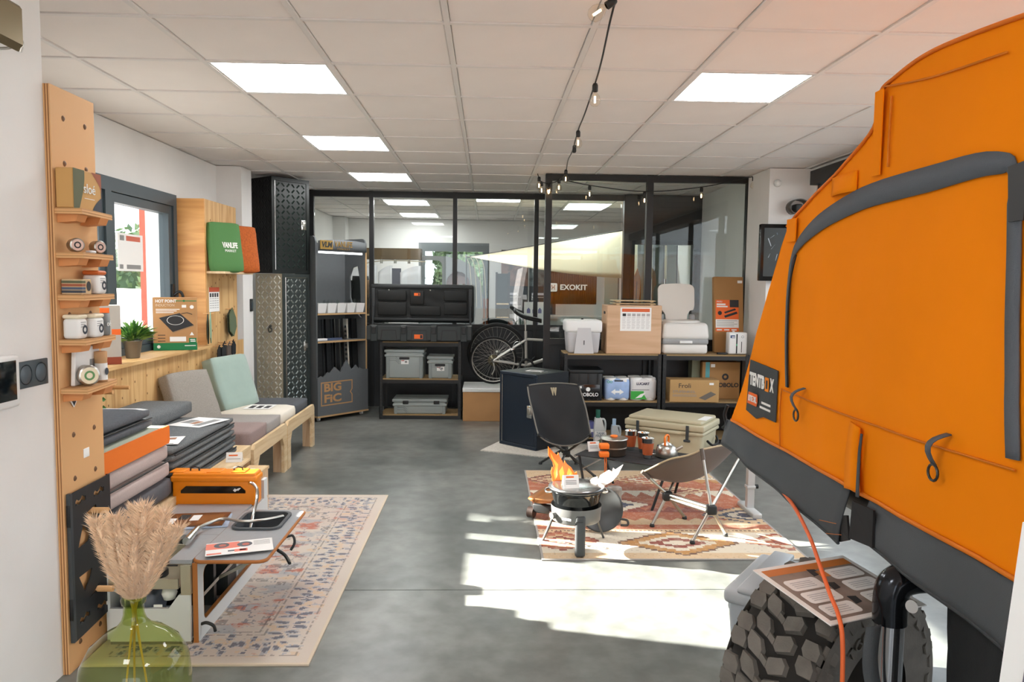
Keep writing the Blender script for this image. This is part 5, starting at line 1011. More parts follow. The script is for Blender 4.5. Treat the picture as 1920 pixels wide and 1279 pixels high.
q=MB(); q.tube(spline([(w+.004,.1,h-.16),(w+.03,.16,h-.2),(w+.03,.3,h-.2),(w+.004,.35,h-.16)]),.01,6); q.build('rope_handle',black_plastic,t)
MB().box(w-.08,w-.01,.1,.3,h+.0005,h+.001).build('sticker',paper,lo_)
# ---------------------------------------------------------------- low camp table and cookware
tz=.30
t=thing('camp_table','low black folding camp table under the cookware','table',(1.0,5.0,0),R(-32))
tw,td=.66,.44; tb=MB().rbox(-tw/2,tw/2,-td/2,td/2,tz-.008,tz,.003,1,sm=False); tb.build('top',mat('table_black','#26282a',.6,bump=.2,bs=300),t)
for k in range(5): MB().box(-tw/2,tw/2,-td/2+.088*k+.086,-td/2+.088*k+.089,tz,tz+.0006).build('slat_seam',dark_print,t)
for s_ in (-1,1):
    MB().cyl((s_*tw/2,-td/2,tz-.01),(s_*tw/2,td/2,tz-.01),.009,n=8).build('edge_bar',steel,t)
    for y in (-1,1): MB().cyl((s_*(tw/2-.02),y*(td/2-.03),tz-.012),(-s_*.0+s_*(tw/2-.10),y*(td/2+.02),.0),.009,n=8).build('leg',dark_grey,t)
    MB().cyl((s_*(tw/2-.04),-td/2+.02,tz-.1),(s_*(tw/2-.04),td/2-.02,tz-.1),.006,n=6).build('stretcher',steel,t)
def on_table(u,v): 
    a=R(-32); return (1.0+u*math.cos(a)-v*math.sin(a),5.0+u*math.sin(a)+v*math.cos(a),tz+.0012)
anod=mat('anodised_grey','#85786c',.35,.8); hot=mat('hot_orange','#f07a1a',.45)
t=thing('camp_pot','grey anodised cooking pot with an orange knob and folding handles','pot',on_table(-.10,-.09))
MB().lathe([(0,0),(.078,0),(.084,.006),(.084,.048),(.089,.05),(.089,.056),(.084,.058),(.088,.062),(.088,.108),(.093,.111)],36).build('pot_body',anod,t); MB().lathe([(.094,.111),(.094,.117),(.08,.120),(.03,.124),(0,.124)],36).build('lid',steel,t); MB().lathe([(.022,.123),(.028,.128),(.022,.135),(0,.136)],8).build('lid_knob',hot,t)
for z in (.032,.086):
    hd_=MB(); hd_.tube([(-.088*.5,-.088*.86,z+.012),(-.12*.5,-.125*.86,z+.012),(-.125*.5,-.13*.86,z),(-.12*.5,-.125*.86,z-.012),(-.088*.5,-.088*.86,z-.012)],.003,6); ho=hd_.build('handle_wire',steel,t); MB().rbox(-.12,-.055,-.16,-.105,z-.016,z+.02,.008,2).build('handle_grip',hot,ho)
q=MB(); q.tube(spline([(-.085,-.135,.03),(-.083,-.15,-.05),(-.09,-.155,-.12)]),.0028,5); q.tube(spline([(-.075,-.135,.03),(-.073,-.15,-.05),(-.085,-.155,-.12)]),.0028,5); q.build('cord',hot,t)
leather=mat('rust_leather','#b0562a',.6,bump=.2,bs=300)
for k,(u,v,lb) in enumerate(((.13,-.06,'steel tumbler with a rust sleeve, nearest of the three cups'),(-.06,.12,'steel tumbler with a rust sleeve behind the pot, left one'),(.04,.10,'steel tumbler with a rust sleeve behind the pot, right one'))):
    t=thing('steel_tumbler',lb,'cup',on_table(u,v),group='steel tumblers on the camp table'); MB().lathe([(0,.003),(.026,.0),(.028,.004),(.041,.135),(.043,.137),(.041,.139),(.039,.133),(.026,.01),(0,.008)],28).build('cup',chrome,t); MB().lathe([(.0325,.025),(.0405,.100),(.0405,.1005),(.0385,.1005)],28).build('sleeve',leather,t)
t=thing('kettle','small steel camping kettle with an orange handle on the table','kettle',on_table(.22,.06)); MB().lathe([(0,0),(.068,0),(.074,.006),(.074,.03),(.066,.06),(.045,.08),(.03,.084),(.03,.09),(.012,.094),(.01,.102),(0,.104)],32).build('body',steel,t); MB().cyl((.055,-.02,.045),(.10,-.035,.075),.014,.009,n=12).build('spout',steel,t); MB().tube(spline([(-.02,-.038,.08),(-.02,-.03,.13),(0,0,.145),(.02,.03,.13),(.02,.038,.08)]),.007,8).build('handle',hot,t); MB().lathe([(.074,0),(.082,.002),(.082,.005)],32).build('base_ring',steel,t)
t=thing('steel_plate','shallow steel dish with wire handles behind the pot','dish',on_table(-.2,.09)); MB().lathe([(0,.003),(.055,.003),(.075,.024),(.078,.024),(.057,0),(0,0)],32).build('dish',steel,t); q=MB()
for a in range(5): q.tube(spline([(-.03+.012*a,-.03,.008),(-.02+.012*a,0,.03),(-.03+.015*a,.03,.012)]),.002,5)
q.build('wire',chrome,t)
t=thing('spoon_set','small steel utensils lying between the cups and the kettle','utensils',on_table(.13,.06)); MB().rbox(-.05,.05,-.008,.008,0,.008,.003).build('spoon',chrome,t); MB().lathe([(0,0),(.016,.002),(.02,.01)],14).build('bowl',chrome,t,(.06,0,0))
def tentcard(name,label,loc,rz,w=.075,h=.055):
    t=thing(name,label,'price card',loc,rz); MB().prism([(-.03,0),(0,h),(.03,0),(.0285,0),(0,h-.004),(-.0285,0)],-w/2,w/2,'x').build('card',paper,t)
    sl_=lambda f:-.03*(1-f)-.0006
    q=MB(); q.quad((-w*.3,sl_(.78),h*.78),(w*.2,sl_(.78),h*.78),(w*.2,sl_(.9),h*.9),(-w*.3,sl_(.9),h*.9),m=0)
    for f in (.3,.42,.54): q.quad((-w*.35,sl_(f),h*f),(w*.35,sl_(f),h*f),(w*.35,sl_(f+.05),h*(f+.05)),(-w*.35,sl_(f+.05),h*(f+.05)),m=1)
    q.build('print',[orange,grey_print],t); return t
tentcard('price_card','folded white price card at the left end of the camp table',on_table(-.27,-.05),R(10),.085,.065)
# ---------------------------------------------------------------- folding chairs
def chair(label,P,feet,hubs,fab,trim,pole,sag,logo=None,grp='low folding camp chairs'):
    """P: front-left, front-right, back-right, back-left corners; two hubs"""
    FL,FR,BR,BL=[Vector(p) for p in P]; c0=sum(feet_ for feet_ in [Vector(f) for f in feet]) if False else Vector((sum(f[0] for f in feet)/4,sum(f[1] for f in feet)/4,0))
    t=thing('camp_chair',label,'chair',c0,group=grp); L=lambda p:Vector(p)-c0
    FL,FR,BR,BL=L(FL),L(FR),L(BR),L(BL)
    nrm=(FR-FL).cross(BL-FL).normalized(); 
    if nrm.z<0: nrm=-nrm
    def S_(u,v):
        a_,b_=2*u-1,2*v-1; u,v=.5+.5*a_*math.sqrt(1-.16*b_*b_),.5+.5*b_*math.sqrt(1-.16*a_*a_)
        b_=FL*(1-u)*(1-v)+FR*u*(1-v)+BR*u*v+BL*(1-u)*v
        k=(1-(2*u-1)**2)**.8*(1-abs(2*v-.75)**2.2*.75 if True else 1)
        edge=1-.10*math.sin(math.pi*u)*(1 if v>.98 else 1)
        p=b_-(nrm*.75+Vector((0,0,.5)))*sag*max(0,k)
        c_=(FL+FR+BR+BL)/4; pull=.05*(math.sin(math.pi*v)*abs(2*u-1)); return p+(c_-b_)*pull
    g=MB().grid(lambda u,v:tuple(S_(u,v)),22,22); so_=g.build('seat_fabric',fab,t); solid(so_,.004)
    N=24; rim=[S_(i/N,0) for i in range(N)]+[S_(1,i/N) for i in range(N)]+[S_(1-i/N,1) for i in range(N)]+[S_(0,1-i/N) for i in range(N)]
    MB().tube(rim,.006,6,closed=True).build('binding',trim,t)
    H=[L(h_) for h_ in hubs]; F_=[L(f) for f in feet]
    MB().cyl(H[0],H[1],.013,n=10).build('cross_bar',pole,t); off=Vector((0,0,-.022)); MB().cyl(H[0]+off,H[1]+off,.011,n=10).build('cross_bar',pole,t)
    for h_ in H: MB().rbox(h_.x-.028,h_.x+.028,h_.y-.028,h_.y+.028,h_.z-.035,h_.z+.02,.01,2).build('hub',dark_grey,t)
    for k,(h_,f) in enumerate(((H[0],F_[0]),(H[0],F_[1]),(H[1],F_[2]),(H[1],F_[3]))):
        l=MB().cyl(h_,f+Vector((0,0,.012)),.0095,n=8).build('leg',pole,t); MB().lathe([(0,.02),(.012,.018),(.016,.004),(.014,0),(0,0)],10,T=Matrix.Translation(f)).build('foot',dark_grey,l)
    for c_,h_ in ((S_(0,0),H[0]),(S_(1,0),H[0]),(S_(1,1),H[1]),(S_(0,1),H[1])):
        MB().cyl(h_,c_,.009,n=8).build('pole',pole,t); dd_=(c_-h_).normalized(); MB().cyl(c_-dd_*.06,c_+dd_*.005,.013,n=8).build('corner_pocket',fab,t)
    if logo: logo(t,S_)
    return t
blkfab=mat('black_ripstop','#1c1d1f',.75,bump=.2,bs=500); greytrim=mat('grey_trim','#6e6a62',.7); gunm=mat('gunmetal','#4b4b4a',.35,.8)
def lg(t,S_):
    q=MB(); P_=lambda a,b_:tuple(S_(a,b_)+Vector((0,-.006,.002)))
    for poly in (((.44,.93),(.475,.93),(.485,.86),(.47,.86)),((.485,.93),(.515,.93),(.53,.86),(.518,.86),(.50,.905),(.482,.86),(.47,.86)),((.525,.93),(.56,.93),(.53,.86),(.515,.86))): q.add([P_(*p) for p in poly],[list(range(len(poly)))])
    o=q.build('logo_mark',mat('tan_logo','#a59a7e',.6),t); solid(o,.001)
chair('black camp chair with grey piping in front of the navy cabinet',[(.375,5.48,.335),(.80,5.45,.345),(.745,5.86,.675),(.30,5.87,.665)],[(.82,5.52,0),(.50,5.50,0),(.44,5.93,0),(.73,5.93,0)],[(.62,5.66,.16),(.62,5.80,.16)],blkfab,greytrim,gunm,.15,lg)
brn=mat('brown_ripstop','#584c44',.5,bump=.15,bs=500,sheen=.2); tanr=mat('tan_trim','#b3a184',.7)
chair('brown camp chair with silver poles beside the orange tent',[(.90,4.36,.355),(1.30,4.78,.36),(1.64,4.46,.52),(1.245,4.20,.515)],[(1.00,4.35,.008),(1.236,4.50,.008),(1.39,4.18,.008),(1.163,4.057,.008)],[(1.10,4.40,.19),(1.285,4.125,.19)],brn,tanr,steel,.13)
# ---------------------------------------------------------------- camp stove with flame cut-outs
stg=mat('stove_grey','#6c6d6c',.45,.3); dkst=mat('stove_dark','#3c3f40',.45)
t=thing('camp_stove','round grey and black camping stove with three folding legs on the kilim','stove',(.495,3.985,.008))
MB().lathe([(.09,.165),(.128,.165),(.132,.17),(.137,.235),(.138,.25)],40).build('body',stg,t); MB().lathe([(.118,.215),(.122,.262),(.142,.325),(.148,.33),(.146,.336),(.136,.33),(.115,.28),(.0,.275)],40).build('bowl',mat('gloss_enamel','#17191a',.08,.3),t)
MB().lathe([(.148,.336),(.152,.342),(.15,.352),(.13,.356),(0,.358)],40).build('lid',mat('dark_steel_lid','#8e8f8f',.2,.9),t); MB().tube([(.149*math.cos(a*.1571),.149*math.sin(a*.1571),.345) for a in range(40)],.006,6,closed=True).build('lid_ring',black_metal,t)
for k,(a,fx,fy) in enumerate(((200,-.168,.13),(-40,.18,.17))):
    ar=R(a); top=Vector((.11*(-1 if k==0 else 1),.05,.19)); ft=Vector((fx,fy,0)); q=MB()
    for s_ in (-.012,.012): q.tube([top+Vector((0,s_,0)),ft*.6+top*.4+Vector((0,s_,0)),ft+Vector((0,s_*.6,.004))],.006,6)
    q.tube([ft+Vector((0,-.008,.004)),ft+Vector((0,.008,.004))],.007,6)
    for f in (.3,.5,.7): c_=top.lerp(ft,f); q.cyl(c_+Vector((0,-.012,0)),c_+Vector((0,.012,0)),.004,n=6)
    q.build('leg',dkst,t)
T=Matrix.Translation((.008,-.135,.0))@Matrix.Rotation(-.05,4,'X'); q=MB(); q.rbox(-.028,.028,-.016,.016,0,.225,.026,4,T=T); q.build('leg',dkst,t); q=MB(); q.rbox(-.040,.040,-.118,-.09,.165,.232,.03,3); q.build('leg_mount',stg,t); MB().box(-.018,.018,-.1535,-.151,.192,.196).build('leg_slot',black_metal,t)
MB().cyl((-.118,-.06,.205),(-.142,-.075,.205),.018,n=16).build('knob',stg,t)
MB().box(-.026,.026,-.001,.0,-.006,.006).build('logo_plate',paper,t,(-.066,-.1225,.2),(0,0,-.5))
for s_ in (-1,1): MB().tube(spline([(s_*.13,.04,.33),(s_*.165,.03,.325),(s_*.165,-.02,.32),(s_*.13,-.03,.325)]),.006,6).build('handle',chrome,t)
tentcard('price_card','white price card standing on the stove lid',(.455,3.93,.3665),.1,.085,.065)
def flame(label,loc,rot,pts,layers,inner):
    t=thing('flame_cutout',label,'flame cut-out',loc,rot=rot,group='printed flame cut-outs on the stove'); MB().prism(pts,-.0025,.0025,'y').build('board',layers,t)
    if inner:
        for k,(po,m_) in enumerate(inner): MB().prism(po,-.0034-.0006*k,-.0025,'y').build('flame_print',m_,t)
fo=mat('flame_orange','#ee7418',.5); fy=mat('flame_yellow','#f7b93c',.5); fc=mat('flame_pale','#f9d98a',.5)
FP=[(-.075,0),(-.085,.06),(-.078,.085),(-.068,.075),(-.075,.11),(-.10,.15),(-.103,.20),(-.088,.185),(-.07,.165),(-.05,.15),(-.045,.165),(-.035,.14),(-.02,.115),(-.012,.095),(-.008,.12),(.005,.10),(.03,.08),(.05,.045),(.06,.055),(.075,.01),(.072,0)]
flame('orange printed flame cut-out rising at the left of the stove',(.445,4.075,.356),(0,0,.1),FP,fo,[([(-.06,.01),(-.07,.05),(-.06,.09),(-.085,.14),(-.09,.17),(-.07,.13),(-.045,.10),(-.05,.05)],fy),([(-.03,.01),(-.04,.06),(-.02,.09),(-.01,.05),(-.015,.01)],fy),([(.01,.01),(.005,.05),(.015,.08),(.035,.05),(.05,.01)],fy),([(-.055,.02),(-.058,.05),(-.05,.08),(-.047,.04)],fc),([(.02,.012),(.018,.04),(.026,.05),(.035,.012)],fc)])
FP2=[(-.075,0),(-.05,.05),(-.02,.065),(-.012,.045),(-.004,.075),(.04,.11),(.06,.10),(.062,.125),(.075,.115),(.115,.15),(.095,.09),(.07,.05),(.03,.02),(0,-.005)]
flame('flame cut-out catching the sun at the right of the stove',(.625,4.03,.33),(-.5,.0,-.45),FP2,mat('flame_back_white','#efe7dd',.6),None)
# skateboard, pan, log behind the stove
t=thing('longboard','wooden longboard with dark wheels lying on the kilim behind the stove','skateboard',(.44,4.66,.0075),R(62)); wdk=woodmat('deck_wood','#a8703f','#8a5a30','x',8,.4)
q=MB().grid(lambda u,v:((u-.5)*.62,(v-.5)*.2*(1-abs(2*u-1)**3.2)**.5,.105+.02*abs(2*v-1)**2+.035*abs(2*u-1)**4),28,8); o=q.build('deck',wdk,t); solid(o,.01)
for x in (-.19,.19):
    tr=MB().rbox(x-.02,x+.02,-.06,.06,.04,.095,.008,2).build('truck',dark_grey,t)
    for y in (-.075,.075): MB().cyl((x,y-.02,.034),(x,y+.02,.034),.034,n=18).build('wheel',mat('wheel_brown','#3d2c24',.5),t)
t=thing('pan_lid','round pan lid with perforations leaning behind the stove','pan lid',(.665,4.24,.008),rot=(R(68),0,R(-20))); MB().lathe([(0,0),(.12,.0),(.13,.008),(.132,.022),(.122,.022),(.118,.01),(0,.008)],40,T=Matrix.Translation((0,.133,0))).build('disc',dkst,t); q=MB()
for k in range(16):
    a=k*math.pi/8; q.lathe([(.007,.0085),(0,.0085)],8,T=Matrix.Translation((.06*math.cos(a),.133+.06*math.sin(a),0)))
q.build('holes',white_pl,t); MB().lathe([(.09,.0088),(.083,.0088)],32,T=Matrix.Translation((0,.133,0))).build('ring',steel,t)
MB().tube(spline([(.12,.09,.02),(.16,.085,.03),(.165,.06,.03),(.125,.055,.02)]),.007,6).build('handle',gunm,t)
t=thing('birch_log','short pale birch log standing behind the pan lid','log',(.78,4.42,.0075)); MB().lathe([(0,0),(.045,0),(.046,.02),(.043,.12),(.046,.21),(.043,.222),(0,.222)],18).build('log',mat('birch_bark','#9b958c',.8,var=.5,vs=18,stretch=(1,1,.35),bump=.5,bs=60),t)
# ---------------------------------------------------------------- height adjustable leg by the tent
t=thing('table_stand','white T-shaped adjustable stand leg on the floor behind the tent','stand',(1.70,4.66,0)); wm=mat('white_metal','#c9cac9',.4,.2)
MB().rbox(-.03,.03,-.15,.15,0,.035,.008,2).build('foot',wm,t); MB().box(-.022,.022,-.022,.022,.035,.40).build('outer_tube',wm,t); MB().box(-.016,.016,-.016,.016,.40,.56).build('inner_tube',wm,t); MB().rbox(-.028,.028,-.028,.028,.16,.18,.004).build('collar',wm,t); MB().cyl((.028,0,.17),(.05,0,.17),.014,n=10).build('knob',black_plastic,t); MB().rbox(-.03,.03,-.05,.05,.56,.575,.004).build('head_plate',wm,t)
# ---------------------------------------------------------------- roof tent
tent_f=mat('orange_tent_canvas','#fb8c00',.8,var=.04,vs=3,bump=.9,bs=7,spec=.15); tent_g=mat('grey_tent_fabric','#4b5054',.85,var=.06,vs=5,bump=.2,bs=400); zipm=mat('zip_grey','#5a6067',.8,bump=.3,bs=300); blackw=mat('black_webbing','#1d1e20',.8)
TX=1.0
t=thing('roof_tent','bright orange roof tent opened on a stand along the right side','tent',(TX,0,0))
prof=[(3.02,.896),(2.93,1.02),(2.80,1.20),(2.66,1.41),(2.49,1.655),(2.40,1.695),(2.26,1.745),(2.10,1.80),(1.95,1.87),(1.93,1.955),(1.86,1.975),(1.75,1.99),(1.60,1.985),(1.40,1.965),(1.22,1.93),(1.12,1.8),(.95,1.45),(.80,1.05),(.75,.896)]
WX=1.68
def bulge(y,z):
    f=max(0,min(1,(z-.9)/1.05)); b_=.006*math.sin(math.pi*f)*math.sin(math.pi*max(0,min(1,(3.0-y)/2.2)))
    wr=.007*fbm(y*1.0,z*1.0,3,3.0)+.006*math.sin(y*13+z*5)*max(0,1-abs(z-1.0)/.25)+.008*math.exp(-((y-1.93)/.05)**2)*max(0,1-(z-.9)/.3)
    return .008-b_-wr
# side wall: column strips under the profile
def ztop(y):
    for (a,za),(b_,zb) in zip(prof,prof[1:]):
        if b_<=y<=a: return za+(zb-za)*(a-y)/(a-b_) if a!=b_ else zb
    return .896
ys=sorted(set([p[0] for p in prof]+[.75+2.27*k/90 for k in range(91)])); NV=26
sw_=MB(); vs=[];
for y in ys:
    zt_=ztop(y)
    for k in range(NV+1): z=.896+(zt_-.896)*k/NV; vs.append((bulge(y,z),y,z))
fs=[(i*(NV+1)+k,(i+1)*(NV+1)+k,(i+1)*(NV+1)+k+1,i*(NV+1)+k+1) for i in range(len(ys)-1) for k in range(NV)]
sw_.add(vs,fs,0,True); sw_.build('side_wall',tent_f,t)
rf=MB(); pp=spline([(0,y,z) for y,z in prof],3); n=len(pp); NX=14
for i in range(n-1):
    for k in range(NX):
        x0,x1=k/NX,(k+1)/NX; S1=lambda p,u:(bulge(p.y,p.z)*(1-u)+WX*u,p.y,p.z-.02*math.sin(u*math.pi*4)**2*(1 if .92<p.z else 0))
        rf.add([S1(pp[i],x0),S1(pp[i],x1),S1(pp[i+1],x1),S1(pp[i+1],x0)],[(0,1,2,3)],0,True)
rf.build('roof_and_ends',tent_f,t)
MB().prism([(y,z) for y,z in prof],WX-.004,WX,'x').build('far_side_wall',tent_f,t)
MB().rbox(.06,WX,.78,2.98,.80,.89,.02,2).build('base_platform',black_plastic,t)
# piped seam of the roof edge, and hem seam
MB().tube([(bulge(y,z)-.004,y,z) for y,z in [(q_.y,q_.z) for q_ in spline([(0,y,z) for y,z in prof[4:14]],5)]],.005,6).build('roof_piping',mat('orange_piping','#e2760a',.7),t)
sk0=lambda y:-.004
def band(pts,w0,w1,m,name,off=-.006,th=.004):
    """flat ribbon on the side wall along a list of (y,z), width spreads between two normals"""
    P=[(q_.x,q_.y) for q_ in spline([Vector((a,b_,0)) for a,b_ in pts],6)]; mb=MB(); v=[]
    for i,(y,z) in enumerate(P):
        a=P[max(i-1,0)]; b_=P[min(i+1,len(P)-1)]; dx,dz=b_[0]-a[0],b_[1]-a[1]; l=math.hypot(dx,dz); nx,nz=-dz/l,dx/l; f=i/(len(P)-1); w=w0+(w1-w0)*f if not callable(w0) else w0(f)
        for s_ in (-.5,.5): yy,z2=y+nx*w*s_,z+nz*w*s_; v.append((bulge(yy,z2)+off,yy,z2))
    mb.add(v,[(2*i,2*i+1,2*i+3,2*i+2) for i in range(len(P)-1)],0,True); o=mb.build(name,m,t); solid(o,th); return o
band([(2.435,1.12),(2.455,1.30),(2.445,1.47),(2.40,1.575),(2.24,1.645),(1.98,1.69),(1.68,1.70),(1.46,1.70),(1.405,1.65),(1.385,1.38),(1.365,1.13)],lambda f:.016+.045*max(0,math.sin(min(1,max(0,(f-.28)/.5))*math.pi))**.6+(.02 if f>.8 else 0),0,zipm,'door_zip')
band([(2.42,1.12),(2.437,1.30),(2.427,1.46),(2.385,1.555)],.006,.006,blackw,'zip_coil',-.010,.004)
band([(3.0,.905),(2.3,.905),(1.6,.905),(.78,.905)],.010,.010,mat('orange_hem','#ea7f0c',.7),'hem')
band([(2.46,1.105),(2.2,1.10),(1.8,1.10),(1.36,1.11)],.004,.004,mat('seam_orange','#d9780a',.8),'seam')  # seams in a slightly darker orange than the canvas
band([(2.48,.90),(2.485,1.02),(2.475,1.11)],.003,.003,_M['seam_orange'],'seam'); 
band([(1.955,.905),(1.965,.99),(1.95,1.085)],.09,.05,tent_f,'flap_fold',-.014,.006); band([(1.905,.90),(1.91,1.0),(1.90,1.07)],.012,.006,tent_g,'flap_edge',-.022,.004)
band([(1.863,1.755),(1.866,1.84),(1.87,1.93)],.004,.004,_M['seam_orange'],'seam'); band([(1.92,1.965),(1.7,1.93),(1.45,1.91)],.004,.004,_M['seam_orange'],'seam')
def pocket(y0,z0,y1,z1,dx):
    q=MB(); v=[]
    for u in range(7):
        for k in range(5):
            f,g=u/6,k/4; y=y0+(y1-y0)*f; z=z0+(z1-z0)*g; v.append((bulge(y,z)-.005-dx*math.sin(math.pi*f)*(1-g)**.7,y,z))
    q.add(v,[(u*5+k,(u+1)*5+k,(u+1)*5+k+1,u*5+k+1) for u in range(6) for k in range(4)],0,True); o=q.build('vent_hood',tent_f,t); solid(o,.004)
pocket(2.17,1.715,2.02,1.77,.014)
q=MB(); q.box(-.006,-.003,1.895,1.935,1.74,1.955); q.build('awning_strip',tent_f,t); q=MB().box(-.008,-.004,2.40,2.47,1.60,1.675); q.build('awning_strip',tent_f,t)
q=MB(); q.prism([(1.40,1.58),(1.36,1.58),(1.36,1.69),(1.41,1.685)],-.012,-.006,'x'); q.build('open_corner',black_metal,t)
# skirt
def skirt(y0,y1,zb0,zb1,name='skirt',flare=.05):
    q=MB(); n=26; v=[]
    for i in range(n+1):
        f=i/n; y=y0+(y1-y0)*f; zb=zb0+(zb1-zb0)*f
        for k in range(7):
            g=k/6; z=.90+(zb-.90)*g; v.append((bulge(y,.9)-.002-flare*math.sin(g*1.6)*.5+.004*math.sin(y*17+g*3)*g,y,z))
    q.add(v,[(i*7+k,(i+1)*7+k,(i+1)*7+k+1,i*7+k+1) for i in range(n) for k in range(6)],0,True); o=q.build(name,tent_g,t); solid(o,.005)
    MB().tube([v[i*7+6] for i in range(n+1)],.005,6).build('skirt_hem',mat('hem_dark','#3b3f42',.8),t)
skirt(3.03,1.99,.80,.745); skirt(1.88,.75,.80,.745)
q=MB(); e=MB()
v=[(.0-.006,2.06,.80),(-.012,2.0,.745),(-.02,1.93,.775),(-.008,1.97,.83)]; q.add(v,[(0,1,2,3)]); v=[(-.02,1.92,.885),(-.035,1.90,.79),(-.025,1.80,.80),(-.016,1.82,.89)]; q.add(v,[(0,1,2,3)]); o=q.build('skirt_flap',blackw,t); solid(o,.006)
st_=mat('orange_stitch','#c9763a',.8); q=MB(); 
for k,(a,b_) in enumerate((((-.026,2.10,.775),(-.030,1.99,.80)),((-.028,2.05,.752),(-.034,1.95,.782)))): q.tube([a,b_],.0012,4)
q.build('stitching',st_,t)
# far end skirt and buckle
q=MB(); v=[(-.005,3.03,.90),(-.02,3.035,.80),(.2,3.05,.80),(.2,3.03,.90),(WX,3.05,.80),(WX,3.03,.90)]; q.add(v,[(0,1,2,3),(3,2,4,5)]); o=q.build('skirt_end',tent_g,t); solid(o,.005)
q=MB(); q.tube(spline([(.0,3.035,.96),(-.008,3.045,.92),(.0,3.045,.88),(-.01,3.06,.86)]),.007,6); q.build('buckle_strap',blackw,t)
# badge
t2=MB(); P=[(2.795,1.175),(2.51,1.165),(2.515,.985),(2.62,.985),(2.70,.965),(2.835,.975)]
q=MB(); q.add([(bulge(y,z)-.006,y,z) for y,z in P],[list(range(6))]); ba=q.build('badge',mat('badge_grey','#3c4042',.8,bump=.2,bs=300),t); solid(ba,.003)
NXR=(math.pi/2,0,-math.pi/2)   # faces -X
bx=bulge(2.68,1.08)-.0095
text('TENTB',.062,paper,ba,(bx,2.70,1.105),NXR,width=.15,bold=.003); text('X',.062,paper,ba,(bx,2.555,1.105),NXR,width=.036,bold=.003); MB().prism([(2.617,1.08),(2.582,1.08),(2.582,1.13),(2.617,1.13)],bx-.0012,bx,'x').build('logo_box',orange_pl,ba); MB().prism([(2.607,1.09),(2.592,1.09),(2.592,1.12),(2.607,1.12)],bx-.0016,bx-.0012,'x').build('logo_box_core',dark_print,ba)
MB().prism([(2.79,1.01),(2.695,1.01),(2.685,1.03),(2.69,1.055),(2.78,1.055)],bx-.001,bx,'x').build('model_tag',orange,ba); text('LITE XL',.03,paper,ba,(bx-.002,2.735,1.032),NXR,width=.085,bold=.001)
q=MB()
for k in range(2): q.box(bx-.001,bx,2.56,2.66-.015*k,1.012+.018*k,1.020+.018*k)
q.build('small_print',paper,ba)
for (y,z) in ((2.29,1.135),(1.545,1.14)):
    x=bulge(y,z)-.006; w_=MB(); v=[]
    for k in range(8):
        f=k/7; v+=[(x-.035*math.sin(f*math.pi*.9),y+.0+.03*f,z-.075*f+.012*math.sin(f*3.1)),(x-.035*math.sin(f*math.pi*.9),y+.018+.03*f,z-.075*f+.012*math.sin(f*3.1))]
    w_.add(v,[(2*k,2*k+1,2*k+3,2*k+2) for k in range(7)],0,True); o=w_.build('tie_loop',zipm,t); solid(o,.003)
    MB().tube([(x-.012,y+.04+.018*math.cos(a*.4488),z-.092+.018*math.sin(a*.4488)) for a in range(14)],.0032,6,closed=True).build('ring',gunm,o)
# supporting tube frame and black cloth under the tent
t=thing('tent_frame','chrome and black tube stand carrying the roof tent','stand',(0,0,0)); dchr=mat('dark_chrome','#bcbcc0',.15,1)
def leg(x,y): 
    MB().cyl((x,y,0),(x,y,.66),.033,n=22).build('upright',dchr,t); MB().tube(spline([(x,y,.655),(x,y,.72),(x+.012,y,.75),(x+.05,y,.765),(x+.12,y,.768)]),.039,18).build('elbow',mat('black_chrome','#303236',.15,.8),t)
    MB().cyl((x+.1,y,.768),(2.62,y,.768),.03,n=14).build('cross_tube',dchr,t); MB().cyl((2.6,y,0),(2.6,y,.78),.033,n=14).build('upright',dchr,t)
leg(.97,1.70); leg(1.75,2.6)
MB().lathe([(.015,0),(0,0)],18,T=Matrix.Translation((.995,1.655,.712))@Matrix.Rotation(R(62),4,'X')).build('round_tag',paper,t)
for x in (1.2,2.4): MB().cyl((x,.9,.785),(x,2.95,.785),.014,n=10).build('rail',black_metal,t)
t=thing('black_cloth','black cloth hanging in folds below the near part of the tent','cloth',(1.06,0,0)); q=MB().grid(lambda u,v:(.02*math.sin(u*19+v*2)*(.3+v)+.02*fbm(u*2,v,1,3),1.62-.85*u,.775-.77*v),50,16); o=q.build('drape',mat('black_drape','#1f2224',.8,bump=.15,bs=300),t); solid(o,.003)
t=thing('strap','dark webbing strap hanging in a loop at the chrome tent stand','strap',(.93,1.66,.66)); q=MB(); P_=spline([(-.02,.0,.0),(-.03,-.01,-.08),(-.015,-.015,-.15),(.03,-.03,-.21),(.075,-.06,-.25),(.10,-.07,-.33)]); v=[]
for p in P_: v+=[p+Vector((-.018,0,0)),p+Vector((.018,0,.006))]
q.add(v,[(2*k,2*k+1,2*k+3,2*k+2) for k in range(len(P_)-1)],0,True); o=q.build('webbing',tent_g,t); solid(o,.003)
# ---------------------------------------------------------------- off-road tyre, sign sheet, box, cable
t=thing('off_road_tyre','chunky off-road tyre standing below the tent','tyre',(.985,2.02,0),R(32)); rub=mat('tyre_rubber','#6a655e',.8,var=.2,vs=14,bump=.3,bs=200); grv=mat('tyre_groove','#24211e',.9)
RO,TWd=.325,.28; T=Matrix.Translation((0,0,RO))@Matrix.Rotation(math.pi/2,4,'X')
MB().lathe([(.16,-.10),(.175,-.125),(.27,-.138),(RO-.04,-.132),(RO-.016,-.115),(RO-.013,-.06),(RO-.013,.06),(RO-.016,.115),(RO-.04,.132),(.27,.138),(.175,.125),(.16,.10),(.165,0),(.16,-.10)],72,T=T).build('carcass',grv,t)
MB().lathe([(.165,.132),(.175,.1285),(.27,.1405),(.305,.136)],72,T=T).build('sidewall',rub,t); MB().lathe([(.165,-.132),(.175,-.1285),(.27,-.1405),(.305,-.136)],72,T=T).build('sidewall',rub,t)
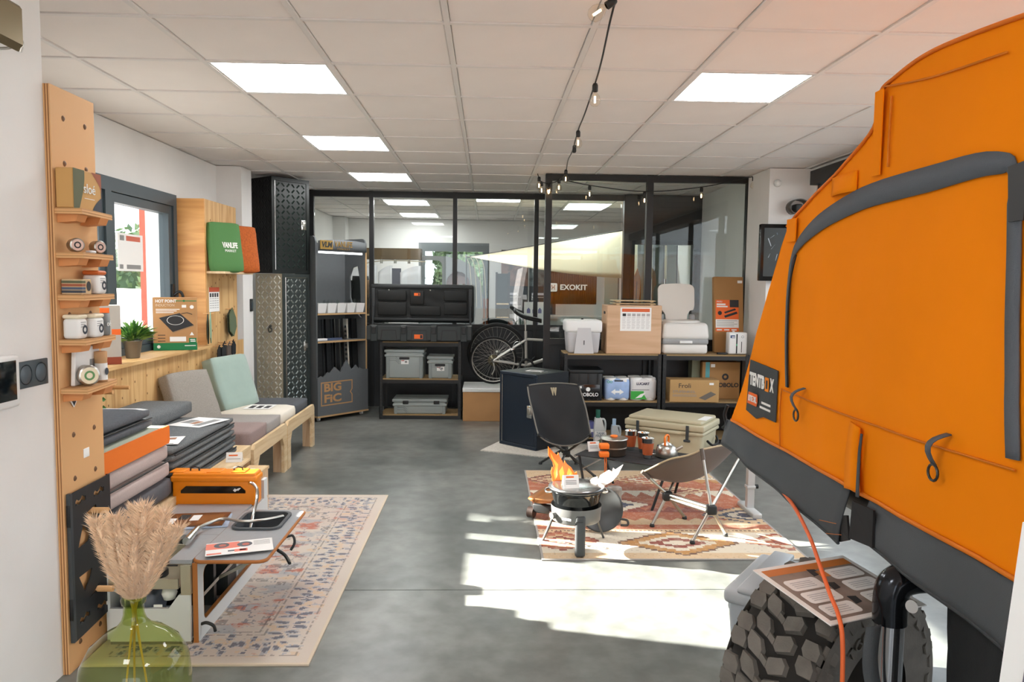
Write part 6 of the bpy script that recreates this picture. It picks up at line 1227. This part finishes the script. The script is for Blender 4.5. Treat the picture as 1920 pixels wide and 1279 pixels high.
def block(a,w,da,dw,h0,h1,sk=0,jag=0):
    v=[]
    shp=[(-1,-1),(.2,-1),(1,-.5),(1,1),(-.1,1),(-1,.4)] if jag else [(-1,-1),(1,-1),(1,1),(-1,1)]
    for r_,kk in ((h0,1),(h1,.86)):
        for s_,e_ in shp: an=a+da*s_*kk+sk*e_; v.append(T@Vector((r_*math.cos(an),r_*math.sin(an),w+dw*e_*kk)))
    n_=len(shp); return v,[list(range(n_,2*n_))]+[(k,(k+1)%n_,n_+(k+1)%n_,n_+k) for k in range(n_)]
NB=34; q=MB()
bm_=[MB() for _ in range(5)]
for k in range(NB):
    a=2*math.pi*k/NB
    for w_,da,dw,sk,jag in ((-.046,.078,.030,.03,1),(.030,.078,.030,-.03,1),(-.008,.03,.013,.02,0)): 
        v,f=block(a+(0 if w_<0 else .09)+(.09 if da<.05 else 0),w_,da,dw,RO-.015,RO+.002,sk,jag)
        o=MB(); o.add(v,f); o.build('tread_block',rub,t)
    for s_ in (-1,1):
        v,f=block(a+(.045 if k%2 else 0),s_*.102,.08,.029,RO-.02,RO-.002,.0,1); o=MB(); o.add(v,f); o.build('shoulder_block',rub,t)
for k in range(0,NB):
    a=2*math.pi*k/NB
    for s_ in (-1,1):
        v=[]; 
        for (r_,ww) in ((RO-.018,.118),(RO-.03,.128),(.255+(.012 if k%2 else 0),.139)):
            for da in (-.055,.055): v.append(T@Vector((r_*math.cos(a+da),r_*math.sin(a+da),s_*(ww+.004))))
        l_=MB(); l_.add(v,[(0,1,3,2),(2,3,5,4)],0,False); solid(l_.build('side_lug',rub,t),.006)
# raised lettering around the near sidewall
for k,chx in enumerate('TCC'):
    a=math.pi/2+.62-.155*k; text(chx,.045,rub,t,(.215*math.cos(a),-.137,RO+.215*math.sin(a)),(math.pi/2,a-math.pi/2 if False else -(a-math.pi/2),0),ext=.004,name='raised_letter')
t=thing('info_sheet','white bordered information sheet lying on top of the tyre','sheet',(.925,1.875,.665),rot=(R(8),R(1),R(22)))
MB().box(-.165,.165,-.135,.135,0,.003).build('board',paper,t); q=MB(); q.box(-.15,.15,-.12,.12,.003,.0036,m=0); q.box(-.15,.15,.09,.12,.0036,.004,m=1)
for (x,y) in ((-.135,.01),(-.135,-.05),(-.135,-.11),(.03,.03),(.03,-.03),(.03,-.09)): q.prism(rrect(x,x+.11,y,y+.05,.012),.0036,.0044,'z',m=2)
for (x,y) in ((-.12,.02),(-.12,-.04),(-.12,-.10),(.045,.04),(.045,-.02),(.045,-.08)):
    for k in range(4): q.box(x,x+.07,y+.008*k,y+.003+.008*k,.0044,.0048,m=3)
for (x,y) in ((-.02,.06),(-.02,-.01),(-.02,-.08)): q.prism([(x,y),(x+.025,y+.005),(x+.03,y+.03),(x+.005,y+.035)],.0036,.0046,'z',m=4)
q.box(.0,.03,.05,.08,.0036,.0046,m=1); q.build('print',[mat('photo_dusk','#8d7f76',.5,var=.3,vs=12),mat('photo_orange','#c97b3a',.5),paper,mat('faint_print','#c4c4c6',.7),dark_print],t)
gb=mat('pale_blue_grey_plastic','#b7bfc6',.45); t=thing('plastic_case','pale grey plastic case with ribbed lid on the floor behind the tyre','case',(.86,2.55,0),R(-37)); MB().rbox(0,.36,0,.42,.0,.34,.025,3,taper=.12).build('tub',gb,t); MB().rbox(-.012,.372,-.012,.432,.33,.385,.02,3).build('lid',mat('pale_lid','#c9ced3',.4),t)
for x in (.04,.24): MB().rbox(x,x+.08,-.02,.44,.38,.402,.008,2).build('lid_rib',_M['pale_lid'],t)
MB().rbox(.18,.27,-.022,-.008,.28,.36,.008,2).build('latch',seam,t); MB().rbox(-.03,-.008,.1,.3,.26,.34,.012,2).build('handle',gb,t)
q=MB()
for k in range(3): q.lathe([(.008,0),(0,0)],10,T=Matrix.Translation((.375,.36+.02*k,.36))@Matrix.Rotation(math.pi/2,4,'Y'))
q.build('vent_holes',dark_grey,t)
t=thing('orange_cable','thin orange cable hanging from the tent down past the tyre','cable',(0,0,0)); MB().tube(spline([(1.06,3.0,.80),(1.03,2.82,.77),(.98,2.35,.77),(.91,2.03,.76),(.868,1.86,.735),(.85,1.76,.70),(.84,1.69,.675),(.835,1.655,.63),(.835,1.645,.5),(.84,1.645,.3),(.85,1.65,.1),(.85,1.63,.006),(.84,1.55,.006)],8),.0055,8).build('cord',mat('cable_orange','#ee6f35',.5),t)
# white poster board at the right edge
t=thing('poster_board','white poster board at the lower right edge of the view','poster',(.743,1.10,.0),rot=(0,R(4),R(-62))); MB().box(0,.5,-.006,.006,.55,1.12).build('board',paper,t); MB().box(.22,.26,.006,.03,0,.6).build('easel_leg',black_metal,t); MB().box(.14,.34,-.1,.13,0,.012).build('easel_foot',black_metal,t); q=MB(); q.box(.03,.45,-.0068,-.006,.80,1.0,m=0); q.box(.03,.2,-.0068,-.006,.74,.77,m=1)
for k in range(5): q.box(.03,.42,-.0068,-.006,.60+.02*k,.606+.02*k,m=2)
q.build('print',[mat('photo_violet','#6a6576',.5,var=.3,vs=9),orange,grey_print],t)
# ---------------------------------------------------------------- television and wall fan
t=thing('wall_television','black flat television on the column showing a dim picture','television',(2.52,6.57,1.505)); scr=mat('tv_screen','#11160f',.35,var=.7,vs=9)
MB().rbox(-.12,.75,-.03,.03,0,.50,.008,2).build('case',mat('tv_black','#0b0b0c',.2),t); MB().box(-.09,.72,-.0315,-.03,.04,.465).build('screen',scr,t); MB().box(.1,.5,.03,.05,.15,.35).build('wall_mount',black_metal,t)
q=MB(); rg=random.Random(4)
for k in range(16):
    x,z=rg.uniform(-.04,.5),rg.uniform(.16,.42); a=rg.uniform(0,6.28); l=rg.uniform(.03,.12); q.add([(x,-.0322,z),(x+l*math.cos(a),-.0322,z+l*.6*math.sin(a)),(x+l*math.cos(a)+.006,-.0322,z+l*.6*math.sin(a)+.004),(x+.004,-.0322,z+.006)],[(0,1,2,3)],rg.randrange(2))
q.build('picture',[mat('tv_white','#9aa0a6',.4,emit=.25),mat('tv_blue','#46505c',.4,emit=.2)],t)
t=thing('wall_speaker','grey curled wall speaker above the television','speaker',(2.72,6.60,2.15),rot=(0,0,0)); q=MB(); v=[]
for k in range(17):
    a=R(-30+k*17); r_=.095-.001*k
    for y in (-.10,.0): v.append((r_*math.cos(a),y,r_*.8*math.sin(a)))
q.add(v,[(2*k,2*k+1,2*k+3,2*k+2) for k in range(16)],0,True); o=q.build('shell',mat('taupe_metal','#5d5852',.4,.5),t); solid(o,.008); MB().rbox(-.03,.03,-.09,.015,-.04,.03,.01,2).build('core',dark_grey,t)
# ---------------------------------------------------------------- string lights
bulbg=glassmat('bulb_glass',(.98,.95,.90),.8); fil=mat('filament','#ffd9a8',.5,emit=14)
t=thing('string_light_cable','black festoon cable running along the ceiling to the glass screen','cable',(0,0,0)); 
cpts=[(.42,1.9,2.44),(.455,2.75,2.49),(.50,3.4,2.455),(.545,3.92,2.49),(.565,4.5,2.46),(.60,5.1,2.49),(.63,5.7,2.46),(.66,6.3,2.485),(.70,6.9,2.47),(.645,7.08,2.42),(.56,7.09,2.40),(.49,7.10,2.42),(.46,7.11,2.49)]
MB().tube(spline(cpts,6),.0042,6).build('cord',black_plastic,t)
c2=[(.66,7.07,2.44),(.95,7.07,2.385),(1.47,7.07,2.335),(2.01,7.07,2.385),(2.50,7.06,2.49)]
MB().tube(spline(c2,8),.0042,6).build('cord',black_plastic,t)
MB().rbox(.622,.648,5.6,5.64,2.43,2.485,.008,2).build('connector',black_plastic,t)
sm_=MB().lathe([(0,0),(.011,0),(.015,-.01),(.015,-.04),(.011,-.042)],12).mesh('socket',black_plastic); gm=MB().lathe([(.010,-.04),(.013,-.05),(.026,-.068),(.030,-.085),(.026,-.103),(.014,-.114),(0,-.117)],18).mesh('globe',bulbg); fm_=MB().cyl((0,0,-.065),(0,0,-.098),.0045,n=8).mesh('filament',fil)
bl=[((.455,2.78,2.485),(0,R(55),0)),((.545,3.92,2.487),None),((.60,5.1,2.487),None),((.69,6.75,2.475),None),((.66,7.07,2.44),None),((.585,7.09,2.405),(0,R(10),0)),((.545,7.09,2.40),(0,R(-12),0)),((.50,7.10,2.415),None),((.475,7.105,2.46),None),((.95,7.07,2.383),None),((1.47,7.07,2.333),None),((2.01,7.07,2.383),None),((2.50,7.055,2.488),None)]
bn=['nearest bulb of the string lights, tilted sideways under the ceiling','second bulb of the string lights along the ceiling','third bulb of the string lights along the ceiling','bulb of the string lights just before the glass screen','bulb hanging right of the screen corner post','bulb in front of the screen corner post, right of the pair','bulb in front of the screen corner post, left of the pair','bulb just left of the screen corner post','topmost bulb left of the screen corner post','first bulb along the top of the glass screen','bulb by the middle post of the glass screen','third bulb along the top of the glass screen','last bulb of the string lights, against the right column']
for (p,r_),lb in zip(bl,bn):
    b0=thing('string_bulb',lb,'light bulb',p,rot=r_ or (0,0,0),group='globe bulbs of the string lights'); inst(sm_,'socket',b0); inst(gm,'globe',b0); inst(fm_,'filament',b0)
# ---------------------------------------------------------------- room behind the partition
wgrey=mat('van_grey','#8d9091',.5); wwhite=mat('van_white','#d9d9dc',.35)
bw_=bpy.data.objects['wall_back']; bpy.data.objects.remove(bw_)
wall('wall_back',[(-2.72,-1.15,12.5,12.7,0,2.5),(.02,3.2,12.5,12.7,0,2.5),(-1.15,.02,12.5,12.7,2.12,2.5),(-2.5,-2.3,12.2,12.5,0,2.5)])
w4=anchor('window_4',(0,12.55,0)); q=MB(); q.box(-1.15,-1.05,-.05,.05,0,2.12); q.box(-.08,.02,-.05,.05,0,2.12); q.box(-1.05,-.08,-.05,.05,1.98,2.12); q.build('window_frame',mat('grey_frame','#62696b',.5),w4); MB().box(-1.05,-.08,-.004,.004,0,1.98).build('pane',winglass,w4)
t=thing('van_wall_mockup','grey van wall mock-up with rounded window and arched niche behind the partition','van mock-up',(0,11.2,0))
cutout('panel',[(-1.0,0),(-.0,0),(-.03,1.0),(-.10,1.45),(-.22,1.70),(-.40,1.80),(-.62,1.85),(-1.0,1.86)],[rrect(-.98,-.68,1.2,1.79,.08),[(-.62,1.0),(-.27,1.0),(-.27,1.45)]+arc(-.445,1.45,.175,10,170,8)+[(-.62,1.45)]],.05,wgrey,t,(0,0,0),(math.pi/2,0,0))
MB().box(-.66,-.22,.06,.10,.95,1.68).build('niche_back',mat('mauve_board','#8a7470',.7),t)
q=MB(); q.box(-.56,-.50,.055,.06,1.36,1.39,m=0); q.box(-.40,-.33,.055,.06,1.40,1.43,m=0); q.box(-.48,-.40,.055,.06,1.33,1.37,m=1); q.build('niche_print',[dark_print,rust],t)
q=MB()
for k in range(4): x=-.30+.07*k; q.tube(spline([(x-.05,-.06,1.86),(x+.02,-.07,1.75),(x+.05,-.06,1.5),(x+.07,-.06,1.1)]),.007,5)
q.build('hanging_cords',mat('cord_cream','#c9c0aa',.8),t)
t=thing('camper_cabin_display','white curved camper cabin panels under a brown timber beam','camper display',(0,11.0,0)); MB().box(-1.80,-.98,-.05,.25,1.79,1.95).build('beam',mat('dark_oak','#5c4a30',.6,var=.2,vs=8),t)
for k,(x0,x1) in enumerate(((-2.05,-1.62),(-1.60,-1.40),(-1.28,-.98))):
    q=MB().grid(lambda u,v:(x0+(x1-x0)*u,.02*math.sin(u*3),.9+(.80-(.10*(1-u)**2))*v),8,6); o=q.build('cabin_panel',wwhite,t); solid(o,.03)
MB().box(-1.42,-1.27,.0,.03,.9,1.66).build('dark_post',mat('slate_post','#565863',.5),t)
q=MB(); 
for x in (-1.55,-1.35,-1.15): q.cyl((x,-.02,1.73),(x,-.02,1.79),.02,n=10)
q.build('spotlights',steel,t); MB().tube(spline([(-1.9,-.03,1.70),(-1.5,-.03,1.77),(-.9,-.03,1.76)]),.008,6).build('rail',mat('pale_rail','#b9ad96',.5),t)
t=thing('display_counter','dark counter with cushions behind the left pane','counter',(-1.75,10.2,0)); MB().box(-.5,.35,0,.4,0,1.0).build('body',charcoal,t); MB().box(-.52,.37,-.02,.42,1.0,1.03).build('top',birch,t)
t=thing('hanging_jacket','black jacket with brown lining hanging beside the display stand','jacket',(-1.62,9.6,1.05)); q=MB().grid(lambda u,v:(.15*math.cos(u*6.28)*(1-.35*v),.07*math.sin(u*6.28),.48*v),18,8); o=q.build('body',mat('jacket_black','#1a1b1b',.8),t); solid(o,.01); MB().tube(spline([(-.1,-.02,.42),(-.17,-.03,.2),(-.16,-.04,0)]),.045,8).build('sleeve',_M['jacket_black'],t); MB().tube(spline([(.08,-.05,.42),(.15,-.05,.2),(.14,-.05,0)]),.045,8).build('sleeve',mat('jacket_brown','#8a6a4a',.8),t); MB().cyl((0,0,-1.05),(0,0,.5),.012,n=8).build('stand_pole',black_metal,t)
t=thing('black_ladder','black ladder shelf with pale wooden steps behind the partition','ladder shelf',(.22,10.9,0)); 
for s_ in (-1,1): MB().box(s_*.09-.015,s_*.09+.015,-.02,.02,0,1.62).build('stile',black_metal,t)
for z in (.45,.72,.95,1.15): MB().box(-.09,.09,-.06,.06,z,z+.02).build('step',birch,t)
MB().box(-.075,.075,.02,.03,.2,1.6).build('back_cloth',mat('teal_dark','#1d2b2c',.8),t)
def banner(label,x,w,pic,k):
    t=thing('rollup_banner',label,'banner',(x,11.7,0),group='roll-up banners behind the partition'); MB().box(-w/2,w/2,-.003,.003,.06,1.98).build('sheet',dark_print,t); MB().rbox(-w/2-.01,w/2+.01,-.06,.06,0,.06,.01).build('base',steel,t); MB().cyl((0,.01,.06),(0,.01,1.98),.008,n=6).build('pole',steel,t)
    q=MB(); q.box(-w/2,w/2,-.0042,-.003,1.42,1.80,m=0); q.box(-w*.3,w*.2,-.0042,-.003,1.86,1.90,m=1)
    for z in (1.28,1.14): q.box(-w*.4,w*.1,-.0042,-.003,z,z+.035,m=1); q.box(-w*.4,w*.25,-.0042,-.003,z-.04,z-.025,m=2)
    q.box(-w/2,w/2,-.0042,-.003,.06,.98,m=1)
    for i in range(2): q.prism([(-w*.4+i*w*.42,.78),(-w*.02+i*w*.42,.78),(-w*.05+i*w*.42,.86),(-w*.2+i*w*.42,.92),(-w*.37+i*w*.42,.86)],-.005,-.0042,'y',m=3+i)
    q.build('print',[pic,mat('banner_pale','#bcbac0',.6),grey_print,rust,mat('tent_green','#4c5e56',.6)],t)
banner('dark roll-up banner with an orange tent picture behind the partition',.42,.42,mat('photo_tent','#6d4a38',.6,var=.8,vs=7),0); banner('dark roll-up banner with an outdoor scene beside the ladder shelf',.86,.42,mat('photo_camp','#59605f',.6,var=.8,vs=9),1)
t=thing('price_poster','bright white poster with small house drawings on a thin stand','poster',(.66,10.6,0)); MB().box(-.14,.14,-.003,.003,.62,1.2).build('sheet',paper,t); MB().cyl((0,.008,0),(0,.008,1.0),.008,n=6).build('pole',steel,t); MB().rbox(-.12,.12,-.1,.1,0,.012,.004).build('foot',steel,t); q=MB()
for k in range(3): q.prism([(-.10+.08*k,1.04),(-.05+.08*k,1.04),(-.05+.08*k,1.09),(-.075+.08*k,1.12),(-.10+.08*k,1.09)],-.004,-.003,'y')
q.box(.0,.06,-.004,-.003,.8,.98); q.build('print',mat('poster_violet','#7a78a0',.6),t)
t=thing('folding_chair','rust coloured folding chair with a dark side table top behind the chest','chair',(-.02,10.1,0)); rs=mat('rust_wood','#9a5230',.6); 
for x in (-.04,.0): MB().box(x,x+.03,-.02,.02,0,1.25).build('upright',rs,t)
MB().box(-.05,.38,-.15,.15,.96,.985).build('top',dark_grey,t); MB().prism([(.03,.96),(.03,.75),(.06,.75),(.18,.96)],-.01,.01,'y').build('bracket',black_metal,t); MB().box(.3,.33,-.02,.02,0,.96).build('leg',rs,t)
sailm=mat('cream_sail','#bfb69c',.85,bump=.1,bs=200)
t=thing('cream_awning','large cream awning sail stretched across the back room','awning',(0,0,0))
def sail(u,v):
    top=Vector((-.28+2.7*u,10.1,1.80+.50*u)); bz=1.80-.28*math.sin(min(1,u*1.15)*math.pi/2)+.02*u; bot=Vector((-.28+2.7*u,9.6,bz)); p=top.lerp(bot,v); p.z-=.02*math.sin(u*math.pi)*math.sin(v*math.pi); return tuple(p)
o=MB().grid(sail,30,8).build('cloth',sailm,t); solid(o,.003); MB().tube([sail(k/20,0) for k in range(21)],.008,6).build('top_seam',black_plastic,t); MB().cyl((-.3,10.1,0),(-.29,10.1,1.84),.012,n=8).build('pole',wgrey,t); MB().cyl((2.42,10.1,0),(2.42,10.1,2.33),.012,n=8).build('pole',wgrey,t)
t=thing('cloth_flag','black cloth flag with white logo and lettering behind the glass','flag',(0,10.75,0)); fl_b=mat('flag_black','#262224',.8)
FLY=lambda u:.02*math.sin(u*11)
q=MB(); 
for k in range(24):
    u0,u1=k/24,(k+1)/24; q.add([(.85+.72*u0,FLY(u0),1.17),(.85+.72*u1,FLY(u1),1.17),(.85+.72*u1,FLY(u1),1.64),(.85+.72*u0,FLY(u0),1.64)],[(0,1,2,3)],0,True)
o=q.build('cloth',fl_b,t); solid(o,.003); MB().cyl((.84,0,0),(.84,0,1.66),.01,n=8).build('pole',black_metal,t); MB().cyl((.84,0,1.65),(1.58,0,1.65),.008,n=8).build('rod',black_metal,t)
MB().prism(rrect(.885,1.0,1.35,1.47,.02),-.032,-.030,'y').build('logo_tile',paper,t); q=MB(); q.tube(spline([(.92,-.033,1.445),(.93,-.033,1.41),(.955,-.033,1.41),(.965,-.033,1.375)]),.005,5); q.tube(spline([(.965,-.033,1.445),(.955,-.033,1.42),(.93,-.033,1.40),(.92,-.033,1.375)]),.005,5); q.build('logo_mark',rust,t); text('EXOKIT',.105,paper,t,(1.235,-.031,1.41),PY,width=.39,bold=.003)
t=thing('white_counter','long white counter under the flag behind the glass','counter',(1.2,10.9,0)); MB().box(-.55,.6,.05,.5,0,.95).build('body',mat('counter_white','#c9c5be',.6),t); MB().box(-.57,.62,.03,.52,.95,.98).build('top',white_pl,t)
# pale sheets and boards behind the glazed doorway
pg=mat('pale_green_sheet','#a9b3a8',.5); 
for k,(x,y,w_,m_,lb) in enumerate(((1.72,10.3,.20,mat('cream_sheet','#c9c6b8',.6),'cream upright sheet at the left of the doorway'),(1.95,9.28,.16,pg,'pale green upright sheet in the middle of the doorway'),(2.13,9.26,.15,mat('grey_sheet','#8f9690',.5),'grey upright sheet right of the middle in the doorway'),(2.30,9.24,.13,pg,'narrow pale green upright sheet at the right of the doorway'))):
    t=thing('upright_sheet',lb,'sheet',(x,y,0),rot=(-.03,0,0),group='upright sheets behind the doorway'); MB().rbox(-w_/2,w_/2,-.01,.01,0,2.1,.003,1,sm=False).build('sheet',m_,t); MB().box(w_/2-.012,w_/2,-.014,-.01,0,2.1).build('edge',anth,t)
for k,(x,lb) in enumerate(((1.78,'orange brown paddle board leaning in the doorway'),(1.90,'dark brown narrow board leaning beside it in the doorway'))):
    t=thing('wooden_board',lb,'board',(x,9.08,0),rot=(-.02,.03,0)); w_=.07 if k==0 else .035; MB().prism([(-w_,0),(w_,0),(w_*.9,1.2),(w_*.6,1.55),(0,1.66),(-w_*.6,1.55),(-w_*.9,1.2)],-.01,.01,'y').build('board',mat('board_%d'%k,'#b0682a' if k==0 else '#5a4028',.5,var=.2,vs=6),t); MB().box(-.004,.004,-.0115,-.01,.05,1.5).build('stringer',dark_print,t)
# ---------------------------------------------------------------- outside
t=struct(MB().box(-40,40,-30,60,-.3,-.12).build('ground_outside',mat('pale_asphalt','#8e8c88',.9,var=.1,vs=2)))
lvm=[mat('tree_leaf_%d'%k,c_,.8) for k,c_ in enumerate(('#5d7350','#6f8561','#4a5e45'))]
def shrub(label,x,y,r,h,z0=-.12,n=1500,seed=1,cat='tree',name='garden_tree'):
    t=thing(name,label,cat,(x,y,z0),group='trees and shrubs outside the building'); MB().cyl((0,0,0),(0,0,h*.6),.08,.04,n=8).build('trunk',mat('bark','#5a4a3c',.9),t); rg=random.Random(seed); q=MB()
    b_=bmesh.new(); bmesh.ops.create_icosphere(b_,subdivisions=3,radius=1); 
    for i,v in enumerate(b_.verts): v.index=i
    vs_=[(v.co.x*r*(.82+.2*mnoise.noise(v.co*2.2+Vector((seed,0,0)))),v.co.y*r*(.82+.2*mnoise.noise(v.co*2.2)),h*.55+v.co.z*h*.42*(.9+.2*mnoise.noise(v.co*1.7))) for v in b_.verts]; q.add(vs_,[[v.index for v in f.verts] for f in b_.faces],2,True); b_.free()
    for k in range(n):
        a,c_=rg.uniform(0,6.28),rg.uniform(-1,1); s_=math.sqrt(1-c_*c_); p=Vector((math.cos(a)*s_*r,math.sin(a)*s_*r,h*.55+c_*h*.45))*1.0; p*=1; j=rg.uniform(.82,1.06); p=Vector((p.x*j,p.y*j,h*.55+(p.z-h*.55)*j))
        d=Vector((rg.uniform(-1,1),rg.uniform(-1,1),rg.uniform(-1,1))).normalized(); e_=d.orthogonal().normalized(); l=rg.uniform(.06,.14); q.add([p-d*l,p+e_*l*.5,p+d*l,p-e_*l*.5],[(0,1,2,3)],rg.randrange(3))
    q.build('crown',lvm,t)['kind']='stuff'
shrub('rounded green shrub outside the window, left one',-9.1,15.6,1.05,2.8,seed=2); shrub('rounded green shrub outside the window, right one',-6.95,15.3,.95,2.6,seed=3); shrub('taller pale tree outside the window behind the shrubs',-10.6,18.6,1.1,4.3,n=900,seed=4); shrub('dense dark shrub outside beside the red post',-5.3,13.4,.75,2.3,seed=5)
shrub('tall unseen conifer added outside the left wall to shade the window',-8.5,7.65,.95,6.4,n=1600,seed=6)  # out-of-view tree, added to keep the sun off the far sash
for k in range(3): shrub('sunlit bright hedge shrub outside the back door, %s'%('left','middle','right')[k],-1.75+1.2*k,14.6,.48,3.0,n=1800,seed=10+k)
t=thing('mesh_fence','pale wire fence outside the left window','fence',(0,0,0)); q=MB(); wf=mat('fence_pale','#c9cdd0',.6)
a_,b_=Vector((-6.6,12.2,0)),Vector((-4.2,11.4,0))
for k in range(37): p=a_.lerp(b_,k/36); MB().cyl(p+Vector((0,0,-.12)),p+Vector((0,0,1.25)),.009,n=5,cap=False).build('bar',wf,t)
for z in (.1,.6,1.15): MB().cyl(a_+Vector((0,0,z)),b_+Vector((0,0,z)),.012,n=6).build('rail',wf,t)
t=thing('red_post','rust red painted post standing just outside the window','post',(-2.905,6.55,-.12)); MB().rbox(-.06,.06,-.06,.06,0,3.2,.005,1,sm=False).build('shaft',mat('rust_red_paint','#a3493a',.6),t); MB().box(-.09,.09,-.09,.09,0,.03).build('foot_plate',anth,t)
t=thing('parked_car','white parked car outside below the window','car',(-4.4,8.6,-.12),R(80)); MB().prism([(-2.0,.3),(2.0,.3),(2.05,.7),(1.5,.92),(.85,1.0),(.35,1.45),(-1.4,1.5),(-1.95,1.0)],-.8,.8,'y').build('body',wwhite,t); MB().prism([(.78,1.0),(.34,1.39),(-.2,1.42),(-.2,1.0)],-.81,.81,'y').build('side_windows',mat('car_glass','#3a4650',.1),t)
for x in (-1.25,1.25):
    for y in (-.72,.72): MB().cyl((x,y-.1,.3),(x,y+.1,.3),.31,n=20).build('wheel',black_plastic,t)
t=thing('white_van','white van parked outside the shopfront','van',(1.9,-8.0,-.12)); MB().prism([(-.95,.3),(.95,.3),(.95,1.2),(.8,2.1),(-.8,2.1),(-.95,1.2)],-2.2,2.2,'y').build('body',wwhite,t); MB().prism([(-.8,1.25),(.8,1.25),(.7,1.95),(-.7,1.95)],2.2,2.21,'y').build('windscreen',_M['car_glass'],t)
for x in (-.85,.85):
    for y in (-1.4,1.4): MB().cyl((x-.1,y,.33),(x+.1,y,.33),.34,n=20).build('wheel',black_plastic,t)
bpy.context.view_layer.update()
